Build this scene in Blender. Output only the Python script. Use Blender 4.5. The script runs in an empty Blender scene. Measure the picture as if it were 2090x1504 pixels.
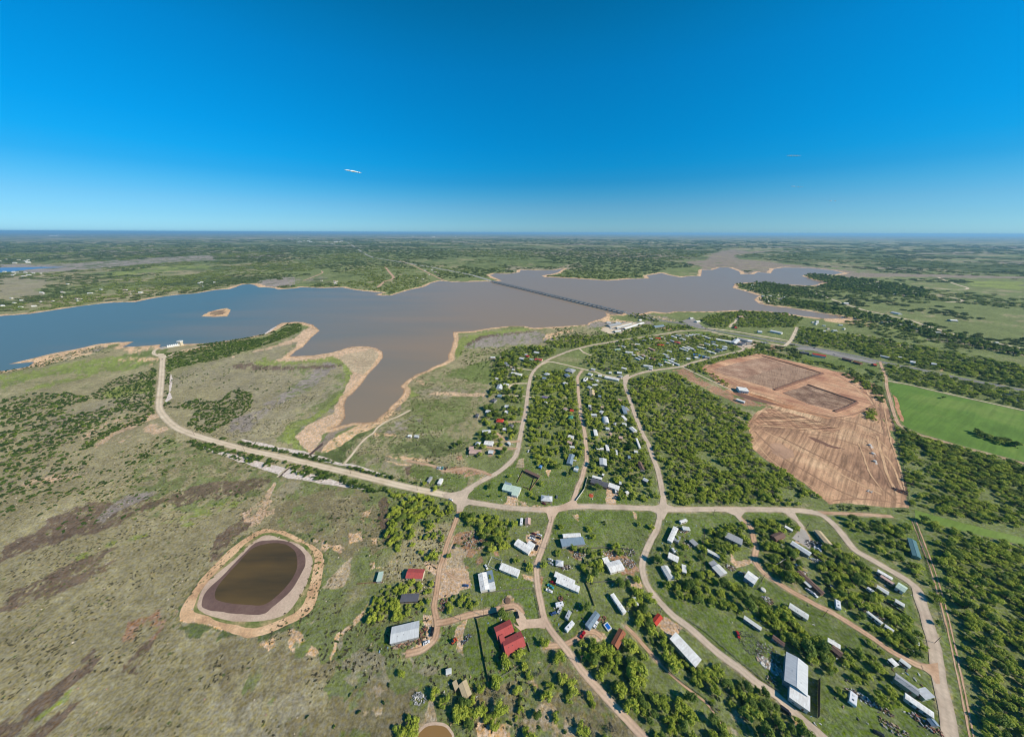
import bpy, bmesh, math, random
import numpy as np
from mathutils import Vector, Matrix, geometry
R = math.radians
random.seed(7); rng = np.random.default_rng(7)
sc = bpy.context.scene
C = sc.collection

# ---------------------------------------------------------------- camera, sky, sun, exposure
HCAM = 270.0; FPX = 625.0; CX, CY = 1045.0, 752.0
PITCH = math.atan((752 - 474.8) / FPX)
cd = bpy.data.cameras.new('camera'); cam = bpy.data.objects.new('camera', cd); C.objects.link(cam)
cd.sensor_fit = 'HORIZONTAL'; cd.sensor_width = 36; cd.lens = FPX / 2090 * 36
cd.clip_start = 1; cd.clip_end = 400000
CR = Matrix.Rotation(math.pi / 2 - PITCH, 3, 'X') @ Matrix.Rotation(0.0034, 3, 'Z')
cam.matrix_world = Matrix.Translation((0, 0, HCAM)) @ CR.to_4x4()
sc.camera = cam

SUN_AZ, SUN_EL = R(-20), R(34)
w = bpy.data.worlds.new('World'); sc.world = w; w.use_nodes = True
nt = w.node_tree; nt.nodes.clear()
sky = nt.nodes.new('ShaderNodeTexSky'); sky.sky_type = 'NISHITA'; sky.sun_disc = False
sky.sun_elevation = SUN_EL; sky.sun_rotation = math.pi / 2 - SUN_AZ
sky.air_density = 1.0; sky.dust_density = 0.3; sky.ozone_density = 3.0
# deep, polarised blue of the day: the physical sky tinted by height above the horizon
tcw = nt.nodes.new('ShaderNodeTexCoord'); sxz = nt.nodes.new('ShaderNodeSeparateXYZ'); rpw = nt.nodes.new('ShaderNodeValToRGB')
SKT = [(0.0, (.37, .76, 1.28)), (.035, (.289, .631, 1.02)), (.066, (.236, .587, .906)), (.097, (.14, .575, .875)), (.126, (.06, .555, .88)), (.16, (.02, .60, .945)), (.203, (.008, .635, 1.0)), (.27, (.005, .685, 1.05)), (.338, (.005, .715, 1.085)), (.389, (.005, .70, 1.02)), (.437, (.005, .65, .92)), (1.0, (.08, .55, .8))]
er = rpw.color_ramp.elements; er[1].position = 1.0
for ps_, c_ in SKT[1:-1]: er.new(ps_)
for e_, (ps_, c_) in zip(er, SKT): e_.position = ps_; e_.color = (c_[0] / 1.4, c_[1] / 1.4, c_[2] / 1.4, 1)
hs = nt.nodes.new('ShaderNodeMix'); hs.data_type = 'RGBA'; hs.blend_type = 'MULTIPLY'; hs.inputs[0].default_value = 1.0
nt.links.new(tcw.outputs['Generated'], sxz.inputs[0]); nt.links.new(sxz.outputs[2], rpw.inputs[0]); nt.links.new(rpw.outputs[0], hs.inputs[7])
bg = nt.nodes.new('ShaderNodeBackground'); bg.inputs[1].default_value = 0.135
wo = nt.nodes.new('ShaderNodeOutputWorld')
nt.links.new(sky.outputs[0], hs.inputs[6]); nt.links.new(hs.outputs[2], bg.inputs[0]); nt.links.new(bg.outputs[0], wo.inputs[0])
sl = bpy.data.lights.new('sun', 'SUN'); sl.energy = 4.4; sl.angle = R(0.5); sl.color = (1.0, 0.91, 0.79)
so = bpy.data.objects.new('sun', sl); C.objects.link(so)
sdir = Vector((math.cos(SUN_EL) * math.cos(SUN_AZ), math.cos(SUN_EL) * math.sin(SUN_AZ), math.sin(SUN_EL)))
so.rotation_euler = sdir.to_track_quat('Z', 'Y').to_euler(); so.location = sdir * 500
sc.view_settings.view_transform = 'Standard'; sc.view_settings.look = 'None'
sc.view_settings.exposure = 0.38; sc.view_settings.gamma = 1
sc.render.engine = 'CYCLES'
sc.cycles.max_bounces = 6; sc.cycles.diffuse_bounces = 2; sc.cycles.glossy_bounces = 2; sc.cycles.transmission_bounces = 1
sc.cycles.volume_bounces = 0; sc.cycles.use_denoising = True; sc.cycles.caustics_reflective = False
sc.cycles.pixel_filter_type = 'BLACKMAN_HARRIS'; sc.cycles.filter_width = 1.1

# ---------------------------------------------------------------- helpers
def W(px, py, z=0.0):
    """point of the level plane z that the survey photograph shows at (px, py)"""
    d = CR @ Vector(((px - CX) / FPX, -(py - CY) / FPX, -1))
    t = (z - HCAM) / d.z
    return Vector((d.x * t, d.y * t, z))
def Wp(pts, z=0.0):
    return [W(a, b, z) for a, b in pts]
def XY(pts):
    return np.array([(p.x, p.y) for p in Wp(pts)])
CRi = CR.inverted()
def PX(x, y, z=0):
    v = CRi @ (Vector((x, y, z)) - Vector((0, 0, HCAM)))
    return CX + FPX * v.x / -v.z, CY - FPX * v.y / -v.z
def lin(c):
    return tuple((v / 255 / 12.92 if v <= 10 else ((v / 255 + .055) / 1.055) ** 2.4) for v in c)

def hash2(ix, iy, s):
    h = (ix.astype(np.int64) * 374761393 + iy.astype(np.int64) * 668265263 + s * 1442695041) & 0x7fffffff
    h = ((h ^ (h >> 13)) * 1274126177) & 0x7fffffff
    return ((h ^ (h >> 16)) & 0xffff) / 65535.0
def vnoise(x, y, s=0):
    ix = np.floor(x); iy = np.floor(y); fx = x - ix; fy = y - iy
    fx = fx * fx * (3 - 2 * fx); fy = fy * fy * (3 - 2 * fy)
    a = hash2(ix, iy, s); b = hash2(ix + 1, iy, s); c = hash2(ix, iy + 1, s); d = hash2(ix + 1, iy + 1, s)
    return (a * (1 - fx) + b * fx) * (1 - fy) + (c * (1 - fx) + d * fx) * fy
def fbm(x, y, sc_, s=0, o=4):
    t = 0; a = 1; n = 0
    for k in range(o):
        t = t + a * vnoise(x / sc_ * 2 ** k + 17.3 * k, y / sc_ * 2 ** k - 9.1 * k, s + k); n += a; a *= .55
    return t / n
def inside(poly, x, y):
    x0, y0 = poly.min(0); x1, y1 = poly.max(0)
    r = np.zeros(x.shape, bool)
    m = (x >= x0) & (x <= x1) & (y >= y0) & (y <= y1)
    xs = x[m]; ys = y[m]
    if xs.size == 0: return r
    ins = np.zeros(xs.shape, bool); n = len(poly); j = n - 1
    for i in range(n):
        xi, yi = poly[i]; xj, yj = poly[j]
        if yi != yj:
            ins ^= ((yi > ys) != (yj > ys)) & (xs < (xj - xi) * (ys - yi) / (yj - yi) + xi)
        j = i
    r[m] = ins
    return r
def distpoly(pts, x, y, closed=False):
    d = np.full(x.shape, 1e9)
    n = len(pts)
    for i in range(n if closed else n - 1):
        ax, ay = pts[i]; bx, by = pts[(i + 1) % n]
        dx, dy = bx - ax, by - ay; L = dx * dx + dy * dy + 1e-9
        t = np.clip(((x - ax) * dx + (y - ay) * dy) / L, 0, 1)
        d = np.minimum(d, np.hypot(x - ax - t * dx, y - ay - t * dy))
    return d

def tag(o, label=None, cat=None, group=None, kind=None):
    if label: o['label'] = label
    if cat: o['category'] = cat
    if group: o['group'] = group
    if kind: o['kind'] = kind
    return o
def link(name, me, parent=None, loc=None, rz=0):
    o = bpy.data.objects.new(name, me); C.objects.link(o)
    if parent is not None: o.parent = parent
    if loc is not None: o.location = loc
    if rz: o.rotation_euler = (0, 0, rz)
    return o
def empty(name, loc, rz=0):
    o = bpy.data.objects.new(name, None); C.objects.link(o)
    o.location = loc; o.rotation_euler = (0, 0, rz); o.empty_display_size = 1
    return o
class MB:
    def __init__(s): s.v = []; s.f = []; s.m = []
    def quad(s, a, b, c, d, mi=0):
        i = len(s.v); s.v += [a, b, c, d]; s.f.append((i, i + 1, i + 2, i + 3)); s.m.append(mi)
    def tri(s, a, b, c, mi=0):
        i = len(s.v); s.v += [a, b, c]; s.f.append((i, i + 1, i + 2)); s.m.append(mi)
    def poly(s, pts, mi=0):
        i = len(s.v); s.v += list(pts); s.f.append(tuple(range(i, i + len(pts)))); s.m.append(mi)
    def hexa(s, p, mi=0):                      # p: 4 bottom, 4 top
        i = len(s.v); s.v += [tuple(q) for q in p]
        for f in ((3, 2, 1, 0), (4, 5, 6, 7), (0, 1, 5, 4), (1, 2, 6, 5), (2, 3, 7, 6), (3, 0, 4, 7)):
            s.f.append(tuple(i + k for k in f)); s.m.append(mi)
    def box(s, x0, y0, z0, x1, y1, z1, mi=0):
        s.hexa([(x0, y0, z0), (x1, y0, z0), (x1, y1, z0), (x0, y1, z0), (x0, y0, z1), (x1, y0, z1), (x1, y1, z1), (x0, y1, z1)], mi)
    def rbox(s, cx, cy, z0, lx, ly, lz, a=0, mi=0, taper=1.0):
        ca, sa = math.cos(a), math.sin(a); P = []
        for z, k in ((z0, 1), (z0 + lz, taper)):
            for ux, uy in ((-1, -1), (1, -1), (1, 1), (-1, 1)):
                X = ux * lx / 2 * k; Y = uy * ly / 2 * k
                P.append((cx + X * ca - Y * sa, cy + X * sa + Y * ca, z))
        s.hexa(P, mi)
    def cyl(s, cx, cy, z0, z1, r0, r1=None, n=8, mi=0, cap=True):
        r1 = r0 if r1 is None else r1; i = len(s.v)
        for z, r in ((z0, r0), (z1, r1)):
            for k in range(n):
                a = 2 * math.pi * k / n; s.v.append((cx + r * math.cos(a), cy + r * math.sin(a), z))
        for k in range(n):
            s.f.append((i + k, i + (k + 1) % n, i + n + (k + 1) % n, i + n + k)); s.m.append(mi)
        if cap:
            s.f.append(tuple(i + n + k for k in range(n))); s.m.append(mi)
            s.f.append(tuple(i + n - 1 - k for k in range(n))); s.m.append(mi)
    def tube(s, a, b, r0, r1=None, n=6, mi=0):
        r1 = r0 if r1 is None else r1
        a = Vector(a); b = Vector(b); d = (b - a).normalized()
        u = d.orthogonal().normalized(); v = d.cross(u); i = len(s.v)
        for p, r in ((a, r0), (b, r1)):
            for k in range(n):
                t = 2 * math.pi * k / n; s.v.append(tuple(p + u * r * math.cos(t) + v * r * math.sin(t)))
        for k in range(n):
            s.f.append((i + k, i + (k + 1) % n, i + n + (k + 1) % n, i + n + k)); s.m.append(mi)
        s.f.append(tuple(i + n + k for k in range(n))); s.m.append(mi)
        s.f.append(tuple(i + n - 1 - k for k in range(n))); s.m.append(mi)
    def mesh(s, name, mats):
        me = bpy.data.meshes.new(name); me.from_pydata([tuple(q) for q in s.v], [], s.f)
        for m in (mats if isinstance(mats, (list, tuple)) else [mats]): me.materials.append(m)
        if any(s.m): me.polygons.foreach_set('material_index', s.m)
        me.update(); return me
    def build(s, name, mats, parent=None, loc=None, rz=0):
        return link(name, s.mesh(name, mats), parent, loc, rz)

# ---------------------------------------------------------------- materials
def newmat(name):
    m = bpy.data.materials.new(name); m.use_nodes = True
    return m, m.node_tree, m.node_tree.nodes['Principled BSDF']
def N(nt, t, **k):
    n = nt.nodes.new(t)
    for a, b in k.items():
        if hasattr(n, a): setattr(n, a, b)
        else: n.inputs[a].default_value = b
    return n
def L(nt, a, b): nt.links.new(a, b)
MC = {}
def mat(key, col, rough=.6, var=.12, scale=1.5, metal=0.0, spec=.5, col2=None):
    """painted / weathered surface: colour with large and small blotches of wear"""
    if key in MC: return MC[key]
    m, nt, b = newmat(key)
    c = lin(col); c2 = lin(col2) if col2 else tuple(v * (1 - 2.2 * var) for v in c)
    tc = N(nt, 'ShaderNodeTexCoord'); n1 = N(nt, 'ShaderNodeTexNoise'); n1.inputs['Scale'].default_value = scale; n1.inputs['Detail'].default_value = 6; n1.inputs['Roughness'].default_value = .65
    L(nt, tc.outputs['Object'], n1.inputs['Vector'])
    rp = N(nt, 'ShaderNodeValToRGB'); rp.color_ramp.elements[0].position = .32; rp.color_ramp.elements[1].position = .62
    rp.color_ramp.elements[0].color = (*c2, 1); rp.color_ramp.elements[1].color = (*c, 1)
    L(nt, n1.outputs['Fac'], rp.inputs[0]); L(nt, rp.outputs[0], b.inputs['Base Color'])
    b.inputs['Roughness'].default_value = rough; b.inputs['Metallic'].default_value = metal; b.inputs['Specular IOR Level'].default_value = spec
    MC[key] = m; return m
def roofmat(key, col, rib=.9, rust=None, rough=.5, along=True):
    """sheet roof: ribs running down the slope, faded panels and streaks"""
    if key in MC: return MC[key]
    m, nt, b = newmat(key); c = lin(col)
    tc = N(nt, 'ShaderNodeTexCoord'); mp = N(nt, 'ShaderNodeMapping'); L(nt, tc.outputs['Object'], mp.inputs[0])
    wv = N(nt, 'ShaderNodeTexWave'); wv.bands_direction = 'X'; wv.inputs['Scale'].default_value = rib; wv.inputs['Distortion'].default_value = .15
    L(nt, mp.outputs[0], wv.inputs['Vector'])
    ns = N(nt, 'ShaderNodeTexNoise'); ns.inputs['Scale'].default_value = .35; ns.inputs['Detail'].default_value = 7; ns.inputs['Roughness'].default_value = .7
    mp2 = N(nt, 'ShaderNodeMapping'); mp2.inputs['Scale'].default_value = (2.2, .6, 1); L(nt, tc.outputs['Object'], mp2.inputs[0]); L(nt, mp2.outputs[0], ns.inputs['Vector'])
    rp = N(nt, 'ShaderNodeValToRGB'); rp.color_ramp.elements[0].position = .3; rp.color_ramp.elements[1].position = .6
    d = lin(rust) if rust else tuple(v * .8 for v in c)
    rp.color_ramp.elements[0].color = (*d, 1); rp.color_ramp.elements[1].color = (*c, 1)
    L(nt, ns.outputs['Fac'], rp.inputs[0])
    mx = N(nt, 'ShaderNodeMix', data_type='RGBA', blend_type='MULTIPLY'); mx.inputs[0].default_value = .35
    rr = N(nt, 'ShaderNodeValToRGB'); rr.color_ramp.elements[0].position = .05; rr.color_ramp.elements[1].position = .3; rr.color_ramp.elements[0].color = (.45, .45, .45, 1)
    L(nt, wv.outputs['Fac'], rr.inputs[0]); L(nt, rp.outputs[0], mx.inputs[6]); L(nt, rr.outputs[0], mx.inputs[7]); L(nt, mx.outputs[2], b.inputs['Base Color'])
    bp = N(nt, 'ShaderNodeBump'); bp.inputs['Strength'].default_value = .3; bp.inputs['Distance'].default_value = .05
    L(nt, wv.outputs['Fac'], bp.inputs['Height']); L(nt, bp.outputs[0], b.inputs['Normal'])
    b.inputs['Roughness'].default_value = .8; b.inputs['Specular IOR Level'].default_value = .12
    MC[key] = m; return m
def groundmat(key, cols, s1=.02, s2=.35, bump=.5, rough=.95, stripe=None, pos=(.35, .5, .65), sd=.5, ruts=0.0):
    """earth, gravel, turf: three tones mixed by coarse noise, broken by fine grain; stripe=(angle, scale, strength, distortion)"""
    if key in MC: return MC[key]
    m, nt, b = newmat(key)
    tc = N(nt, 'ShaderNodeTexCoord')
    n1 = N(nt, 'ShaderNodeTexNoise'); n1.inputs['Scale'].default_value = s1; n1.inputs['Detail'].default_value = 9; n1.inputs['Roughness'].default_value = .62
    n2 = N(nt, 'ShaderNodeTexNoise'); n2.inputs['Scale'].default_value = s2; n2.inputs['Detail'].default_value = 6; n2.inputs['Roughness'].default_value = .7
    L(nt, tc.outputs['Object'], n1.inputs['Vector']); L(nt, tc.outputs['Object'], n2.inputs['Vector'])
    rp = N(nt, 'ShaderNodeValToRGB'); e = rp.color_ramp.elements
    e[0].position = pos[0]; e[0].color = (*lin(cols[0]), 1); e[1].position = pos[2]; e[1].color = (*lin(cols[2]), 1)
    k = e.new(pos[1]); k.color = (*lin(cols[1]), 1)
    L(nt, n1.outputs['Fac'], rp.inputs[0])
    r2 = N(nt, 'ShaderNodeMapRange'); r2.inputs[1].default_value = .3; r2.inputs[2].default_value = .7; r2.inputs[3].default_value = 1 - sd; r2.inputs[4].default_value = 1 + sd * .6
    L(nt, n2.outputs['Fac'], r2.inputs[0])
    mx = N(nt, 'ShaderNodeVectorMath', operation='SCALE'); L(nt, rp.outputs[0], mx.inputs[0]); L(nt, r2.outputs[0], mx.inputs['Scale'])
    out = mx.outputs[0]; hgt = n2.outputs['Fac']
    if stripe:
        for (ang, scl, st, dist) in (stripe if isinstance(stripe, list) else [stripe]):
            mp = N(nt, 'ShaderNodeMapping'); mp.inputs['Rotation'].default_value = (0, 0, ang); L(nt, tc.outputs['Object'], mp.inputs[0])
            # long narrow marks lying along one direction, bent by a slow drift
            dn = N(nt, 'ShaderNodeTexNoise'); dn.inputs['Scale'].default_value = .012; dn.inputs['Detail'].default_value = 2; L(nt, tc.outputs['Object'], dn.inputs['Vector'])
            dv = N(nt, 'ShaderNodeVectorMath', operation='SCALE'); dv.inputs['Scale'].default_value = dist * 2.0; L(nt, dn.outputs['Color'], dv.inputs[0])
            da = N(nt, 'ShaderNodeVectorMath', operation='ADD'); L(nt, mp.outputs[0], da.inputs[0]); L(nt, dv.outputs[0], da.inputs[1])
            m9 = N(nt, 'ShaderNodeMapping'); m9.inputs['Scale'].default_value = (scl * 4, scl * .06, 1); L(nt, da.outputs[0], m9.inputs[0])
            wv = N(nt, 'ShaderNodeTexNoise'); wv.inputs['Scale'].default_value = 1.0; wv.inputs['Detail'].default_value = 3; wv.inputs['Roughness'].default_value = .6; L(nt, m9.outputs[0], wv.inputs['Vector'])
            r3 = N(nt, 'ShaderNodeMapRange'); r3.inputs[1].default_value = .34; r3.inputs[2].default_value = .62; r3.inputs[3].default_value = 1 - st; r3.inputs[4].default_value = 1 + st * .4
            L(nt, wv.outputs['Fac'], r3.inputs[0])
            m2 = N(nt, 'ShaderNodeVectorMath', operation='SCALE'); L(nt, out, m2.inputs[0]); L(nt, r3.outputs[0], m2.inputs['Scale']); out = m2.outputs[0]
    if ruts:      # two paler wheel paths, a dusty crown and darker grown-over edges
        ac = N(nt, 'ShaderNodeAttribute', attribute_name='across'); cv = N(nt, 'ShaderNodeValToRGB'); ce = cv.color_ramp.elements
        vals = [(0, .62), (.1, .84), (.24, 1.06), (.36, 1.0), (.5, .86), (.64, 1.0), (.76, 1.06), (.9, .84), (1, .62)]
        ce[1].position = 1
        for p_, v_ in vals[1:-1]: ce.new(p_)
        for e_, (p_, v_) in zip(ce, vals): e_.position = p_; v_ = 1 + (v_ - 1) * ruts; e_.color = (v_ * .9, v_ * .9, v_ * .9, 1)
        wb = N(nt, 'ShaderNodeMath', operation='MULTIPLY_ADD'); wb.inputs[1].default_value = .22; L(nt, n1.outputs['Fac'], wb.inputs[0])
        wc = N(nt, 'ShaderNodeMath', operation='SUBTRACT'); wc.inputs[1].default_value = .11; L(nt, ac.outputs['Fac'], wc.inputs[0]); L(nt, wc.outputs[0], wb.inputs[2]); L(nt, wb.outputs[0], cv.inputs[0])
        m3 = N(nt, 'ShaderNodeVectorMath', operation='MULTIPLY'); L(nt, out, m3.inputs[0]); L(nt, cv.outputs[0], m3.inputs[1])
        m4 = N(nt, 'ShaderNodeVectorMath', operation='SCALE'); m4.inputs['Scale'].default_value = 1.11; L(nt, m3.outputs[0], m4.inputs[0]); out = m4.outputs[0]
    L(nt, out, b.inputs['Base Color'])
    bp = N(nt, 'ShaderNodeBump'); bp.inputs['Strength'].default_value = bump; bp.inputs['Distance'].default_value = .6
    L(nt, hgt, bp.inputs['Height']); L(nt, bp.outputs[0], b.inputs['Normal'])
    b.inputs['Roughness'].default_value = rough; b.inputs['Specular IOR Level'].default_value = .15
    MC[key] = m; return m
# ================================================================ LAND AND WATER
LAKE = [(-90,668),(0,645),(60,641),(110,633),(170,624),(222,618),(240,617.5),(275,616.5),(319,607.6),(360,602),(399,599.2),(440,592),(470,589.7),(482,585.7),(494,581),(510,580),(520,582),(529,587),(540,586.5),(560,588),(568,591),(600,589),(615,586.5),(659,588),(699,587),(719,591),(739,594),(769,596.5),(783,597.5),(765,601.2),(779,603.6),(799,603),(816,597.6),(840,591),(868,585),(880,578),(898,573.5),(912,574.7),(924,575.7),(956,575.5),(990,574.5),(1004,575.5),(1008,574),(1024,573.7),(1019,570.7),(1008,566),(1000,561.7),(1011,558),(1035,559),(1061,556),(1063,551),(1095,552),(1129,552),(1151,548),(1139,556),(1129,559),(1105,562.7),(1111,565.7),(1159,567.7),(1199,570.3),(1240,573),(1260,571.7),(1284,569.5),(1326,568.3),(1320,562.7),(1350,557.5),(1366,562),(1389,566.3),(1410,563.7),(1431,563.7),(1433,551),(1455,551),(1469,546),(1487,546),(1509,554),(1511,559.8),(1539,559.8),(1547,555.5),(1573,558),(1580,549),(1600,546),(1650,547),(1700,552),(1722,557),(1700,561),(1660,559),(1636,562.7),(1650,568),(1660,572),(1680,576),(1666,581.5),(1650,583),(1600,580.5),(1559,577),(1519,577),(1499,579.7),(1495,587.7),(1519,593.7),(1549,603.6),(1539,611.6),(1549,619.6),(1579,625.6),(1600,627),(1640,633.6),(1680,639.5),(1722,647.5),(1735,651),(1680,649.5),(1640,645.5),(1598,639),(1560,635),(1519,633.6),(1499,633.6),(1459,635.6),(1419,635.6),(1379,635.6),(1360,638.6),(1328,635.6),(1320,637.6),(1304,641.5),(1290,641),(1277,638.5),(1266,642),(1248,642),(1236,637.6),(1238,644.5),(1226,651.5),(1214,654.5),(1200,659.5),(1199,662.5),(1179,664),(1139,666.5),(1089,669.5),(1069,665.5),(1039,665.5),(1000,669.5),(966,675.5),(924,677.5),(926,693),(921,712),(915,724),(915.5,734),(902,742),(882,749.4),(872,756),(850,764),(829,778),(817,788),(824,797),(823,803),(814,815),(797,829),(790,839),(775,851),(764,860),(745,863),(733,861.6),(719,863),(700,867.6),(679,873.7),(694,867),(705,852),(703,826),(709,810),(718,805),(737,784),(755,760),(772,743),(781.5,730),(781,718),(767,710.5),(749,706.7),(719,707.4),(679,719),(639,725.3),(592,727.3),(605,716),(619.5,707.4),(635,689.4),(653,674.5),(639,663.5),(619,657.5),(600,657),(574,659.5),(540,681.4),(500,689.4),(440,699.4),(400,701.5),(371,702.4),(339,707),(325,709.4),(327,703.4),(299,705.4),(275,707.4),(250,708.4),(273,697.4),(239,698.4),(199,702.4),(160,711.4),(100,723),(60,733),(18,743.3),(50,740.3),(70,738.3),(58,748.3),(20,755.3),(0,757.3),(-90,772)]
ISLAND = [(410,645.5),(430,635.5),(449,631),(465.8,628.6),(469.8,635.5),(464,645.5),(440,647)]
lakew = XY(LAKE); islw = XY(ISLAND)
def P_(s):
    return [tuple(float(q) for q in t.split(',')) for t in s.split()]
# pale lanes and roads: (name, width in metres, tone, survey points)
ROADS = [
 ('road', 9.0, 'pale', P_('332,729 331,750 329,780 327,800 325,820 326,836 337,852 351,866 369,877 397,888 450,903.6 510,919.6 569,931.5 629,945.5 689,959.5 745,973 805,988 850,998 895,1007 933,1016')),
 ('road', 6.5, 'pale', P_('332,731 325,727 314,722 315,716 322,712 340,708 360,706')),
 ('road', 5.0, 'pale', P_('332,731 343,728 355,722 372,717 390,713 402,709 420,707')),
 ('road', 6.5, 'grey', P_('930,1017 945,1004 962,994 977,984.7 999,973 1010,967.7 1031,953 1049,935 1056,920 1062,890 1068,860 1071,849 1074,829.6 1077,804 1080,785 1083,770 1089,758 1101,746 1119,734 1147.5,722 1164,716 1183,710.7 1212,704 1249,698 1285,692 1330,685.6 1370,679 1388,676 1423,674.4 1452,676.7 1470,682')),
 ('lane', 5.2, 'pink', P_('1167,1035 1171.5,1018 1179,995 1188,975 1192.4,957 1197,944 1197,920 1195,905 1194,887 1189.4,864 1185,845 1183.4,827 1181,807 1179.7,785 1179,770 1188,756')),
 ('lane', 4.5, 'pale', P_('1103,745 1122,738.4 1152,744.3 1174.5,749.6 1189.4,753.3 1212,758 1234,766 1256,770 1275.3,774')),
 ('road', 6.0, 'grey', P_('1350,1040 1353.6,1020 1350.6,997 1344.6,967 1338.6,948 1331,930 1323.6,907 1313,888 1304,867 1297,850 1291.7,834.5 1284.3,812 1279.8,800 1275.3,786.6 1278.3,775 1291.7,767 1309.7,761 1333.6,756 1369.6,751.5 1392,748 1414.4,740 1449,731 1480,724 1505,718 1517.5,713.5 1509,708 1489,702.4')),
 ('lane', 4.5, 'pale', P_('1183,712 1192.4,720 1207.4,725.6')),
 ('road', 6.8, 'grey', P_('915,1012 933.8,1018 955,1024 985,1028.5 1030,1035 1074.5,1039 1112,1040 1149,1036 1200,1033.7 1260,1035.2 1335,1037.7 1360,1039.7 1405,1039.7 1465,1039 1510,1039.5 1584,1040 1640,1042.7 1670,1048 1688,1058 1704,1073 1719,1090 1737,1114 1752,1127 1782,1143.7 1804.5,1157 1834,1173.6 1857,1188.6 1872,1203 1878,1224.5 1889,1257 1898,1289 1907,1320 1912,1355.7 1917.6,1391.6 1926.6,1427.5 1933.7,1463.4 1939,1499 1946,1545')),
 ('dirt_track', 4.2, 'dirt', P_('1672,1046 1690,1046.5 1730,1048 1780,1051 1822,1054')),
 ('lane', 4.8, 'dirt', P_('1497,1041 1506,1050 1514,1060 1529,1070.4 1535,1087 1539.5,1105 1544,1120 1540,1138 1545.5,1154 1562,1172 1584.4,1187 1610,1203.6 1640,1220 1670,1236.5 1697,1249 1732.6,1271 1786.5,1305.4 1813.4,1325 1849.4,1345 1882,1360 1912,1364')),
 ('lane', 4.5, 'grey', P_('1600,1041 1612,1052 1625,1061 1635,1071 1637,1080')),
 ('road', 5.4, 'grey', P_('1350,1040 1346,1060 1338,1086 1331,1098 1319.4,1123 1312.7,1141 1311,1160 1315,1180 1325.4,1202 1347,1229 1375,1257 1405,1279.4 1434.7,1305 1464.7,1332 1509.6,1364.7 1547,1394.6 1584.4,1418.5 1625,1458 1670,1496 1725,1545')),
 ('road', 5.0, 'pink', P_('1123,1040 1127,1050 1124,1067 1116,1094 1104.4,1127 1096,1150 1095.4,1172 1098.4,1201.5 1105,1234 1113,1267 1132.4,1297 1158,1327 1185,1365 1222,1406.6 1256.6,1444 1300,1490 1345,1540')),
 ('dirt_track', 4.6, 'dirt', P_('939,1022 937,1040 931,1061 919,1092 910,1118 904,1140 898,1157 893.4,1190 889,1219.5 886,1237.4 890,1260 893,1275 889,1300 880,1312 865,1324 850,1330 828,1334')),
 ('dirt_track', 4.8, 'dirt', P_('891,1271 910,1268.8 940,1260 970,1252 1000,1248 1026.6,1240.4 1047.5,1236 1060,1243 1066,1255')),
 ('driveway', 3.6, 'dirt', P_('1061,900 1040,902 1025,893 1014,884')),
 ('driveway', 3.4, 'dirt', P_('1056,915 1035,916 1010,915 990,911')),
 ('driveway', 4.2, 'pale', P_('1079,782.5 1055,783 1043,786 1038,794')),
 ('driveway', 3.4, 'pale', P_('1076,809 1050,808 1025,807')),
 ('driveway', 3.4, 'pale', P_('1078,811 1100,810 1127,809.5')),
 ('driveway', 3.4, 'pale', P_('1091,757 1067,753 1055,751')),
 ('driveway', 3.2, 'dirt', P_('1069,860 1050,861 1035,861')),
 ('driveway', 3.0, 'pale', P_('1086,768 1100,769 1106,768')),
 ('dirt_track', 4.5, 'dirt', P_('1796,738 1800,750 1808,770 1810,790 1818,820 1826,848 1836,868 1860,880.5 1880,888.5 1919,899.5 1989,919.5 2089,945.4 2180,970')),
 ('dirt_track', 3.5, 'pale', P_('1812,777 1860,786 1910,798 2009,820 2089,837.7 2180,858')),
 ('dirt_track', 3.4, 'pale', P_('1392,748 1420,762 1450,776 1475,788 1496,798')),
 ('dirt_track', 3.6, 'dirt', P_('1112,1322 1118,1318 1150,1316 1178,1303 1196,1290 1215,1290 1228,1300')),
 ('dirt_track', 3.0, 'dirt', P_('1276,1277 1290,1290 1310,1312 1330,1335 1345,1352')),
 ('highway', 15.0, 'asph', P_('1276,639 1300,645 1330,651 1360,656 1390,660.5 1420,667 1450,673.5 1520,685.5 1599,699.5 1680,713.5 1760,729.5 1795.5,738 1840,747.3 1870,753 1969,774 2089,797 2200,820')),
 ('lane', 9, 'pale', P_('1445,670 1499,676.5 1560,687 1600,694 1617,697')),
 ('lane', 8, 'pale', P_('1452,678 1473,682 1505,689 1540,695 1575,702 1602,707')),
 ('lane', 8, 'pale', P_('1602,706 1612,697 1618,688 1627,668')),
 ('lane', 7, 'pale', P_('1490,668 1493,662 1500,658 1504,650')),
 ('highway', 22, 'asph2', P_('1003,573.5 985,568 960,561 920,553 860,542 800,532 760,525 739,514.5 719,501 711,496.5 706,493')),
 ('road', 16, 'dirt', P_('771,587 785,575 798,571 803,566 796,557 790,550 786,545')),
 ('road', 12, 'dirt', P_('905,572 880,560 862,551 850,545 835,538 815,532')),
 ('road', 10, 'dirt', P_('619,573 645,563 658,557 656,553')),
 ('road', 11, 'pale', P_('1915,566 1925,571 1950,580 1975,588 1960,591 1905,589')),
 ('road', 10, 'pale', P_('1660,597 1700,612 1760,632 1800,641 1850,652 1900,668 1960,685 2089,712')),
 ('road', 9, 'pale', P_('1800,572 1785,578 1768,582')),
 ('road', 9, 'pale', P_('1860,597 1910,601 1950,609 1965,615 1930,617')),
 ('dirt_track', 4, 'dirt', P_('830,940 860,946 885,951 905,961 925,960 945,955 975,960 1003,970')),
 ('dirt_track', 3.5, 'pale', P_('700,949 716,931 732,910 748,893 762,884 770,873 790,860 812,850 838,837')),
 ('dirt_track', 3.4, 'dirt', P_('1000,930 1010,922 1000,918')),
]
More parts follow.
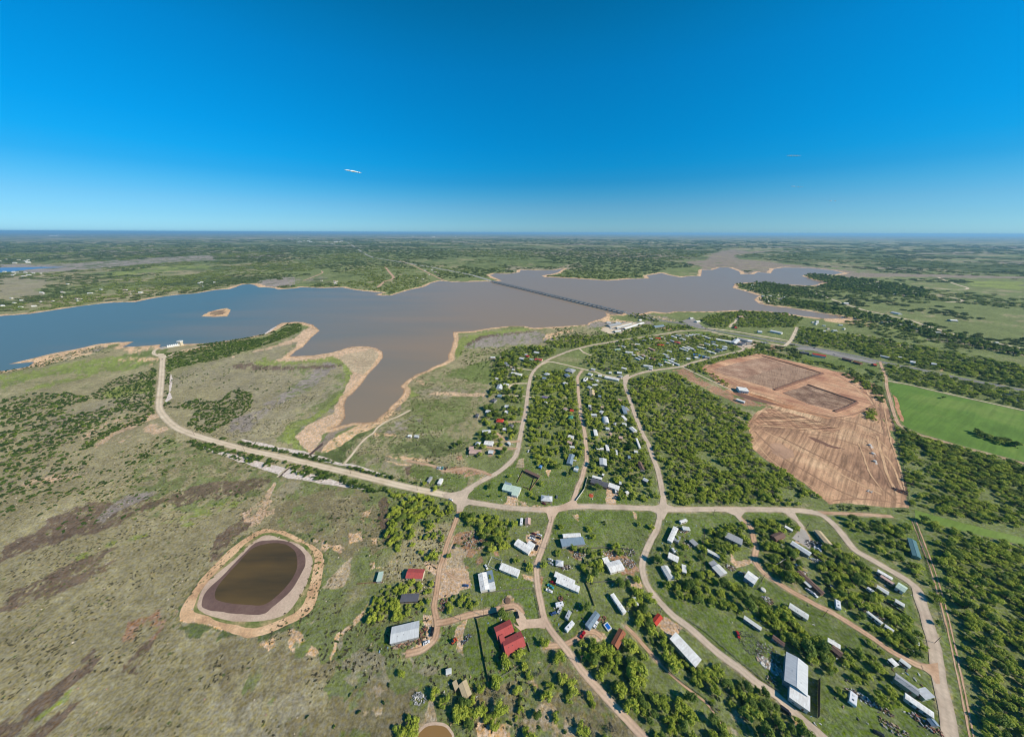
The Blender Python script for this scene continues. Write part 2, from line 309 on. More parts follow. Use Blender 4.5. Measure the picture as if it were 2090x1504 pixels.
def smooth(pts, step=6.0):
    P = [np.array(p) for p in pts]; P = [2 * P[0] - P[1]] + P + [2 * P[-1] - P[-2]]; out = []
    for i in range(1, len(P) - 2):
        a, b, c, d = P[i - 1], P[i], P[i + 1], P[i + 2]
        n = max(2, int(np.linalg.norm(c - b) / step))
        for k in range(n):
            t = k / n
            out.append(.5 * ((2 * b) + (c - a) * t + (2 * a - 5 * b + 4 * c - d) * t * t + (3 * b - a - 3 * c + d) * t ** 3))
    out.append(P[-2]); return np.array(out)
roadw = []
for nm, wd, tone, pts in ROADS:
    roadw.append((nm, wd, tone, smooth([tuple(q) for q in XY(pts)])))

def round_off(q, k=5):
    n = len(q); out = []
    for i in range(n):
        a, b, c, d = q[i - 1], q[i], q[(i + 1) % n], q[(i + 2) % n]
        for j in range(k):
            t = j / k; out.append(.5 * ((2 * b) + (c - a) * t + (2 * a - 5 * b + 4 * c - d) * t * t + (3 * b - a - 3 * c + d) * t ** 3))
    return np.array(out)
def blob(poly, z, name, m, jit=1.5, step=4.0, kind='structure', parent=None, seed=0, soft=False):
    """a level sheet with a naturally ragged edge"""
    q = XY(poly) if not isinstance(poly, np.ndarray) else poly
    if soft: q = round_off(q)
    out = []
    n = len(q)
    for i in range(n):
        a, b = q[i], q[(i + 1) % n]; Ls = np.linalg.norm(b - a)
        st = max(step, np.hypot(*a) * .006); k = max(1, int(Ls / st))
        for j in range(k):
            p = a + (b - a) * j / k; out.append(p)
    out = np.array(out); d = np.hypot(out[:, 0], out[:, 1]); am = jit * np.clip(d / 400, .6, 6)
    out[:, 0] += (fbm(out[:, 0], out[:, 1], 14, 5 + seed, 3) - .5) * 2 * am
    out[:, 1] += (fbm(out[:, 0], out[:, 1], 14, 55 + seed, 3) - .5) * 2 * am
    vs = [Vector((a, b, 0)) for a, b in out]
    tri = geometry.tessellate_polygon([vs])
    me = bpy.data.meshes.new(name); me.from_pydata([(v.x, v.y, z) for v in vs], [], [tuple(t) for t in tri]); me.materials.append(m); me.update()
    bm = bmesh.new(); bm.from_mesh(me); bmesh.ops.recalc_face_normals(bm, faces=bm.faces)
    for f in bm.faces:
        if f.normal.z < 0: f.normal_flip()
    bm.to_mesh(me); bm.free()
    o = link(name, me, parent); 
    if kind: o['kind'] = kind
    return o

# ---- land cover tones (what grows or lies on the soil), sRGB of the survey
OLV=(158,147,108); OLD=(140,128,94); GRN=(121,130,76); LAWN=(109,124,62); YGR=(140,150,74); TAN=(188,166,132); SAND=(224,184,140)
GBR=(154,144,114); HEA=(110,88,76); DIRT=(210,176,140); RED=(176,134,104); MUD=(148,132,114); DGR=(94,106,60); LIL=(156,144,132)
COV = [  # (tone, raggedness m, patchiness 0..1, polygon)
 (GBR, 12, .3, P_('0,560 60,563 110,575 70,590 100,600 60,606 0,612')),
 (LIL, 20, .2, P_('0,547 0,539 120,540 200,534 330,525 430,521 440,531 330,536 230,546 120,554 60,557')),
 (YGR, 12, .3, P_('310,545 420,540 430,548 300,557 205,566 215,558')),
 (TAN, 15, .2, P_('218,508 235,503 270,502 262,508')), (TAN, 15, .2, P_('278,502 325,501 322,504 278,505')),
 (MUD, 12, .2, P_('180,519 250,516 310,513 312,517 250,520 190,523')),
 (LIL, 15, .2, P_('520,582 540,572 600,565 660,560 690,560 660,570 615,580 560,586')), 
 (MUD, 15, .3, P_('575,549 620,545 660,543 655,549 610,552')),
 (MUD, 15, .3, P_('560,511 640,505 650,508 600,514 540,515')), (GRN, 20, .3, P_('600,470 2090,482 2090,560 1700,545 1500,530 1000,520 800,515 600,500')),
 (DGR, 40, .6, P_('0,500 600,495 900,500 1200,505 1500,510 2090,515 2090,545 1650,545 1300,545 1050,550 800,540 600,550 300,560 0,535')),
 (MUD, 20, .2, P_('1400,536 1445,530 1452,518 1480,511 1500,509 1530,514 1590,511 1560,515 1510,519 1495,522 1510,529 1570,535 1630,542 1690,548 1750,554 1740,559 1700,560 1650,547 1600,546 1573,558 1510,560 1487,546 1455,551 1433,551 1430,543 1395,540')),
 (MUD, 15, .2, P_('1720,556 1800,558 1900,560 2090,565 2090,569 1950,567 1850,565 1760,566 1740,570 1700,566')),
 (GRN, 12, .3, P_('1290,570 1330,556 1370,547 1430,546 1436,556 1425,563 1390,565 1350,557')),
 (GBR, 12, .3, P_('1030,556 1040,541 1063,545 1130,548 1180,535 1190,545 1150,552 1060,556')),
 (YGR, 10, .3, P_('1960,572 2090,576 2090,592 1990,585')),
 # right shore and fields
 (LIL, 4, .2, P_('1320,640 1380,652 1390,660 1360,655 1310,645')), (SAND, 4, .3, P_('1340,645 1378,653 1375,657 1325,645')),
 (GRN, 8, .5, P_('1280,640 1600,640 2090,600 2090,830 1800,740 1500,690 1380,680 1280,660')),
 (GRN, 8, .6, P_('1500,585 2090,600 2090,760 1800,700 1550,640')),
 (LAWN, 5, .2, P_('1430,660 1440,650 1470,650 1472,660')), (LAWN, 5, .2, P_('1450,672 1600,697 1600,702 1455,678')),
 (LAWN, 5, .2, P_('1540,697 1575,699 1572,713 1552,714 1540,706')), (LAWN, 5, .2, P_('1610,712 1650,728 1700,735 1780,745 1790,758 1740,752 1640,735')),
 (LAWN, 5, .2, P_('1490,701 1512,708 1514,716 1495,716')),
 (LAWN, 6, .2, P_('1400,672 1455,678 1460,684 1420,683 1390,680')),
 (SAND, 6, .4, P_('1680,650 1740,650 1800,662 1790,668 1740,662 1690,656')), (YGR, 5, .3, P_('1800,664 1900,690 1960,700 1900,694 1810,672')),
 (MUD, 5, .3, P_('1885,690 1990,696 2090,715 2090,725 1980,708 1900,698')),
 (SAND, 3, .5, P_('1920,752 1935,755 1945,768 1925,765')), (YGR, 4, .2, P_('1925,752 1975,758 1975,770 1930,766')),
 (RED, 5, .3, P_('1575,703 1600,703 1600,716 1570,713')), (DIRT, 4, .3, P_('1535,693 1545,700 1525,712 1518,706')),
 (DIRT, 4, .3, P_('1222,670 1290,655 1310,668 1250,683')), (SAND, 5, .3, P_('1226,651 1240,640 1250,652 1285,656 1230,657')), (SAND, 4, .3, P_('1200,665 1214,656 1228,658 1222,664 1200,670')),
 (LIL, 5, .2, P_('1207,657 1300,657 1335,655 1330,662 1290,664 1235,665 1205,672 1195,668')),
 (DIRT, 3, .2, P_('1346,669 1356,665 1374,670 1366,676')),
 (GRN, 5, .5, P_('1240,690 1330,680 1500,690 1515,710 1400,742 1290,765 1200,756 1170,720')),
 (TAN, 4, .6, P_('1290,715 1330,712 1340,720 1300,728')),
 # peninsula with the gatehouse
 (LAWN, 4, .3, P_('100,760 200,735 260,722 300,715 340,712 330,740 240,760 150,780 0,800 0,775')),
 (YGR, 4, .4, P_('0,765 120,745 230,725 300,730 260,760 120,785 0,800')),
 (SAND, 2.5, .5, P_('240,735 260,731 320,728 328,735 310,745 300,738 260,737')), (SAND, 2.5, .5, P_('340,735 372,720 402,714 400,718 370,731 345,742')),
 (SAND, 3, .3, P_('100,723 199,703 235,700 190,722 130,735 85,748 60,748 70,738 18,743')), (LIL, 3, .3, P_('185,714 215,706 210,716 195,720')), (GBR, 3, .6, P_('120,728 200,706 240,708 160,732 100,745')),
 (SAND, 2.5, .4, P_('245,718 262,712 310,706 326,704 300,716 260,722')),
 (GRN, 4, .4, P_('340,735 400,708 500,690 600,660 625,660 612,672 560,705 480,722 400,740 340,760')),
 (LAWN, 3, .3, P_('400,722 470,700 560,685 600,668 570,690 480,712 405,732')),
 (SAND, 2, .2, P_('360,716 400,708 440,703 430,710 400,718')),
 # brown heath between peninsula and cove
 (GBR, 5, .4, P_('345,775 400,748 500,722 580,700 620,672 640,662 650,675 630,692 590,722 610,732 700,735 710,760 700,790 640,830 600,850 580,880 560,915 500,905 430,885 400,860 350,790')),
 (LIL, 4, .35, P_('470,860 530,830 600,790 640,760 660,740 700,740 640,790 560,830 500,880 465,882')),
 (OLV, 4, .3, P_('345,800 430,790 470,800 440,815 360,815')), (OLV, 4, .3, P_('335,833 400,833 400,855 370,868 345,855')),
 (GBR, 3, .3, P_('410,850 400,835 385,838 392,855')),
 (HEA, 3, .3, P_('470,745 520,741 600,750 700,742 710,748 640,752 570,754 480,754')), (LIL, 4, .6, P_('620,880 700,830 640,840 600,860')),
 (DIRT, 2, .05, P_('455,733 540,712 600,692 625,672 640,665 653,674 636,690 617,708 592,727 620,727 660,722 720,707 767,710 782,722 780,740 755,760 737,784 718,805 705,818 702,850 694,867 678,876 660,885 650,905 645,925 637,925 615,905 607,890 625,870 650,858 680,845 700,800 715,770 712,745 690,733 640,736 600,737 560,738 585,725 600,712 610,698')),
 (YGR, 2, .3, P_('515,740 545,728 560,735 600,738 680,728 715,740 718,765 700,790 705,770 700,748 670,738 600,744 540,746')),
 (TAN, 2, .1, P_('690,728 760,712 775,725 765,745 745,765 720,760 700,740')),
 (YGR, 3, .3, P_('581,880 588,872 612,862 640,848 666,830 690,800 700,805 672,840 640,858 606,880 612,905 640,928 610,915 588,905')),
 (DGR, 2, .3, P_('648,928 690,905 730,880 755,868 745,890 715,925 690,948 660,940')),
 (SAND, 1.5, .2, P_('650,905 700,885 745,863 765,861 790,842 815,838 818,842 775,870 735,885 700,910 660,925')),
 (MUD, 2, .1, P_('645,915 660,895 672,880 700,868 719,863 733,862 720,872 690,882 672,900 655,920')),
 (MUD, 2, .2, P_('764,860 797,829 818,815 818,836 790,843 770,858')),
 # meadow east of the cove
 (OLV, 4, .4, P_('926,693 1000,672 1100,672 1200,665 1230,680 1180,700 1120,700 1060,705 1020,720 1000,760 1010,800 1000,850 960,900 950,960 1000,970 940,1000 900,1005 745,970 700,945 730,900 790,860 820,830 830,790 870,765 915,740')),
 (LIL, 4, .3, P_('950,690 1000,680 1100,678 1140,690 1100,702 1020,706 960,712 940,706')),
 (YGR, 3, .2, P_('945,688 1000,676 1070,670 1090,673 1000,682 955,700 930,735 926,725 930,700')),
 (HEA, 1.5, .3, P_('950,702 980,685 1060,677 1100,676 1060,681 985,690 955,708')),
 (SAND, 3, .3, P_('1105,692 1115,682 1150,675 1185,672 1150,680 1130,688')),
 (LAWN, 4, .35, P_('925,755 1000,735 1010,760 1000,785 940,772 910,768')), (GBR, 4, .5, P_('840,800 900,790 990,800 985,815 900,812 850,810')),
 (SAND, 2, .5, P_('850,776 877,778 870,786 855,784')), (DIRT, 2, .2, P_('872,806 890,799 950,802 990,804 985,811 930,809 885,806')),
 (YGR, 2, .3, P_('828,785 840,790 846,800 855,806 840,810 830,800')), (LAWN, 4, .5, P_('835,815 960,815 960,850 900,880 850,885 830,850')),
 (LIL, 4, .6, P_('770,880 840,845 860,850 850,880 790,890')), (SAND, 2, .3, P_('762,884 800,886 806,891 765,891')),
 (DGR, 4, .4, P_('790,905 880,895 960,900 950,925 880,930 800,925')),
 (GBR, 4, .5, P_('725,935 800,935 840,955 830,975 790,975 735,960')), (SAND, 2, .45, P_('785,932 830,933 870,938 885,945 850,942 800,936')), (SAND, 1.5, .4, P_('780,940 825,948 865,953 820,951')),
 (RED, 2.5, .3, P_('905,960 940,952 985,965 975,972 920,968')), (RED, 2, .4, P_('928,935 945,930 950,940 932,942')), (SAND, 2, .6, P_('965,985 1000,970 1005,974 975,990')),
 (HEA, 1.5, .3, P_('825,955 840,952 838,970 828,972')), (LAWN, 3, .25, P_('840,960 900,970 960,972 950,995 905,1003 870,990 830,975')),
 # left country
 (OLV, 8, .3, P_('0,790 100,765 250,755 310,745 318,840 200,880 100,920 0,960')),
 (YGR, 4, .3, P_('210,800 290,775 308,780 300,800 230,820')), (YGR, 5, .2, P_('60,790 200,760 240,750 160,775 60,800')),
 (GBR, 6, .4, P_('100,850 200,815 300,800 290,830 200,860 100,900 60,900')), (DIRT, 3, .4, P_('150,895 230,860 260,848 250,856 190,880 160,900')),
 (DIRT, 3, .35, P_('190,905 260,865 310,843 325,850 300,860 230,890 200,912')), (DIRT, 2.5, .4, P_('288,880 310,860 345,875 330,885 295,885')), (OLV, 3, .3, P_('200,915 250,880 290,870 300,890 240,915 200,925')),
 (DIRT, 3, .6, P_('225,900 260,890 245,905 215,910')), (DIRT, 3, .6, P_('265,900 290,898 280,906')),
 (GBR, 5, .6, P_('0,985 60,960 140,950 220,925 180,960 60,990 0,1010')), (DIRT, 4, .5, P_('40,985 120,965 180,962 140,972 60,995')),
 (GRN, 6, .5, P_('330,895 420,905 560,955 580,985 560,1010 440,1040 300,1060 250,1000 300,930')),
 (HEA, 5, .3, P_('330,1015 420,985 480,975 530,975 535,995 480,1015 420,1025 360,1035 300,1030')), (HEA, 5, .3, P_('100,1065 200,1020 260,1015 330,1010 300,1040 230,1075 120,1105 0,1150 0,1125')),
 (LIL, 3, .2, P_('207,1062 220,1045 260,1010 320,1000 325,1006 280,1025 240,1045 215,1064')), (YGR, 4, .4, P_('380,1045 440,1030 500,1020 490,1035 420,1060 330,1085 300,1085')),
 (YGR, 5, .5, P_('150,1130 240,1100 290,1095 260,1115 160,1140')), (HEA, 4, .3, P_('60,1190 160,1140 240,1120 180,1155 60,1205 0,1215')), (HEA, 5, .3, P_('0,1230 60,1195 160,1165 230,1140 170,1180 90,1225 0,1245')),
 (HEA, 4, .3, P_('430,1130 470,1070 510,1045 530,1050 500,1085 470,1125 440,1150')), (DIRT, 3, .35, P_('490,1060 530,1020 556,985 562,990 545,1025 520,1075 505,1085')), (DIRT, 3, .6, P_('485,1045 560,1040 555,1050 530,1060 500,1070')),
 (GBR, 4, .5, P_('560,1000 620,980 645,990 650,1010 570,1030')), (OLD, 5, .4, P_('560,1020 640,1000 740,1000 790,1060 780,1130 700,1140 620,1100 540,1080')),
 (RED, 4, .5, P_('260,1265 340,1240 370,1260 330,1290 290,1320 250,1310')), (HEA, 5, .3, P_('230,1370 270,1320 330,1290 320,1310 270,1380 210,1400')), (HEA, 5, .3, P_('0,1480 70,1420 130,1360 190,1320 220,1330 180,1370 120,1410 70,1460 20,1504 0,1504')),
 (HEA, 4, .3, P_('60,1504 110,1460 170,1440 150,1460 90,1520')), (YGR, 4, .6, P_('90,1440 150,1400 200,1380 160,1410 100,1450')), (GBR, 6, .4, P_('480,1400 600,1420 640,1500 480,1540 420,1480')), (OLD, 6, .45, P_('400,1330 560,1300 700,1340 680,1420 540,1410 420,1390')),
 # round the pond
 (DGR, 3, .4, P_('370,1275 373,1225 410,1180 470,1120 535,1075 620,1090 665,1135 660,1200 640,1250 590,1290 520,1310 450,1300')),
 (SAND, 1.3, .0, P_('537,1081 592,1091 641,1116 659,1140 652,1189 638,1238 592,1269 523,1297 470,1287 418,1269 373,1266 376,1234 411,1186 470,1126')),
 (OLV, 1.3, .1, P_('537,1087 590,1096 632,1120 648,1142 641,1189 626,1234 588,1262 522,1286 470,1278 420,1262 386,1258 388,1236 416,1192 472,1132')),
 (DIRT, 2, .5, P_('640,1100 700,1110 690,1130 660,1120')), (SAND, 2, .5, P_('655,1100 690,1110 705,1120 690,1128 660,1112')),
 (TAN, 2, .15, P_('660,1200 672,1180 700,1150 720,1135 720,1150 712,1175 705,1195 690,1203')), (SAND, 2, .4, P_('585,1285 610,1290 640,1310 650,1325 640,1340 600,1330 590,1310')), (SAND, 2, .4, P_('530,1313 550,1305 565,1315 545,1326')),
 (SAND, 1.5, .3, P_('758,1215 765,1225 750,1255 720,1280 690,1310 675,1345 672,1335 690,1295 720,1268 745,1240')), (GBR, 2, .3, P_('690,1305 712,1290 705,1310 692,1325')),
 (SAND, 1.5, .5, P_('710,1090 740,1085 738,1110 715,1110')), (SAND, 1.5, .5, P_('755,1105 775,1098 770,1115 758,1113')), (SAND, 1.5, .5, P_('778,1085 795,1090 788,1102')), (SAND, 1.5, .3, P_('765,1158 780,1156 815,1143 813,1148 780,1160')), (SAND, 1.2, .3, P_('790,1135 802,1140 800,1150 792,1148')), (SAND, 1, .3, P_('754,1150 764,1145 766,1158 757,1162')),
 (SAND, 2, .55, P_('735,1065 745,1040 760,1030 750,1060 740,1070')), (HEA, 2, .3, P_('775,1010 795,1015 790,1050 800,1110 780,1110 775,1060')),
 (LAWN, 3, .4, P_('745,1290 800,1300 800,1330 760,1335 745,1320')), (LAWN, 2.5, .3, P_('870,1330 905,1290 935,1270 960,1262 950,1290 930,1340 890,1350')),
 (GBR, 3, .4, P_('690,1345 760,1330 800,1335 790,1400 740,1410 700,1390')), (OLD, 4, .3, P_('590,1475 700,1425 790,1400 860,1405 850,1480 840,1540 560,1560')), (TAN, 4, .6, P_('740,1420 790,1410 790,1450 750,1460')),
 (GBR, 2, .4, P_('840,1345 880,1345 920,1350 915,1365 880,1375 840,1370')),
 # yard of the dirt loop
 (DIRT, 2, 0, P_('893,1160 905,1140 935,1150 950,1170 955,1205 900,1225 885,1225')), (RED, 3, .55, P_('925,1090 960,1085 990,1110 1000,1125 985,1145 955,1165 935,1160 910,1130')), (TAN, 2, .15, P_('905,1118 925,1110 950,1125 945,1160 910,1165')),
 (DIRT, 2, 0, P_('858,1150 880,1152 900,1160 898,1180 885,1180 870,1165')), (DIRT, 2, .05, P_('870,1258 900,1262 905,1285 890,1320 850,1335 820,1330 860,1318 878,1295 870,1275')), (YGR, 2, .6, P_('800,1325 860,1325 850,1345 820,1350')),
 (LAWN, 2, .15, P_('986,1213 1088,1202 1102,1260 1075,1262 1060,1240 1040,1232 1000,1244 988,1240')), (DIRT, 1.5, .15, P_('1026,1225 1035,1215 1048,1222 1050,1232 1060,1250 1050,1245 1035,1240 1025,1240')),
 (LAWN, 2, .2, P_('998,1180 1000,1165 1010,1155 1060,1175 1090,1185 1088,1200 1000,1206')), (RED, 1.5, .2, P_('1006,1128 1018,1126 1024,1135 1012,1138')), (DIRT, 1.2, .15, P_('1063,1170 1088,1172 1090,1185 1068,1180')),
 (LAWN, 2, .1, P_('973,1263 1050,1245 1100,1285 1105,1300 1110,1340 1040,1380 1000,1395 985,1330')), (LAWN, 2, .15, P_('948,1310 975,1300 985,1340 997,1395 960,1400 950,1340')), (DIRT, 2, .3, P_('935,1300 945,1280 965,1262 950,1300 948,1345 938,1330')),
 (OLD, 4, .4, P_('1000,1400 1100,1370 1130,1310 1150,1330 1230,1430 1310,1540 900,1560 950,1440')), (SAND, 3, .6, P_('1085,1350 1110,1350 1130,1370 1110,1420 1080,1440 1075,1400')), (SAND, 2, .5, P_('1120,1310 1135,1320 1125,1330')), (SAND, 2.5, .35, P_('975,1470 1030,1450 1060,1470 1050,1504 980,1520')), (SAND, 2.5, .4, P_('1010,1435 1045,1435 1040,1448 1005,1445')), (TAN, 2, .3, P_('870,1430 885,1430 895,1480 915,1490 925,1515 900,1530 850,1520 845,1495 868,1475')), (TAN, 2, .5, P_('1080,1440 1120,1430 1180,1480 1150,1540 1070,1540')),
 # lots east of the southern road and north of it
 (GRN, 6, .25, P_('1100,1045 1500,1042 1700,1045 1860,1045 1950,1150 1990,1540 1350,1540 1250,1430 1150,1300 1105,1240')), (GRN, 6, .3, P_('1060,760 1190,740 1290,770 1360,1030 1180,1030 960,1010 1050,930')),
 (LAWN, 5, .45, P_('1340,1180 1600,1200 1900,1300 1940,1540 1700,1540 1560,1400 1350,1230')),
 (LAWN, 3, .25, P_('950,1000 1015,975 1060,925 1075,940 1110,930 1160,945 1180,960 1184,985 1172,1020 1160,1030 1075,1033 950,1015')), (DIRT, 1.5, 0, P_('1025,1034 1042,1006 1056,1010 1052,1035')), (DIRT, 2, .4, P_('1055,1020 1080,1028 1130,1030 1130,1036 1055,1036')), (TAN, 1.5, .3, P_('1056,938 1070,935 1072,955 1052,958')), (SAND, 1.5, .4, P_('1115,960 1128,958 1120,975')),
 (LAWN, 2, .2, P_('1180,1028 1195,990 1203,985 1260,1000 1290,1010 1290,1032')), (DIRT, 1, 0, P_('1237,1031 1238,999 1262,1002 1258,1032')), (RED, 1, .2, P_('1202,1007 1212,1007 1210,1017 1203,1016')),
 (LAWN, 3, .3, P_('1135,1045 1200,1040 1330,1045 1340,1060 1310,1120 1290,1125 1180,1120 1130,1100')), (GRN, 3, .5, P_('1230,1065 1300,1065 1330,1085 1315,1115 1230,1115')), (SAND, 1.2, .3, P_('1167,1048 1180,1048 1182,1062 1170,1055')), (SAND, 1.2, .3, P_('1294,1046 1300,1050 1303,1062 1295,1058')),
 (DIRT, 1.5, 0, P_('1073,1090 1105,1085 1110,1105 1100,1130 1085,1135')), (RED, 2, .3, P_('1165,1125 1190,1125 1192,1150 1170,1140')), (RED, 2, .3, P_('1235,1125 1255,1118 1300,1150 1310,1175 1275,1180')), (DIRT, 1.5, .2, P_('1280,1180 1305,1182 1315,1200 1290,1198')), (RED, 1.5, .3, P_('1102,1170 1112,1172 1118,1200 1106,1200')),
 (LAWN, 2.5, .25, P_('1112,1170 1180,1200 1210,1250 1190,1290 1150,1310 1120,1290 1110,1230')), (DIRT, 1.5, .3, P_('1195,1290 1225,1288 1235,1300 1215,1310')), (DIRT, 1.5, 0, P_('1340,1275 1355,1255 1385,1275 1375,1300 1365,1305')),
 (LAWN, 3, .3, P_('1355,1045 1490,1045 1515,1065 1500,1080 1440,1180 1400,1175 1360,1100')), (LAWN, 2, .15, P_('1520,1046 1590,1046 1615,1065 1540,1066')), (LAWN, 2, .2, P_('1625,1046 1660,1050 1680,1062 1650,1065 1630,1062')), (DIRT, 1.5, 0, P_('1492,1130 1502,1145 1520,1146 1538,1130 1542,1140 1530,1155 1500,1155 1488,1145')),
 (DIRT, 1.5, .05, P_('1634,1074 1642,1075 1655,1100 1655,1120 1617,1104 1620,1095')) ,
 (LAWN, 3, .25, P_('1440,1175 1560,1180 1600,1215 1640,1250 1600,1260 1520,1230 1450,1190')), (LAWN, 3, .3, P_('1330,1205 1390,1200 1420,1240 1400,1250 1365,1235')), (LAWN, 3, .3, P_('1390,1240 1520,1255 1600,1330 1600,1400 1560,1390 1440,1310')), (LAWN, 3, .3, P_('1500,1370 1560,1400 1640,1470 1680,1504 1560,1420')),
 (LAWN, 3, .15, P_('1690,1440 1760,1430 1830,1470 1870,1504 1870,1540 1700,1540 1680,1490')), (LAWN, 3, .2, P_('1800,1380 1830,1385 1850,1410 1900,1500 1930,1540 1850,1540 1810,1430')), (LAWN, 3, .3, P_('1690,1045 1850,1060 1870,1060 1870,1140 1830,1150 1760,1120 1710,1070')), (LAWN, 3, .3, P_('1780,1180 1860,1200 1880,1260 1880,1300 1850,1280 1790,1210')),
 (LAWN, 2, .1, P_('1866,1040 1885,1045 2000,1075 2120,1105 2120,1118 2000,1093 1910,1070 1870,1065')), (LAWN, 3, .3, P_('1870,1080 1910,1080 1930,1200 1960,1300 2000,1504 1960,1504 1925,1300 1895,1200')), (TAN, 2, .6, P_('1445,1395 1480,1420 1500,1440 1540,1504 1480,1504')), (DIRT, 2, .4, P_('1585,1440 1620,1460 1640,1504 1600,1504')), (LAWN, 3, .3, P_('1410,1395 1450,1410 1490,1440 1480,1470 1430,1430')),
 # in the woods
 (GRN, 5, .4, P_('1285,775 1350,758 1385,765 1440,800 1500,830 1530,850 1525,870 1535,900 1545,930 1600,960 1640,990 1680,1025 1690,1034 1600,1035 1500,1036 1380,1036 1358,1030 1350,970 1325,890 1300,840')),
 (RED, 4, .25, P_('1372,757 1392,752 1440,778 1490,800 1500,812 1530,815 1560,825 1520,828 1470,808 1420,785')), (RED, 3, .3, P_('1495,798 1560,815 1620,825 1650,835 1600,835 1530,820')),
 (GRN, 5, .4, P_('1830,870 1880,890 2090,950 2180,980 2180,1120 2000,1075 1870,1045')), (GRN, 5, .4, P_('1900,1070 2180,1120 2180,1540 1990,1540 1940,1250')),
 (GRN, 5, .5, P_('1810,750 1900,755 2090,800 2090,835 1900,795 1815,775')), (GRN, 5, .5, P_('1790,745 1800,745 1820,800 1850,870 1870,1050 1855,1050 1830,880 1800,800')),
 (GRN, 4, .4, P_('1390,745 1520,715 1560,722 1700,745 1760,765 1700,750 1560,725 1480,745 1430,752 1500,790 1480,790 1400,755')),
]
def build_ground():
    na, nr = 1400, 940
    ang = np.linspace(R(-15), R(195), na)
    rad = np.concatenate([[8.0], np.geomspace(60, 700, 560)[:-1], np.geomspace(700, 90000, nr - 560)])
    A, RR = np.meshgrid(ang, rad)
    X = (RR * np.cos(A)).ravel(); Y = (RR * np.sin(A)).ravel()
    D = np.hypot(X, Y)
    col = np.zeros((X.size, 3)); 
    def C3(c): return np.array(lin(c))
    # wild country: green brush, olive grass, bare streaks; broad streaks far away
    big = fbm(X, Y, 1400, 3, 5); mid = fbm(X, Y, 260, 11, 5); sm = fbm(X, Y, 40, 21, 4)
    g = C3(GRN); o = C3(OLV); d = C3(DGR); t = C3(MUD)
    k = np.clip((mid - .42) * 5, 0, 1)[:, None]; col[:] = o * (1 - k) + g * k
    k2 = (np.clip((fbm(X, Y * 1.6, 600, 31, 5) - .46) * 7, 0, 1) * np.clip((D - 1200) / 800, 0, 1))[:, None]
    col = col * (1 - k2) + d * .85 * k2
    k3 = (np.clip((fbm(X, Y * 2.2, 1500, 41, 5) - .60) * 12, 0, 1) * np.clip((D - 2500) / 1500, 0, 1) * .8)[:, None]
    col = col * (1 - k3) + t * k3
    nearleft = (np.clip((1300 - D) / 500, 0, 1) * (X < 100))[:, None]
    col = col * (1 - nearleft) + (o * (.86 + .3 * sm[:, None])) * nearleft
    wx = fbm(X, Y, 9, 61, 3) - .5; wy = fbm(X, Y, 9, 71, 3) - .5; wX = fbm(X, Y, 33, 81, 3) - .5; wY = fbm(X, Y, 33, 91, 3) - .5
    fin = fbm(X, Y, 2.6, 131, 2); pat = fbm(X, Y, 7, 101, 4); pat2 = fbm(X, Y, 60, 111, 4)
    for i, (c, rag, pt, pl) in enumerate(COV):
        q = XY(pl); far = np.clip(np.hypot(*q.mean(0)) / 500, .7, 8)
        m = inside(q, X + (wx * 1.4 + wX * 2.2) * rag * 2, Y + (wy * 1.4 + wY * 2.2) * rag * 2)
        if not m.any(): continue
        nz = pat[m] if far < 3 else pat2[m]
        th = .5 + (.5 - pt) * .62 + (.3 if pt < .06 else 0)
        if c is HEA: nz = .55 * nz + .45 * fin[m]; th = .6
        a = np.clip((th - nz) * 9 + .5, 0, 1)[:, None] * (1 - .25 * pt) * (.88 if c is HEA else 1)
        col[m] = col[m] * (1 - a) + C3(c) * (.92 + .16 * sm[m][:, None]) * a
    # dry sandy rim round the lake and the island
    near = (D > 400) & (D < 4500) & (Y > 300)
    dl = np.full(X.shape, 1e9); dl[near] = distpoly(lakew, X[near], Y[near], True)
    wdt = 5 + 26 * np.clip(fbm(X, Y, 120, 7, 3) - .32, 0, 1) + np.clip((D - 900) / 60, 0, 22) * (.35 + 1.3 * np.clip(fbm(X, Y, 90, 9, 3) - .25, 0, 1))
    a = np.clip((wdt - dl) / 3 + .5, 0, 1)[:, None]; a[D > 3800] *= .5
    sa = C3(SAND) * .95; col = col * (1 - a) + (sa * (.82 + .3 * pat[:, None])) * a
    wet = np.clip((3.0 - dl) / 2 + .2, 0, 1)[:, None] * .55; col = col * (1 - wet) + C3((150, 112, 86)) * wet
    mi = inside(islw, X, Y); col[mi] = C3((226, 188, 140))
    ic = islw.mean(0); m2 = np.hypot((X - ic[0]) / 1.0, (Y - ic[1])) < np.hypot(*(islw[3] - ic)) * .62; m2 &= mi; col[m2] = C3((140, 116, 96))
    # trodden, dusty verges along the lanes
    for nm, wd, tone, q in roadw:
        x0, y0 = q.min(0) - 8; x1, y1 = q.max(0) + 8
        m = (X > x0) & (X < x1) & (Y > y0) & (Y < y1)
        if m.sum() == 0: continue
        dd = distpoly(q, X[m], Y[m])
        a = (np.clip(1 - (dd - wd / 2) / 2.2, 0, 1) * np.clip((.56 - pat[m]) * 6, 0, 1) * .75)[:, None]
        col[m] = col[m] * (1 - a) + C3(TAN) * a
    me = bpy.data.meshes.new('ground')
    v = np.stack([X, Y, np.zeros_like(X)], 1).astype(np.float32)
    i0 = (np.arange(nr - 1)[:, None] * na + np.arange(na - 1)[None]).ravel()
    F = np.stack([i0, i0 + na, i0 + na + 1, i0 + 1], 1)[:, ::-1].astype(np.int32)
    me.vertices.add(len(v)); me.vertices.foreach_set('co', v.ravel())
    me.loops.add(F.size); me.loops.foreach_set('vertex_index', F.ravel())
    me.polygons.add(len(F)); me.polygons.foreach_set('loop_start', np.arange(0, F.size, 4, dtype=np.int32))
    me.update(calc_edges=True)
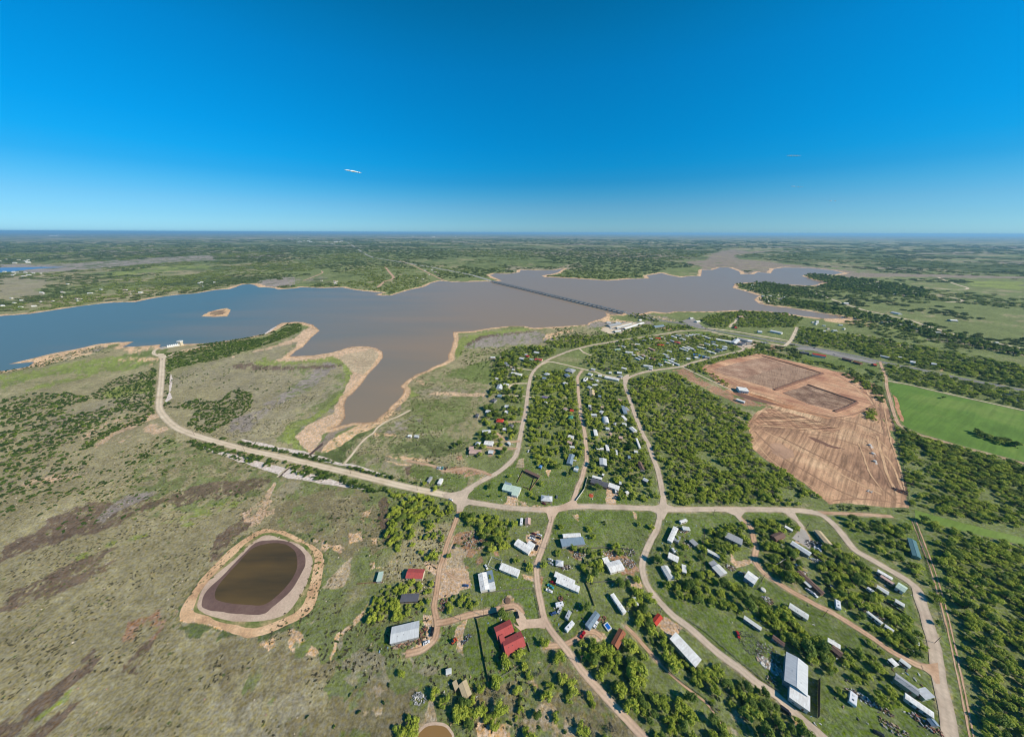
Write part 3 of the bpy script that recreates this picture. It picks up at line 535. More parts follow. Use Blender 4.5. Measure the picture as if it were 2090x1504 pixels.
    at = me.color_attributes.new('cover', 'FLOAT_COLOR', 'POINT')
    at.data.foreach_set('color', np.concatenate([col, np.ones((len(v), 1))], 1).astype(np.float32).ravel())
    m, nt, b = newmat('turf_and_soil')
    ca = N(nt, 'ShaderNodeVertexColor'); ca.layer_name = 'cover'
    tc = N(nt, 'ShaderNodeTexCoord'); out = ca.outputs[0]; hs_ = []
    for s, dtl, lo, hi, rr in ((.55, 6, .42, 1.55, .8), (.13, 5, .7, 1.3, .62), (.018, 4, .84, 1.16, .5)):
        n = N(nt, 'ShaderNodeTexNoise'); n.inputs['Scale'].default_value = s; n.inputs['Detail'].default_value = dtl; n.inputs['Roughness'].default_value = rr
        L(nt, tc.outputs['Object'], n.inputs['Vector'])
        r = N(nt, 'ShaderNodeMapRange'); r.inputs[1].default_value = .3; r.inputs[2].default_value = .7; r.inputs[3].default_value = lo; r.inputs[4].default_value = hi
        L(nt, n.outputs['Fac'], r.inputs[0]); x = N(nt, 'ShaderNodeVectorMath', operation='SCALE'); L(nt, out, x.inputs[0]); L(nt, r.outputs[0], x.inputs['Scale']); out = x.outputs[0]; hs_.append(n)
    # colour shift of single plants: yellowish and greyish blades
    n = N(nt, 'ShaderNodeTexNoise'); n.inputs['Scale'].default_value = .45; n.inputs['Detail'].default_value = 4; L(nt, tc.outputs['Object'], n.inputs['Vector'])
    hsv = N(nt, 'ShaderNodeHueSaturation'); r = N(nt, 'ShaderNodeMapRange'); r.inputs[1].default_value = .3; r.inputs[2].default_value = .7; r.inputs[3].default_value = .6; r.inputs[4].default_value = 1.3
    L(nt, n.outputs['Fac'], r.inputs[0]); L(nt, r.outputs[0], hsv.inputs['Saturation']); L(nt, out, hsv.inputs['Color'])
    L(nt, hsv.outputs[0], b.inputs['Base Color']); b.inputs['Roughness'].default_value = 1; b.inputs['Specular IOR Level'].default_value = .05
    bp = N(nt, 'ShaderNodeBump'); bp.inputs['Strength'].default_value = 1.0; bp.inputs['Distance'].default_value = 1.3; L(nt, hs_[0].outputs['Fac'], bp.inputs['Height']); L(nt, bp.outputs[0], b.inputs['Normal'])
    me.materials.append(m)
    o = link('ground', me); o['kind'] = 'structure'
build_ground()

def watermat(key, c1, c2, grad=None, rough=.3, spec=.2):
    m, nt, b = newmat(key)
    tc = N(nt, 'ShaderNodeTexCoord'); n = N(nt, 'ShaderNodeTexNoise'); n.inputs['Scale'].default_value = .0035; n.inputs['Detail'].default_value = 6
    mp = N(nt, 'ShaderNodeMapping'); mp.inputs['Scale'].default_value = (.45, 2.6, 1); L(nt, tc.outputs['Object'], mp.inputs[0]); L(nt, mp.outputs[0], n.inputs['Vector'])
    fac = n.outputs['Fac']
    if grad:   # silt carried along the reservoir: clear and blue at one end, muddy at the other
        (ax, ay), (bx, by) = grad
        sp = N(nt, 'ShaderNodeSeparateXYZ'); L(nt, tc.outputs['Object'], sp.inputs[0])
        dx, dy = bx - ax, by - ay; q = dx * dx + dy * dy
        m1 = N(nt, 'ShaderNodeMath', operation='MULTIPLY_ADD'); m1.inputs[1].default_value = dx / q; m1.inputs[2].default_value = -(ax * dx + ay * dy) / q; L(nt, sp.outputs[0], m1.inputs[0])
        m2 = N(nt, 'ShaderNodeMath', operation='MULTIPLY_ADD'); m2.inputs[1].default_value = dy / q; L(nt, sp.outputs[1], m2.inputs[0]); L(nt, m1.outputs[0], m2.inputs[2])
        m3 = N(nt, 'ShaderNodeMath', operation='MULTIPLY_ADD'); m3.inputs[1].default_value = .8; m3.inputs[2].default_value = -.4; L(nt, fac, m3.inputs[0])
        m4 = N(nt, 'ShaderNodeMath', operation='ADD'); m4.use_clamp = True; L(nt, m2.outputs[0], m4.inputs[0]); L(nt, m3.outputs[0], m4.inputs[1]); fac = m4.outputs[0]
    rp = N(nt, 'ShaderNodeValToRGB'); rp.color_ramp.elements[0].color = (*lin(c1), 1); rp.color_ramp.elements[1].color = (*lin(c2), 1)
    if not grad: rp.color_ramp.elements[0].position = .35; rp.color_ramp.elements[1].position = .65
    L(nt, fac, rp.inputs[0]); L(nt, rp.outputs[0], b.inputs['Base Color'])
    b.inputs['Roughness'].default_value = rough; b.inputs['IOR'].default_value = 1.33; b.inputs['Specular IOR Level'].default_value = spec
    w1 = N(nt, 'ShaderNodeTexNoise'); w1.inputs['Scale'].default_value = .25; w1.inputs['Detail'].default_value = 4; L(nt, tc.outputs['Object'], w1.inputs['Vector'])
    bp = N(nt, 'ShaderNodeBump'); bp.inputs['Strength'].default_value = .12; bp.inputs['Distance'].default_value = .3; L(nt, w1.outputs['Fac'], bp.inputs['Height']); L(nt, bp.outputs[0], b.inputs['Normal'])
    return m
gA = W(150, 700); gB = W(950, 660)
WM = watermat('lake_water', (92, 110, 108), (146, 126, 102), ((gA.x, gA.y), (gB.x, gB.y)))
# lake with the island cut out: built as one sheet, the island lies 12 cm higher
blob(lakew, .06, 'lake', WM, .8, 6)
blob(islw, .12, 'island', groundmat('island_sand', [(170, 132, 104), (222, 182, 136), (232, 192, 146)], .03, .3), 2, 10)
blob(np.array([p * .55 + islw.mean(0) * .45 for p in islw]), .2, 'island_scrub', groundmat('island_scrub', [(120, 96, 80), (150, 124, 100), (170, 150, 110)], .05, .3), 4, 10)
blob(P_('-20,547 0,546.5 60,545.5 137,545 70,549 40,553 0,556 -20,557'), .06, 'far_water', watermat('far_water', (84, 112, 150), (96, 124, 160)), 4, 20)
blob(P_('2035,803 2060,800 2100,812 2100,822 2070,818'), .06, 'pond', watermat('stock_tank', (110, 122, 122), (120, 128, 124)), 1, 4)
# near pond: sandy levee, weedy strip, mud shelf
blob(P_('537,1079 592,1090 643,1115 661,1140 654,1190 640,1240 594,1271 523,1299 468,1288 416,1271 371,1267 374,1233 409,1184 468,1124'), .02, 'pond_levee', groundmat('levee_sand', [(186, 146, 110), (216, 176, 134), (232, 194, 152)], .08, .8, sd=.35, bump=.8), 2.6, 1.5, seed=8, soft=True)
blob(P_('535,1088 588,1097 626,1115 641,1138 635,1185 620,1230 585,1257 522,1281 472,1273 425,1258 394,1250 396,1230 420,1192 472,1136'), .035, 'pond_weeds', groundmat('pond_weeds', [(92, 112, 46), (140, 138, 86), (190, 164, 120)], .09, .6, sd=.4, bump=1), 2.0, 1.5, seed=9, soft=True)
# mud shelf, wet rim and brown water
blob(P_('533,1095 575,1100 620,1116 637.6,1147 627,1189 592,1245 557.5,1262 505,1269 453,1262 411,1248 402.4,1231 418,1196 470,1147'), .05, 'pond_bank', groundmat('pond_bank', [(186, 160, 138), (200, 174, 150), (208, 184, 158)], .05, .8, sd=.2), 1.6, 1.5, seed=3, soft=True)
blob(P_('522.6,1107 557.5,1102 592,1107 616.7,1126 623.7,1147 613,1175 592,1206.5 557.5,1237.8 536.6,1251.8 487.8,1251.8 435.5,1244.8 411,1234 421.6,1206.5 453,1175 494.8,1133'), .09, 'pond_mud', groundmat('pond_mud', [(104, 82, 72), (114, 90, 80), (124, 100, 88)], .08, .6, bump=.2, rough=.45, sd=.15), 1.6, 1.5, seed=4, soft=True)
PW = watermat('pond_water', (72, 62, 44), (98, 80, 50), rough=.4); PW.node_tree.nodes['Noise Texture'].inputs['Scale'].default_value = .03
blob(P_('515.7,1119 545,1109 575,1109 595,1117 606,1133 606,1161 585,1196 543.6,1231 505,1234 453,1227 439,1217 449.5,1189 487.8,1147'), .13, 'pond', PW, 1.0, 1.5, seed=5, soft=True)
PW2 = watermat('small_pond_water', (136, 104, 62), (150, 118, 76), rough=.2)
blob(P_('852,1504 861,1489.6 873,1481.5 890.7,1480 908,1484 917.5,1494 922,1504 916,1530 885,1548 855,1530'), .08, 'pond', PW2, .6, 1.5, seed=6, soft=True)
blob(P_('846,1504 857,1486 870,1476 892,1474 912,1479 922,1490 928,1504 920,1536 885,1556 850,1536'), .04, 'pond_bank', MC['pond_bank'], 1.2, 1.5, seed=7, soft=True)

# ---- roads
TM = {'pale': groundmat('pale_gravel', [(202, 182, 150), (216, 196, 166), (224, 206, 176)], .06, .9, bump=.2, sd=.12, ruts=1),
      'grey': groundmat('worn_seal', [(184, 164, 142), (200, 180, 156), (212, 190, 164)], .07, .5, bump=.15, sd=.14, ruts=0.6),
      'pink': groundmat('pinkish_gravel', [(190, 162, 138), (206, 178, 150), (216, 188, 160)], .06, .7, bump=.2, sd=.14, ruts=0.9),
      'dirt': groundmat('bare_dirt', [(184, 148, 116), (200, 164, 132), (212, 180, 146)], .07, .6, bump=.3, sd=.2, ruts=1.3),
      'asph': groundmat('asphalt', [(112, 112, 110), (122, 121, 118), (130, 128, 124)], .04, .4, bump=.1, sd=.1),
      'asph2': groundmat('far_asphalt', [(150, 150, 142), (160, 158, 150), (170, 166, 156)], .01, .1, bump=.0, sd=.1)}
def ribbon(name, q, wd, z, m, rag=.35):
    n = len(q); T = np.gradient(q, axis=0); T /= np.linalg.norm(T, axis=1)[:, None] + 1e-9
    Nn = np.stack([-T[:, 1], T[:, 0]], 1); v = []; f = []
    cols = 8
    for i in range(n):
        for k in range(cols + 1):
            s = (k / cols - .5); e = 0
            if k in (0, cols): e = (float(fbm(q[i:i + 1, 0], q[i:i + 1, 1], 5, 3 + k, 2)[0]) - .5) * rag * 2
            p = q[i] + Nn[i] * (s * wd + e * (1 if k else -1)); v.append((p[0], p[1], z))
    for i in range(n - 1):
        for k in range(cols):
            a = i * (cols + 1) + k; f.append((a, a + cols + 1, a + cols + 2, a + 1))
    me = bpy.data.meshes.new(name); me.from_pydata(v, [], f); me.materials.append(m); me.update()
    at = me.attributes.new('across', 'FLOAT', 'POINT'); at.data.foreach_set('value', [k / cols for i in range(n) for k in range(cols + 1)])
    bm = bmesh.new(); bm.from_mesh(me)
    for F_ in bm.faces:
        if F_.normal.z < 0: F_.normal_flip()
    bm.to_mesh(me); bm.free()
    o = link(name, me); o['kind'] = 'structure'; return o
for i, (nm, wd, tone, q) in enumerate(roadw):
    ribbon(nm, q, wd, .10 + .012 * (i % 9) + (.02 if nm == 'road' else 0), TM[tone], .35 if np.hypot(*q.mean(0)) < 700 else 1.0)
# flared junctions and paved aprons
J = [('grey', P_('902,1008 930,1004 945,1000 960,993 968,998 957,1008 953,1018 975,1023 960,1029 948,1034 944,1044 932,1044 932,1030 918,1020 905,1014')),
     ('pink', P_('1085,1037 1140,1034 1168,1020 1176,1022 1180,1031 1210,1034 1160,1039 1140,1045 1130,1060 1119,1060 1116,1048 1105,1042 1085,1041')),
     ('grey', P_('1325,1035 1345,1030 1350,1018 1357,1018 1362,1030 1380,1036 1400,1038 1385,1042 1363,1045 1355,1060 1342,1060 1340,1048 1325,1041')),
     ('grey', P_('1470,1037 1560,1038 1520,1045 1512,1055 1518,1064 1510,1064 1500,1052 1480,1044')),
     ('grey', P_('1580,1038 1660,1040 1640,1046 1622,1047 1630,1060 1622,1062 1610,1050 1595,1045 1580,1044')),
     ('dirt', P_('1880,1357 1914,1352 1918,1395 1910,1395 1900,1378 1884,1366')),
     ('pale', P_('322,722 341,722 336,738 328,738')),
     ('grey', P_('1271,770 1278,765 1285,764 1282,772 1280,785 1273,785')),
     ('pink', P_('1104,1260 1100,1262 1075,1264 1068,1252 1056,1242 1052,1252 1054,1268 1060,1278 1048,1274 1062,1287 1075,1282 1100,1281 1112,1283 1116,1270 1110,1255')),
     ('asph2', P_('1391,656 1400,652 1415,649 1424,657 1434,666 1445,672 1425,670 1410,664')),
     ('asph2', P_('1622,718 1632,714 1660,716 1690,724 1720,731 1760,738 1785,744 1790,739 1740,728 1700,719 1660,711 1635,708 1625,710')),
     ('pale', P_('1236,668 1290,657 1312,664 1275,680 1250,684 1225,674')),
     ('grey', P_('1505,692 1540,698 1537,706 1515,712 1500,702'))]
JM = {'grey': groundmat('worn_seal_open', [(184, 164, 142), (200, 180, 156), (212, 190, 164)], .07, .5, bump=.15, sd=.16), 'pink': groundmat('pinkish_gravel_open', [(190, 162, 138), (206, 178, 150), (216, 188, 160)], .06, .7, bump=.2, sd=.16), 'dirt': groundmat('bare_dirt_open', [(184, 148, 116), (200, 164, 132), (212, 180, 146)], .07, .6, bump=.3, sd=.2), 'pale': groundmat('pale_gravel_open', [(202, 182, 150), (216, 196, 166), (224, 206, 176)], .06, .9, bump=.2, sd=.14)}
for i, (t, pl) in enumerate(J):
    blob(pl, .235 + i * .006, 'junction' if i < 8 else 'paved_yard', JM[t] if t != 'asph2' else groundmat('worn_asphalt_yard', [(132, 126, 120), (148, 142, 134), (160, 152, 144)], .05, .4, sd=.12), .35, 2, seed=i)
blob(P_('1637,1074 1642,1078 1652,1098 1654,1122 1640,1112 1616,1098 1622,1092'), .09, 'paved_yard', groundmat('concrete_yard', [(160, 152, 142), (174, 166, 156), (182, 174, 162)], .1, .6, bump=.1, sd=.1), .3, 2)
# edge lines of the highway
hw = [q for nm, wd, t, q in roadw if nm == 'highway' and t == 'asph'][0]
WL = mat('road_paint', (226, 222, 206), .7)
def offs(q, d):
    T = np.gradient(q, axis=0); T /= np.linalg.norm(T, axis=1)[:, None]; return q + np.stack([-T[:, 1], T[:, 0]], 1) * d
for d in (-6.2, 6.2): ribbon('road_marking', offs(hw, d), .3, .30, WL, 0)
ribbon('road_marking', hw, .25, .30, mat('yellow_paint', (214, 176, 70), .7), 0)

# ---- rock bands on both faces of the dam
RK = groundmat('riprap', [(196, 178, 164), (222, 206, 192), (236, 224, 212)], .25, 1.2, bump=.7, sd=.3)
blob(P_('406,911 416,912 470,925 550,947 609,961 669,975 729,993 747,998 729,998 649,985.5 589,975.5 529.5,955.5 470,935.5 434,923.5 408,914'), .05, 'rock_band', RK, 1.3, 2, seed=12)
blob(P_('490,895 530,903 570,912 620,920 640,927 660,932 690,943 729,949.5 765,962 790,972 765,966 729,955 690,949 660,942 640,935 615,929 565,919 530,910 495,900'), .05, 'rock_band', RK, 1.3, 2, seed=13)
blob(P_('348,762 352,770 351,790 347,800 351,812 340,822 337,818 345,800 346,780'), .05, 'rock_band', RK, 1.3, 2, seed=14)
blob(P_('539,682 552,672 572,663 565,667 553,675 542,683'), .08, 'rock_band', RK, 1.3, 2, seed=15)
SM = mat('wet_channel', (92, 70, 56), .6)
for pl in (P_('628,929 634,930 647,918 660,908 658,904 645,914'), P_('568,974 571,975 584,962 592,955 590,954 580,962')): blob(pl, .1, 'drain_channel', SM, .4, 1)
blob(P_('564,973 567,974 590,955 587,954 575,962'), .09, 'drain_channel', mat('pale_concrete', (206, 190, 160), .8), .2, 1)

# ---- the cleared building site
EA = dict(bump=.6)
M1 = groundmat('graded_soil', [(152, 116, 90), (196, 154, 118), (226, 188, 146)], .012, .5, stripe=[(R(50), .09, .42, 3)], sd=.3, **EA)
M2 = groundmat('graded_soil_upper', [(176, 126, 98), (206, 156, 120), (226, 182, 142)], .02, .5, stripe=[(R(-45), .09, .4, 3)], sd=.3, **EA)
M3 = groundmat('dug_basin_floor', [(156, 124, 100), (172, 140, 114), (188, 156, 128)], .05, .6, stripe=[(R(40), .4, .3, 2), (R(-50), .15, .2, 2)], sd=.35, **EA)
M4 = groundmat('dark_basin_floor', [(120, 92, 74), (156, 124, 100), (188, 156, 128)], .06, .5, stripe=(R(-50), .2, .5, 4), sd=.5, **EA)
M5 = groundmat('red_soil', [(160, 108, 76), (190, 138, 100), (212, 164, 124)], .05, .5, sd=.3, **EA)
MD = mat('dark_soil_and_shade', (128, 90, 68), .95, .15, .4)  # dark soil; on the added banks the dug walls' shade is in the colour
blob(P_('1430,752 1440,745 1480,735 1545,722 1555,722 1620,738 1680,752 1720,760 1770,778 1790,790 1795,830 1798,850 1810,870 1822,890 1832,940 1850,1000 1855,1030 1852,1036 1800,1034 1740,1028 1692,1028 1680,1018 1640,985 1600,962 1560,935 1535,915 1530,890 1525,865 1545,840 1566,830 1600,840 1560,822 1500,802 1470,785'), .05, 'cleared_site', M1, 2.0, 3, seed=20)
blob(P_('1430,752 1480,735 1550,723 1620,738 1690,754 1730,768 1760,788 1782,820 1776,832 1740,852 1700,850 1640,838 1600,822 1540,800 1480,780'), .09, 'cleared_site', M2, 1.2, 3, seed=21)
blob(P_('1455,754 1500,742 1558,729 1610,744 1560,762 1513,774 1480,766'), .13, 'dug_basin', groundmat('scraped_soil', [(160, 122, 98), (186, 148, 120), (208, 172, 142)], .04, .5, stripe=(R(-50), .25, .5, 4), sd=.45, bump=.8), 1, 3, seed=22)
blob(P_('1513,774 1610,744 1676,763 1580,795'), .14, 'dug_basin', M3, .6, 3, seed=23)
blob(P_('1597,802 1648,786 1744,820 1704,838 1650,825'), .14, 'dug_basin', M4, .6, 3, seed=24)
blob(P_('1780,780 1795,790 1812,830 1822,860 1828,880 1815,880 1800,850 1790,820'), .12, 'cleared_site', M1, 1.5, 3, seed=25)
blob(P_('1478,794 1496,797 1510,797 1560,810 1610,826 1650,838 1700,852 1690,855 1640,842 1590,830 1540,818 1500,806'), .13, 'haul_road', M5, 1, 3, seed=26)
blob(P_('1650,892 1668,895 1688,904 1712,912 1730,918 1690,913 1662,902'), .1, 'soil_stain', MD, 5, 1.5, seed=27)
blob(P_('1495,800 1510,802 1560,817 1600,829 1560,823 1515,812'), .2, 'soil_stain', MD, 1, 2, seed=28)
M6 = groundmat('scraped_lanes', [(166, 124, 96), (198, 152, 116), (226, 184, 142)], .05, .5, stripe=[(R(84), .12, .6, 2), (R(5), .12, .45, 2)], sd=.4, bump=.8)
blob(P_('1535,862 1552,842 1575,832 1620,845 1680,862 1720,875 1700,886 1640,878 1580,872 1540,868'), .12, 'scraped_ground', M6, 2, 3, seed=40)
blob(P_('1562,905 1590,900 1615,915 1620,930 1600,938 1575,925'), .11, 'scraped_ground', groundmat('damp_clay', [(166, 132, 108), (180, 144, 116), (192, 154, 124)], .05, .5, sd=.2), 5, 3, seed=41)
TRK = groundmat('track_light', [(196, 156, 116), (208, 168, 128), (218, 180, 138)], .08, .6, sd=.25); TRD = groundmat('track_dark', [(146, 112, 86), (160, 124, 96), (172, 136, 106)], .08, .6, sd=.25)
for i, pl in enumerate(['1532,880 1545,905 1570,935 1610,965 1660,995 1700,1020', '1540,880 1560,900 1600,935 1650,965 1710,1000 1760,1020', '1560,880 1610,905 1670,940 1730,975 1800,1010', '1530,872 1600,880 1680,890 1740,905 1790,930 1830,975', '1545,868 1620,874 1700,884 1770,905 1815,940 1842,1000', '1590,890 1650,920 1720,955 1790,990 1830,1020', '1752,905 1762,930 1775,965 1800,1000', '1768,900 1785,930 1800,960 1820,1000', '1790,890 1800,930 1812,970 1832,1010', '1700,1022 1750,1018 1800,1022 1845,1028', '1560,842 1640,860 1720,875 1780,890 1812,915', '1620,835 1700,852 1760,868 1810,890', '1800,800 1806,840 1812,870 1818,900 1838,960 1848,1010', '1790,785 1796,820 1800,860 1808,890', '1690,765 1740,790 1770,812 1782,826', '1700,762 1750,790 1775,810 1786,830', '1450,752 1490,775 1540,797 1600,818 1650,834', '1440,752 1480,735 1550,726', '1690,848 1740,840 1775,826', '1650,842 1700,852 1745,845 1780,828']):
    ribbon('tyre_track', smooth([tuple(q) for q in XY(P_(pl))]), 1.5 + (i % 3) * .5, .18 + .004 * i, TRD if i % 2 else TRK, .6)
# banks added in place of dug walls, to make the basins' shaded edges
def bank(pts, wd, h, name='added_bank', m=MD):
    q = smooth([tuple(p) for p in XY(pts)], 5); n = len(q)
    T = np.gradient(q, axis=0); T /= np.linalg.norm(T, axis=1)[:, None]; Nn = np.stack([-T[:, 1], T[:, 0]], 1)
    mb = MB(); prof = [(-.5, 0), (-.2, .9), (.05, 1), (.5, 0)]
    P = [[(q[i][0] + Nn[i][0] * wd * a, q[i][1] + Nn[i][1] * wd * a, .1 + h * b * (.8 + .3 * random.random())) for a, b in prof] for i in range(n)]
    for i in range(n - 1):
        for k in range(3): mb.quad(P[i][k], P[i + 1][k], P[i + 1][k + 1], P[i][k + 1])
    mb.poly(P[0]); mb.poly(P[-1][::-1])
    o = mb.build(name, m); o['kind'] = 'structure'; return o
bank(P_('1556,727 1610,742 1678,762'), 7, 1.6); bank(P_('1679,762 1640,775 1580,796'), 7, 1.8)
bank(P_('1648,785 1700,803 1749,820'), 6, 1.6); bank(P_('1749,821 1728,831 1703,840'), 6, 1.6)
bank(P_('1510,798 1560,812 1610,828'), 4, .8, m=M5)
for i, pl in enumerate(['1860,1060 1880,1110 1905,1180 1930,1270 1950,1360 1975,1480 1985,1540', '1868,1060 1888,1110 1913,1180 1938,1270 1958,1360 1983,1480 1993,1540']): ribbon('dirt_track', smooth([tuple(q) for q in XY(P_(pl))]), .9, .1, TM['dirt'], .5)
for i, pl in enumerate(['1325,1330 1365,1372 1400,1402 1440,1432 1462,1462 1490,1510', '930,1095 915,1130 905,1160', '960,1185 930,1180 905,1165 890,1175']): ribbon('dirt_track', smooth([tuple(q) for q in XY(P_(pl))]), 1.6, .1, TM['dirt'], .6)
# ---- mown crop field on the right
GF = groundmat('young_crop', [(88, 116, 44), (100, 130, 50), (120, 140, 64)], .012, .35, stripe=(R(62), .06, .16, 2), bump=.3, sd=.12)
blob(P_('1812,779 1860,788 1910,800 2009,822 2089,840 2200,865 2200,972 2089,942 1989,916 1919,896 1880,885 1862,877 1842,866 1832,848 1824,820'), .05, 'grass_field', GF, 1, 4, seed=30)
blob(P_('1822,805 1830,812 1840,840 1846,862 1838,858 1828,830'), .09, 'bare_strip', M5, 1, 3, seed=31)
blob(P_('1868,1042 1885,1046 2000,1076 2120,1106 2200,1124 2200,1136 2120,1118 2000,1092 1905,1068 1868,1062'), .05, 'grass_strip', groundmat('mown_strip', [(108, 132, 54), (120, 142, 64), (132, 150, 76)], .02, .4, stripe=(R(62), .15, .14, 2), sd=.15), 1, 3, seed=32)
# ================================================================ BUILDINGS
ROOFC = {'white': (240, 239, 232), 'pale': (208, 212, 206), 'silver': (208, 210, 208), 'grey': (164, 166, 166), 'bluegrey': (134, 152, 164), 'slate': (98, 98, 104), 'dark': (78, 74, 72),
         'red': (184, 88, 82), 'scarlet': (192, 72, 56), 'brown': (122, 98, 86), 'tan': (202, 180, 142), 'rust': (152, 98, 74), 'green': (80, 136, 116), 'teal': (96, 132, 136), 'mint': (198, 216, 196), 'pink': (200, 168, 154), 'blue': (92, 138, 190), 'purple': (128, 116, 148)}
WALLC = {'white': (214, 210, 200), 'cream': (204, 190, 160), 'tan': (178, 154, 126), 'blue': (130, 158, 180), 'grey': (150, 150, 146), 'brown': (120, 92, 72), 'green': (120, 146, 130), 'brick': (150, 96, 78), 'dark': (86, 80, 76)}
def RM(c): return roofmat('roof_' + c, ROOFC[c], rust=(150, 90, 60) if c == 'rust' else ((204, 198, 188) if c in ('white', 'pale') else None))
def WMt(c): return mat('wall_' + c, WALLC[c], .8, .1, .8)
GLASS = mat('window_glass', (40, 48, 56), .15, .1, 1, spec=.8); DOORM = mat('door_paint', (110, 84, 66), .6); TRIM = mat('white_trim', (222, 220, 212), .6); SOLES = mat('concrete', (176, 168, 156), .85)
PIPE = mat('vent_metal', (90, 90, 92), .4, metal=.6)
blds = []          # footprint circles used to keep trees off
def roof_mesh(mb, Lx, w, h, typ, rise, ov, th=.12):
    a, b = Lx / 2 + ov, w / 2 + ov
    if typ == 'gable':
        k = rise / (w / 2); e = h - ov * k
        for s in (1, -1):
            p = [(-a, s * b, e), (a, s * b, e), (a, 0, h + rise), (-a, 0, h + rise)]
            if s < 0: p = p[::-1]
            mb.hexa([(x, y, z) for x, y, z in p] + [(x, y, z + th) for x, y, z in p])
        mb.box(-a, -.16, h + rise + .06, a, .16, h + rise + th + .05)
    elif typ == 'hip':
        k = rise / (w / 2); e = h - ov * k; r = max(.3, Lx / 2 - w / 2)
        c = [(-a, -b, e), (a, -b, e), (a, b, e), (-a, b, e)]; t = [(-r, 0, h + rise), (r, 0, h + rise)]
        mb.poly([c[0], c[1], t[1], t[0]]); mb.poly([c[2], c[3], t[0], t[1]]); mb.poly([c[1], c[2], t[1]]); mb.poly([c[3], c[0], t[0]]); mb.poly([c[3], c[2], c[1], c[0]])
    elif typ == 'flat':          # trailer roof: low crown and a rolled edge
        mb.hexa([(-a, -b, h), (a, -b, h), (a, b, h), (-a, b, h), (-a, -b, h + .12), (a, -b, h + .12), (a, b, h + .12), (-a, b, h + .12)])
        mb.hexa([(-a + .05, -b + .1, h + .125), (a - .05, -b + .1, h + .125), (a - .05, b - .1, h + .125), (-a + .05, b - .1, h + .125), (-a + .15, -b * .4, h + .3), (a - .15, -b * .4, h + .3), (a - .15, b * .4, h + .3), (-a + .15, b * .4, h + .3)])
    elif typ == 'mono':
        p = [(-a, -b, h), (a, -b, h), (a, b, h + rise), (-a, b, h + rise)]
        mb.hexa(p + [(x, y, z + th) for x, y, z in p])
    elif typ == 'arch':
        n = 8; prev = None
        for i in range(n + 1):
            t = math.pi * i / n; y = -b * math.cos(t); z = h * .25 + (h * .9 + rise) * math.sin(t)
            if prev: mb.quad((-a, prev[0], prev[1]), (a, prev[0], prev[1]), (a, y, z), (-a, y, z))
            prev = (y, z)
def shell(mb, Lx, w, h, typ, rise):
    a, b = Lx / 2, w / 2
    if typ == 'arch':
        n = 8
        for s in (-a + .05, a - .05):
            mb.poly([(s, -b, 0)] + [(s, -b * math.cos(math.pi * i / n), h * .25 + (h * .9 + rise) * math.sin(math.pi * i / n) - .03) for i in range(n + 1)] + [(s, b, 0)])
        mb.box(-a, -b, 0, a, -b + .1, h * .3); mb.box(-a, b - .1, 0, a, b, h * .3); return
    mb.quad((-a, -b, 0), (a, -b, 0), (a, -b, h), (-a, -b, h)); mb.quad((a, b, 0), (-a, b, 0), (-a, b, h + (rise if typ == 'mono' else 0)), (a, b, h + (rise if typ == 'mono' else 0)))
    for s in (-1, 1):
        x = s * a
        if typ == 'gable': p = [(x, -b, 0), (x, b, 0), (x, b, h), (x, 0, h + rise), (x, -b, h)]
        elif typ == 'mono': p = [(x, -b, 0), (x, b, 0), (x, b, h + rise), (x, -b, h)]
        else: p = [(x, -b, 0), (x, b, 0), (x, b, h), (x, -b, h)]
        mb.poly(p if s > 0 else p[::-1])
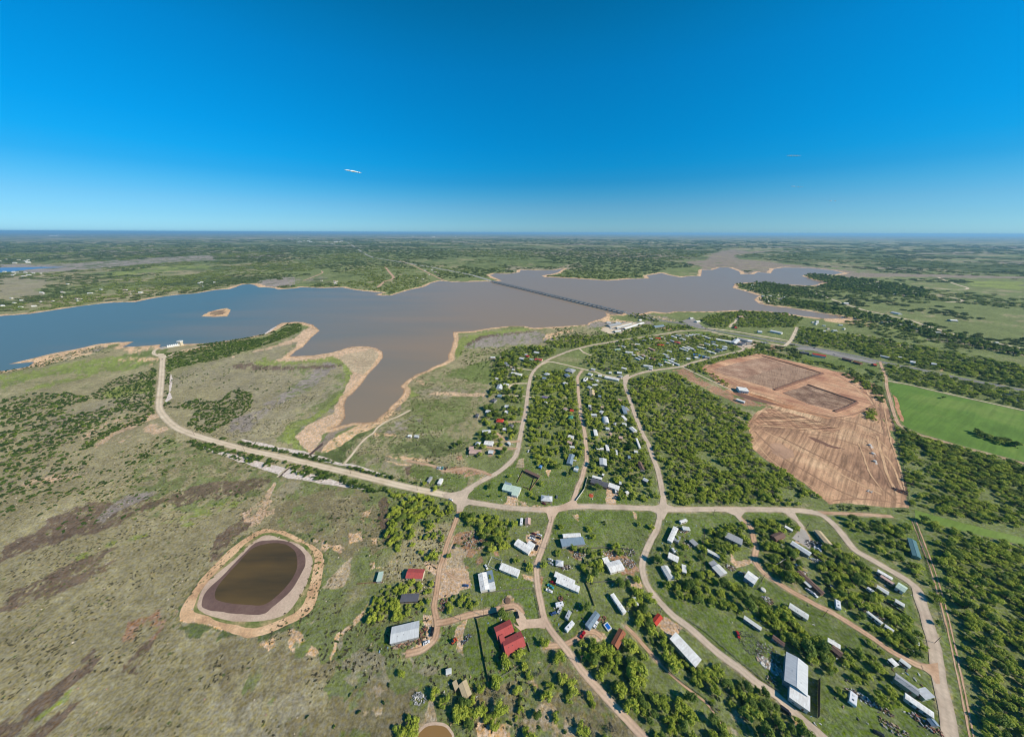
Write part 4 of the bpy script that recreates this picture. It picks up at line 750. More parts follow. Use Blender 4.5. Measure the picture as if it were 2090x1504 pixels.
def building(name, label, cat, x1, y1, x2, y2, w, h=3.0, typ='gable', rc='white', wc='white', rise=None, ov=.35, det=2, group=None, extras=()):
    zt = h + .3; p, q = W(x1, y1, zt), W(x2, y2, zt)
    Lx = max(2.0, (q - p).length); c = (p + q) / 2; rz = math.atan2(q.y - p.y, q.x - p.x)
    if rise is None: rise = {'gable': w * .17, 'hip': w * .2, 'mono': w * .08, 'flat': .15, 'arch': w * .12}[typ]
    root = empty(name, (c.x, c.y, .05), rz); tag(root, label, cat, group)
    ov_ = min(ov, w * .12)
    if typ in ('gable', 'hip', 'mono', 'flat'): Lx -= 2 * ov_; w -= 2 * ov_
    mb = MB(); shell(mb, Lx, w, h, typ, rise); wl = mb.build('wall', WMt(wc), root)
    if det >= 1:
        ft = MB(); ft.box(-Lx / 2 - .08, -w / 2 - .08, -.1, Lx / 2 + .08, w / 2 + .08, .18); ft.build('foundation', SOLES, root)
    rf = MB(); roof_mesh(rf, Lx, w, h, typ, rise, ov_); ro = rf.build('roof', RM(rc), root)
    if det >= 2:
        nwin = max(1, int(Lx / 4))
        for s in (-1, 1):
            for k in range(nwin):
                X = -Lx / 2 + (k + .5) * Lx / nwin
                if k == nwin // 2 and s == -1:
                    m = MB(); m.box(X - .5, s * (w / 2 + .03) - .03, .2, X + .5, s * (w / 2 + .03) + .03, 2.2); m.build('door', DOORM, root); continue
                m = MB(); m.box(X - .6, s * (w / 2 + .03) - .035, 1.0, X + .6, s * (w / 2 + .03) + .035, 2.0); wi = m.build('window', TRIM, root)
                m = MB(); m.box(X - .5, s * (w / 2 + .03) - .05, 1.1, X + .5, s * (w / 2 + .03) + .05, 1.9); m.build('pane', GLASS, wi)
        if typ == 'flat' or (typ == 'gable' and Lx > 9):
            r2 = random.Random(int(x1 * 7 + y1))
            for k in range(r2.randint(2, 4)):
                X = r2.uniform(-.4, .4) * Lx; Y = r2.choice((-1, 1)) * w * .2; z = h + (.22 if typ == 'flat' else rise * .6)
                m = MB(); m.cyl(X, Y, z - .1, z + .35, .12, n=6); m.cyl(X, Y, z + .35, z + .45, .22, .06, n=6); m.build('vent', PIPE, ro)
    elif det == 1:
        m = MB(); m.box(-.5, -w / 2 - .06, .2, .5, -w / 2, 2.2); m.build('door', DOORM, root)
        for X in (-Lx / 4, Lx / 4):
            m = MB(); m.box(X - .6, -w / 2 - .06, 1, X + .6, -w / 2, 2); m.build('window', GLASS, root)
    for e in extras:              # (kind of part, along, across, length, width, height, type, roof colour, wall colour)
        nm, ex, ey, el, ew, eh, et, erc, ewc = e
        sub = MB(); shell(sub, el, ew, eh, et, ew * .12 if et != 'flat' else .15) if ewc else None
        r3 = MB(); roof_mesh(r3, el, ew, eh, et, ew * .12 if et != 'flat' else .15, .2)
        def mv(m_): m_.v = [(a + ex, b + ey, z) for a, b, z in m_.v]
        mv(sub); mv(r3)
        if not ewc:
            for sx in (-1, 1):
                for sy in (-1, 1): sub.box(ex + sx * (el / 2 - .15) - .07, ey + sy * (ew / 2 - .15) - .07, 0, ex + sx * (el / 2 - .15) + .07, ey + sy * (ew / 2 - .15) + .07, eh)
        a_ = sub.build(nm, WMt(ewc) if ewc else PIPE, root); r3.build('roof', RM(erc), a_)
    blds.append((c.x, c.y, max(Lx, w) / 2, w / 2, rz)); return root
B = building
# --- south-west: ranch yard
B('metal_barn', 'large pale grey metal barn beside the dirt loop, junk along its front wall', 'barn', 797.5,1295.6,855.2,1281.8, 10.5, 3.6, 'gable', 'silver', 'grey', rise=.9)
B('red_roofed_shed', 'red gabled shed at the left edge of the dirt yard, above the grey ruin', 'shed', 830.5,1169,864.9,1170.7, 8.2, 3.2, 'gable', 'red', 'cream', rise=1.3)
B('pale_shed', 'small whitish shed with a rusty fence at its foot, right of the stock pond', 'shed', 778,1166,772.5,1186, 4.2, 2.6, 'mono', 'mint', 'grey', det=1)
B('roofless_ruin', 'weathered grey flat roof half hidden by mesquite, below the red shed', 'ruin', 817.5,1220,854.4,1218, 6, 2.4, 'flat', 'slate', 'dark', det=1)
B('tan_roofed_shed', 'tan roofed building with a step in its side near the bottom edge of the scene', 'shed', 943.5,1391,954.8,1422, 5.6, 2.8, 'gable', 'tan', 'tan', rise=.5, extras=[('porch', -5.5, -4.2, 4, 2.5, 2.4, 'mono', 'tan', 'tan')])
B('white_hut', 'little whitish hut with a speckled roof at the top of a long tree clump', 'hut', 909.5,1371,921.5,1367.5, 3.2, 2.3, 'flat', 'pale', 'white', det=1)
B('stepped_red_house', 'big house with two red metal roofs and a paved drive', 'house', 1011.6,1292,1045,1275, 8.4, 3.2, 'gable', 'red', 'brick', rise=1.5, extras=[('side_wing', -3.5, -9, 3.2, 12, 2.8, 'mono', 'red', 'brick')])
B('red_house_wing', 'lower twin wing of the big red roofed house, trees against its foot', 'house', 1028,1321,1068,1301, 9.4, 3.4, 'gable', 'red', 'brick', rise=1.7)
B('patched_white_house', 'wide white roofed house with blue-grey patches in the dirt yard', 'house', 984,1168.6,990,1204, 7.4, 3.2, 'gable', 'white', 'white', rise=.7, extras=[('lean_to', -2.6, 6.1, 9.5, 5.0, 3.0, 'mono', 'bluegrey', 'grey'), ('porch', 5.2, 6.1, 5.2, 5.0, 2.9, 'mono', 'white', 'white')])
B('mobile_home', 'plain white mobile home between the patched white house and the southern lane', 'mobile home', 1021.6,1154,1059.5,1169.5, 6.4, 3.0, 'gable', 'white', 'white', rise=.6)
B('white_house', 'white L-shaped house with a row of parked cars on its right', 'house', 1053,1104.5,1083,1123.5, 7.6, 3.0, 'gable', 'white', 'white', rise=.7, extras=[('side_wing', 5.2, 5.2, 6.5, 5.5, 2.9, 'gable', 'white', 'white')])
B('tan_shed', 'square tan roofed shed beside a narrow white caravan, above the row of parked cars', 'shed', 1077.7,1056.5,1077,1069.5, 5.6, 2.6, 'gable', 'pink', 'tan', det=1)
B('mobile_home', 'upper of two parallel white mobile homes right of the southern lane', 'mobile home', 1132,1170,1173,1189.5, 4.8, 2.9, 'flat', 'white', 'white')
B('mobile_home', 'lower and longer of two parallel white mobile homes, next to the red car', 'mobile home', 1135.8,1182,1183,1202.5, 5.2, 2.9, 'flat', 'white', 'white')
B('blue_grey_house', 'blue-grey roofed house half under trees with a white trailer behind it', 'house', 1145,1107.5,1192,1102.5, 7.6, 3.0, 'mono', 'bluegrey', 'grey')
B('mobile_home', 'white trailer tucked behind the blue-grey roofed house', 'mobile home', 1148.5,1092.6,1185.5,1091, 4.2, 2.8, 'flat', 'white', 'white', det=1)
B('grey_carport', 'faceted grey roof with a ring of firewood in front', 'carport', 1134,1147,1150,1149.5, 5.6, 2.5, 'hip', 'silver', 'grey', det=1)
B('white_house', 'square white roofed house in a fenced yard full of scrap', 'house', 1241,1158.5,1270,1150.5, 9, 3.0, 'gable', 'white', 'white', rise=.8, extras=[('lean_to', -5, 6.4, 5, 5, 2.8, 'mono', 'white', 'grey')])
B('mobile_home', 'long thin white trailer slanting through the trees below the scrap yard', 'mobile home', 1249,1211,1275.6,1250, 3.6, 2.8, 'flat', 'white', 'white')
B('small_grey_shed', 'small grey shed under trees right of the long thin white trailer', 'shed', 1294,1218,1300.5,1235, 3.2, 2.4, 'flat', 'silver', 'grey', det=1)
B('blue_grey_trailer', 'blue-grey trailer with a white cab-like end, by the backyard pool', 'mobile home', 1220,1250,1199,1279, 4.6, 2.9, 'gable', 'bluegrey', 'blue', rise=.4)
B('rusty_roofed_shed', 'shed with a striped rusty tin roof and a blue lean-to', 'shed', 1271,1286,1254,1318, 5.4, 3.0, 'gable', 'rust', 'brown', rise=1.0, extras=[('lean_to', -.5, 4.3, 3.5, 3.2, 2.3, 'mono', 'blue', None)])
B('red_roofed_shed', 'small bright red shed on the dirt apron above the long white flat roof', 'shed', 1348,1255,1335,1271.5, 4.4, 2.6, 'gable', 'scarlet', 'brown', det=1)
B('long_white_building', 'long plain white flat roof slanting down through the trees', 'building', 1373.2,1296,1426,1353.5, 7.6, 4.2, 'mono', 'white', 'cream', rise=.3)
# --- lots between the eastern lane and the curving eastern road
B('mobile_home', 'white trailer slanting up to the right with a grey lean-to, below the road junction', 'mobile home', 1380,1075.5,1367,1104.5, 4.6, 2.9, 'flat', 'white', 'white', extras=[('lean_to', 2.0, 4.5, 7, 4, 2.5, 'mono', 'grey', 'grey')])
B('mobile_home', 'short white camper-sized trailer nearest the junction, top of its yard', 'mobile home', 1388,1064.5,1402,1060, 3.0, 2.6, 'flat', 'white', 'white', det=1)
B('pale_shed', 'little pale tin shed right of the white trailer with a grey lean-to', 'shed', 1393,1077,1408,1079, 4.2, 2.3, 'mono', 'pale', 'white', det=1)
B('small_grey_shed', 'square grey patched shed near the long wire fence', 'shed', 1410,1101,1422,1112, 5.0, 2.5, 'mono', 'grey', 'grey', det=1)
B('white_house', 'ragged white roofed house beside a dark green tree and a white boat', 'house', 1364,1131.5,1385,1142, 6.6, 2.8, 'gable', 'white', 'white', rise=.5, det=1)
B('mobile_home', 'trailer with a half grey, half white roof standing steeply beside the eastern lane', 'mobile home', 1355.5,1154,1371.5,1181, 6.4, 2.9, 'gable', 'pale', 'white', rise=.7)
B('white_hut', 'thin white hut right of the half grey trailer', 'hut', 1396,1152,1397,1168, 3.5, 2.3, 'mono', 'white', 'white', det=1)
B('grey_roofed_house', 'grey roofed house in the trees at the top of the loop drive', 'house', 1480.5,1090,1515.5,1106.5, 7.6, 3.2, 'mono', 'grey', 'grey')
B('mobile_home', 'narrow blue-white camper between trees, left of the loop drive', 'mobile home', 1442.5,1121.5,1470,1136, 3.4, 2.7, 'flat', 'pale', 'blue', det=1)
B('white_house', 'house with one grey and two white roof panels below the loop drive', 'house', 1460,1153.5,1478,1172, 8.6, 3.0, 'gable', 'pale', 'grey', rise=.7, extras=[('porch', -6, 0, 4, 6, 2.6, 'mono', 'grey', None)])
B('white_workshop', 'square white workshop with tall light blue walls and its own fence', 'workshop', 1523,1170,1544.5,1185.5, 9.2, 4.6, 'gable', 'white', 'blue', rise=.8)
B('mobile_home', 'small white trailer beside the concrete drive entrance', 'mobile home', 1602,1073,1618.5,1082, 3.4, 2.6, 'flat', 'white', 'white', det=1)
B('brown_roofed_house', 'dark brown-grey roofed house left of the concrete drive', 'house', 1579,1097,1598,1088.5, 6.2, 2.8, 'gable', 'brown', 'brick', det=1)
B('long_grey_house', 'long house with grey panelled roof at the foot of the concrete drive', 'house', 1615.5,1106,1655,1131, 6.0, 3.2, 'gable', 'silver', 'grey', rise=.7)
B('mobile_home', 'long trailer with a tan and blue-green roof right of the concrete drive', 'mobile home', 1668.5,1082,1693,1110.5, 5.8, 3.0, 'gable', 'tan', 'green', rise=.6)
B('long_brown_house', 'very long narrow brown roof with parked cars in its shade', 'house', 1630,1164,1681,1211, 4.4, 3.2, 'gable', 'brown', 'brown', rise=.5, extras=[('porch', .5, -3.6, 5, 2.6, 2.4, 'mono', 'pale', None)])
B('mobile_home', 'upper white strip-roofed trailer of a pair in the eastern lots', 'mobile home', 1791,1163,1822,1181, 3.6, 2.8, 'flat', 'white', 'white', det=1)
B('mobile_home', 'pinkish trailer lying just below the white strip-roofed one', 'mobile home', 1797,1173.5,1826,1192, 3.0, 2.7, 'flat', 'pink', 'tan', det=1)
B('workshop', 'wide pale green and white roofed workshop beside the eastern road', 'workshop', 1831,1192,1850,1204, 8.0, 3.4, 'gable', 'mint', 'white', rise=.9)
B('mobile_home', 'cream roofed trailer left of the pale green workshop', 'mobile home', 1790,1196,1814.5,1210.5, 4.4, 2.8, 'gable', 'pale', 'cream', rise=.4, det=1)
B('pale_shed', 'pale cream trailer under trees below the pale green workshop', 'mobile home', 1827,1224,1847,1235.5, 3.8, 2.6, 'flat', 'pale', 'cream', det=1)
B('teal_house', 'narrow house with a patched blue-green roof against the eastern wood', 'house', 1861,1100,1872,1136, 5.6, 2.8, 'gable', 'teal', 'green', rise=.6, det=1)
B('mobile_home', 'white and rust-speckled trailer below the brown gravel lane', 'mobile home', 1611,1234,1650.5,1259.5, 5.4, 2.9, 'gable', 'pale', 'white', rise=.4)
B('long_narrow_shed', 'pale long narrow shed along the fence, above the dark plant nursery plot', 'shed', 1518.5,1258.5,1554.5,1283.5, 3.0, 2.6, 'mono', 'pale', 'grey', det=1)
B('long_narrow_shed', 'brownish long narrow shed further down the same fence line', 'shed', 1577,1297.5,1602,1315.5, 3.4, 2.6, 'gable', 'brown', 'grey', det=1)
B('large_grey_building', 'largest building, tall grey and white gabled hall beside the lower lane', 'hall', 1627,1343,1624.5,1404, 11.5, 5.0, 'gable', 'silver', 'grey', rise=1.4)
B('white_annex', 'broad white sloping annex joined to the lower end of the large grey hall', 'annex', 1611.5,1407,1653.5,1436, 9.0, 4.2, 'mono', 'white', 'white', rise=.4)
B('white_shed_roof', 'white strip roof over a dark doorway, under big trees right of the hall', 'shed', 1689.5,1304.5,1716,1320.5, 3.4, 2.6, 'mono', 'white', 'white', det=1)
B('brown_roofed_house', 'brown roofed cabin directly below the white strip roof', 'cabin', 1698,1319,1719,1336, 5.0, 2.8, 'gable', 'brown', 'brick', det=1)
B('long_grey_house', 'long grey house with light green walls in the bottom right lots', 'house', 1827,1378,1876,1413, 5.4, 3.4, 'gable', 'grey', 'green', rise=.7)
B('long_grey_house', 'stubby grey wing beyond the end of the long green-walled house', 'house', 1878,1404,1899,1425, 7.2, 3.4, 'mono', 'silver', 'green')
B('ribbed_greenhouse', 'long white roof with dark ribs like a ladder, lowest long roof at the right', 'greenhouse', 1847,1418,1907,1459.5, 4.2, 3.0, 'flat', 'white', 'white', det=1)
B('small_grey_shed', 'blue-grey covered shed near the right bend, bottom right corner', 'shed', 1899,1466,1911,1481, 4.6, 2.6, 'gable', 'bluegrey', 'grey', det=1)
B('mobile_home', 'pale trailer beside the gravel lane before it meets the eastern road', 'mobile home', 1837,1344,1859,1361, 3.2, 2.7, 'flat', 'pale', 'white', det=1)
B('mobile_home', 'white trailer with a blue tarp, left of the pale lane-side trailer', 'mobile home', 1816,1343,1832,1358, 4.0, 2.7, 'flat', 'white', 'white', det=1)
B('white_hut', 'tiny white roof among trees left of the eastern road', 'hut', 1865,1307,1877,1314, 3.0, 2.5, 'flat', 'white', 'white', det=1)
B('mobile_home', 'thin white trailer buried in trees between the two eastern lanes', 'mobile home', 1770,1247,1802,1272, 2.6, 2.7, 'flat', 'pale', 'white', det=1)
B('mobile_home', 'short thin trailer further down the tree belt between the eastern lanes', 'mobile home', 1806,1275,1825,1288, 2.8, 2.7, 'flat', 'silver', 'white', det=1)
# --- north of the cross road
B('white_house', 'many-angled white and mint roofed house with a broad dirt drive', 'house', 1027,992,1062,1001, 10, 3.2, 'gable', 'mint', 'white', rise=1.2, extras=[('side_wing', -6.5, 5, 8, 5, 3, 'gable', 'bluegrey', 'grey'), ('garage', 6, -5.5, 7, 6, 3, 'gable', 'mint', 'white')])
B('grey_roofed_house', 'light grey roofed house left of the second junction', 'house', 1104,1015,1127.5,1017.5, 8.2, 3.0, 'hip', 'silver', 'tan')
B('long_dark_shed', 'long dark brown open shed along the top of a pen', 'shed', 1071.5,959,1101,972.5, 3.8, 2.8, 'mono', 'brown', 'dark', det=1)
B('slate_roofed_house', 'dark slate roofed house with an orange dirt drive', 'house', 1206.5,979,1241,990.5, 8.4, 3.2, 'gable', 'slate', 'brick', rise=1.0)
B('white_carport', 'long white roof joined to the right of the slate roofed house', 'carport', 1242,988.5,1264,996.5, 6.6, 2.9, 'mono', 'white', 'white', det=1)
B('white_shed_roof', 'white strip roof along the back of the slate roofed house', 'shed', 1209,971.5,1229,977, 3.6, 2.8, 'mono', 'white', 'white', det=1)
B('grey_roofed_house', 'pale blue-grey house with a white porch left of the middle lane', 'house', 1167.5,927,1162,946.5, 7.6, 3.2, 'gable', 'bluegrey', 'grey', rise=1.0, extras=[('porch', -2, 5.3, 6, 3.5, 2.7, 'mono', 'white', None)])
B('grey_roofed_house', 'square pale grey house right of the middle lane under trees', 'house', 1230.5,935,1231.5,949, 9.0, 3.0, 'gable', 'silver', 'grey', rise=.9)
B('white_house', 'bright white roof left of the middle lane, above a tan roof', 'house', 1160,889,1171,892.5, 6.6, 2.8, 'gable', 'white', 'white', det=1)
B('tan_roofed_house', 'small tan-pink roof left of the middle lane', 'house', 1158,901,1168,904, 5.6, 2.6, 'gable', 'pink', 'tan', det=1)
B('white_shed_roof', 'small white roofs at a driveway left of the middle lane', 'shed', 1161,911,1173,912, 4.4, 2.6, 'flat', 'pale', 'white', det=1)
B('mobile_home', 'white trailer standing upright in a lawn right of the middle lane', 'mobile home', 1214.5,876,1217,889, 5.4, 2.8, 'flat', 'white', 'white', det=1)
B('mobile_home', 'tall thin white trailer joined to a low white one by trees', 'mobile home', 1238.5,907,1241,919.5, 4.4, 2.8, 'flat', 'white', 'white', det=1)
B('mobile_home', 'low white trailer lying left of the tall thin one', 'mobile home', 1217.5,915.5,1232,914.5, 3.2, 2.8, 'flat', 'white', 'white', det=1)
B('white_house', 'large white roofed house with an orange yard left of the curved road', 'house', 988.5,902.5,1007,904.5, 9.5, 3.0, 'gable', 'white', 'white', rise=1.1)
B('pink_roofed_barn', 'pale pink-grey roofed barn beside two tree clumps', 'barn', 958,920.5,982,922, 9.0, 3.2, 'gable', 'pink', 'tan', rise=.9, extras=[('lean_to', -7, 7, 6, 6, 2.6, 'mono', 'pink', 'tan')])
B('small_grey_shed', 'grey cottage between the pink-grey barn and the large white roof', 'shed', 971,903.5,980,905, 7.0, 2.8, 'hip', 'silver', 'grey', det=1)
B('grey_roofed_house', 'small grey roof right of the pink-grey barn', 'house', 997,921,1007,922, 7.0, 2.8, 'gable', 'silver', 'grey', det=1)
B('grey_roofed_house', 'pale grey roofed house with a round dark tree below it, above the orange yard', 'house', 984,881,1001,879, 8.2, 2.8, 'gable', 'silver', 'grey', det=1)
B('red_roofed_house', 'bright red roofed house left of the curved road', 'house', 1013,857,1028,858.5, 9.0, 3.0, 'hip', 'scarlet', 'cream', det=1)
B('silver_barn', 'white sided barn with a silver roof and a long drive to the curved road', 'barn', 1021.5,785,1018,794, 11, 3.2, 'gable', 'silver', 'white', det=1)
B('white_house', 'small white house at the end of the drive beside the silver barn', 'house', 1028,783,1039,784.5, 6.5, 2.8, 'gable', 'white', 'white', det=1)
B('long_white_building', 'long bright white roof in the meadow left of the curved road', 'shed', 1044,760.5,1065,764.5, 8.0, 3.0, 'gable', 'white', 'white', det=1)
B('red_roofed_house', 'dark red roofed house near the upper bend of the curved road', 'house', 1092,732.5,1107,734.5, 12, 3.0, 'gable', 'red', 'cream', det=1)
B('red_roofed_house', 'little red roof behind the white sheds near the upper bend', 'house', 1075,725.5,1081,727.5, 9, 2.8, 'gable', 'scarlet', 'tan', det=1)
B('white_house', 'white house in the trees left of the two red roofs', 'house', 1061,730,1070,732, 10, 2.8, 'gable', 'pale', 'white', det=1)
B('large_grey_house', 'large grey hipped house at the bend of the narrow lane', 'house', 1156,753,1172,757, 18, 3.2, 'hip', 'grey', 'grey', rise=3, det=1)
B('tan_roofed_house', 'square tan roofed house right of the middle lane', 'house', 1208.3,796,1209,806.5, 9.5, 3.0, 'gable', 'tan', 'tan', det=1)
B('purple_roofed_shed', 'pale purple roofed shed at the end of a straight drive', 'shed', 1107,809,1117.5,811, 7.0, 2.8, 'gable', 'purple', 'grey', det=1)
B('white_quonset', 'rounded white hut right of the middle lane', 'hut', 1235,851,1237.5,863, 9.5, 3.0, 'arch', 'silver', 'white', det=1)
B('long_white_building', 'long white roof beside the narrow lane before the eastern junction', 'building', 1234.5,768.5,1264,774.5, 9, 3.2, 'gable', 'white', 'white', det=1)
B('bluegrey_trailer', 'pale blue-grey trailer left of the eastern road', 'mobile home', 1270.5,828,1277,843, 6.0, 2.8, 'flat', 'bluegrey', 'blue', det=1)
B('white_house', 'bright white ragged roof against the eastern road', 'house', 1287.5,871.5,1297,880, 7.5, 2.8, 'gable', 'white', 'white', det=1)
B('pale_shed', 'tan-white square shed right of a dark round tree clump', 'shed', 1263,892,1271,893.5, 5.5, 2.6, 'mono', 'pink', 'tan', det=1)
B('mobile_home', 'thin white trailer by the hedge of the eastern road', 'mobile home', 1299,894,1306.5,914, 2.8, 2.7, 'flat', 'white', 'white', det=1)
B('brown_roofed_house', 'grey-brown roof near the lower end of the eastern road', 'house', 1304.5,942,1312,958.5, 5.6, 2.8, 'gable', 'brown', 'grey', det=1)
B('white_workshop', 'white box-like building at the edge of the cleared building site', 'building', 1506,792.5,1526,795, 17, 5, 'gable', 'white', 'white', rise=1.2, det=1)
B('mobile_home', 'white site trailer at the wood edge below the white box-like building', 'trailer', 1503,814,1521,820, 5.0, 2.8, 'flat', 'white', 'white', det=1)
B('grey_container', 'long grey container of two in the meadow above the junction', 'container', 880.5,972,873,983, 3.4, 2.7, 'flat', 'grey', 'grey', det=1)
B('white_container', 'boxy white container of two in the meadow above the junction', 'container', 901.5,976,895.5,987, 4.6, 2.9, 'flat', 'white', 'white', det=1)
B('white_hut', 'tiny white hut on the earth bank in the meadow', 'hut', 833,888.5,840,889, 5, 2.6, 'gable', 'white', 'white', det=1)
B('small_grey_shed', 'tiny grey shed next to the white hut on the earth bank', 'shed', 846,889,855,890, 5, 2.6, 'gable', 'silver', 'grey', det=1)

# --- the village between the lake road and the field, and the marina: one line per roof
ORD = 'first second third fourth fifth sixth seventh eighth ninth tenth eleventh twelfth thirteenth fourteenth fifteenth sixteenth seventeenth eighteenth nineteenth'.split()
def ordn(i):
    i += 1
    if i < 20: return ORD[i - 1]
    t, u = divmod(i, 10); return (['twentieth', 'thirtieth', 'fortieth', 'fiftieth', 'sixtieth', 'seventieth', 'eightieth', 'ninetieth'][t - 2] if u == 0 else ['twenty-', 'thirty-', 'forty-', 'fifty-', 'sixty-', 'seventy-', 'eighty-', 'ninety-'][t - 2] + ORD[u - 1])
CN = {'white': 'white', 'pale': 'off-white', 'silver': 'light grey', 'grey': 'grey', 'bluegrey': 'blue-grey', 'slate': 'charcoal', 'dark': 'dark', 'red': 'dark red', 'scarlet': 'bright red', 'brown': 'brown', 'tan': 'tan', 'rust': 'rusty', 'green': 'green', 'teal': 'teal', 'mint': 'mint', 'pink': 'pinkish', 'blue': 'blue', 'purple': 'purple'}
def cluster(name, cat, where, rows, group):
    """rows: x, y, half length along the roof in survey pixels, slope, width m, roof colour, wall colour, type"""
    cnt = {}
    for r in sorted(rows, key=lambda r: r[0]):
        cnt.setdefault(r[5], []).append(r)
    for c, rs in cnt.items():
        for i, (x, y, hl, sl, wd, rc, wc, ty) in enumerate(rs):
            one = len(rs) == 1
            lab = f'{CN[rc]} roof {where}' if one else f'{ordn(i)} {CN[rc]} roof from the left {where}'
            if one: lab = 'only ' + lab
            B(name, lab, cat, x - hl, y - hl * sl, x + hl, y + hl * sl, wd, 2.9, ty, rc, wc, det=0 if y < 735 else 1, group=group)
def vt(X, Y): return 1190 + X / 6.683, 640 + Y / 6.683
V = []
for X, Y, hl, sl, wd, rc, wc, ty in [(840,365,5,.15,9,'grey','dark','hip'),(925,338,4,.2,8,'pale','white','gable'),(1020,335,6,.1,11,'scarlet','tan','hip'),(1090,322,4,.3,6,'white','white','flat'),(1240,312,5,.3,6,'white','white','flat'),(1300,298,5,.3,6,'pale','cream','gable'),(1335,300,3,.2,7,'white','white','gable'),
 (1420,300,3,.2,8,'pale','white','gable'),(1465,290,4,.1,9,'silver','white','gable'),(1510,285,3,.2,8,'white','white','gable'),(1562,280,4,.1,7,'pale','white','flat'),(1665,312,7,.35,6,'silver','white','flat'),(1715,330,4,.35,6,'white','white','flat'),(1345,340,4,.2,8,'silver','white','gable'),(1380,352,3,.2,7,'white','white','gable'),
 (1285,390,6,.25,11,'red','tan','hip'),(1215,368,4,.3,7,'silver','grey','gable'),(1165,400,3,.3,7,'pale','white','gable'),(1060,425,7,.1,9,'scarlet','brown','hip'),(740,415,5,.1,8,'pale','cream','gable'),(688,420,4,.2,8,'tan','tan','gable'),(550,445,4,.3,7,'silver','white','gable'),(500,440,3,.2,7,'pink','tan','gable'),
 (470,484,6,-.15,4,'mint','green','flat'),(728,490,4,.2,8,'silver','grey','hip'),(630,525,8,.08,11,'silver','cream','gable'),(688,560,4,.3,6,'pale','white','flat'),(938,482,6,.4,6,'pink','brown','flat'),(1372,488,8,.35,6,'silver','blue','flat'),(1405,468,7,.35,6,'white','white','flat'),(1460,462,7,.35,6,'pale','white','flat'),(1500,485,5,.35,6,'grey','grey','flat'),
 (1590,455,5,.3,6,'white','white','flat'),(1648,470,5,.3,7,'white','white','flat'),(1615,425,5,.2,9,'tan','tan','hip'),(1695,410,5,.3,6,'pale','white','gable'),(1800,420,6,.35,6,'silver','white','flat'),(1780,385,4,.2,8,'bluegrey','grey','gable'),(1935,450,5,.1,10,'pale','white','hip'),(1925,480,5,.1,9,'silver','white','gable'),(1815,500,7,.35,5,'slate','grey','flat'),(1860,490,6,.35,5,'bluegrey','grey','flat'),(1765,525,7,.35,6,'pale','cream','flat'),(1720,515,4,.35,6,'white','white','flat'),
 (1550,560,7,.15,9,'blue','blue','gable'),(1640,580,8,.2,8,'blue','blue','gable'),(1548,592,5,.05,9,'white','white','gable'),(1690,592,5,.1,8,'grey','grey','gable'),(1435,612,4,.1,9,'white','white','gable'),(1228,618,4,.2,9,'white','white','gable'),(1130,560,6,.4,6,'silver','grey','flat'),(1180,512,5,.2,8,'pale','green','gable'),(1150,590,4,.3,8,'silver','grey','gable'),
 (880,590,6,.35,6,'white','white','flat'),(845,575,6,.3,7,'pink','brick','flat'),(780,590,7,.45,4,'pale','white','flat'),(745,610,5,.4,4,'white','white','flat'),(940,605,6,.3,6,'brown','brick','flat'),(1175,672,9,.35,6,'white','white','flat'),(1240,665,11,.42,5,'pale','blue','flat'),(1120,628,5,.3,6,'green','green','flat'),(1195,640,5,.4,5,'silver','white','flat'),(1050,690,4,.4,9,'bluegrey','white','gable'),
 (865,708,6,.15,9,'silver','white','gable'),(925,715,4,.15,8,'white','white','gable'),(925,745,4,.2,8,'pale','white','gable'),(560,742,5,.2,8,'white','white','gable'),(495,802,5,.1,11,'silver','grey','gable'),(370,800,3,.1,8,'pale','white','gable'),(512,850,3,.4,7,'grey','grey','flat'),(140,755,4,.2,8,'silver','grey','gable'),(100,822,4,.3,8,'silver','white','gable'),(230,840,4,.1,9,'pale','white','gable'),(35,890,2,-1,7,'white','white','flat'),(120,885,3,.1,7,'grey','dark','hip'),(190,908,3,-.2,7,'silver','grey','hip'),(330,750,5,.1,9,'dark','dark','hip')]:
    V.append((*vt(X, Y), hl, sl, wd, rc, wc, ty))
cluster('village_house', 'house', 'in the village by the lake road', V, 'houses of the village by the lake road')
cluster('house', 'house', 'in the gardens around the middle lane', [(1195,774,2.5,-1.5,6,'white','white','flat'),(1204,790,3,.6,7,'silver','white','gable'),(1214,785,6,-.05,6,'pale','white','flat'),(1154,782,3,.5,8,'white','white','gable'),(1114,821,2.5,.3,7,'pale','white','gable'),(1165,851,5,.1,10,'green','cream','hip'),(1167,837,4,.1,7,'scarlet','tan','gable'),(1154,834,2.5,.5,7,'pink','grey','gable'),(1204,828,3,.2,7,'pale','white','gable'),(1205,834,3,.1,9,'slate','grey','hip'),(1229,830,3,.1,6,'tan','white','gable'),(1228,840,3,.4,8,'silver','white','gable'),(1212,846,6,.05,6,'silver','white','flat'),(1240,874,4,.1,6,'silver','white','flat'),(1246,884,2,.8,4,'pink','tan','flat'),(1265,816,4,.3,8,'pink','brick','gable'),(1274,852,4,1.1,5,'white','white','flat'),(1279,834,3,1.2,6,'grey','tan','flat'),(1255,864,2.5,.3,7,'grey','grey','hip'),(1274,865,4,.05,7,'pale','tan','arch'),(1224,808,3,.1,7,'bluegrey','grey','gable'),(1280,1004,1.8,1.2,4,'white','white','flat'),(1266,985,2.5,.2,5,'silver','grey','flat'),(1284,932,2.6,.1,6,'bluegrey','white','gable'),(1298,921,4,.1,5,'pale','white','flat'),(1318,979,5,.5,5,'silver','grey','gable'),(1231,968,2.2,.3,3.5,'white','white','flat'),(1176,957,4,.3,4,'white','white','arch'),(1103,951,3,.3,5,'blue','blue','hip'),(1177,953,2.6,-.4,5,'teal','white','gable')], 'small roofs around the middle lane')
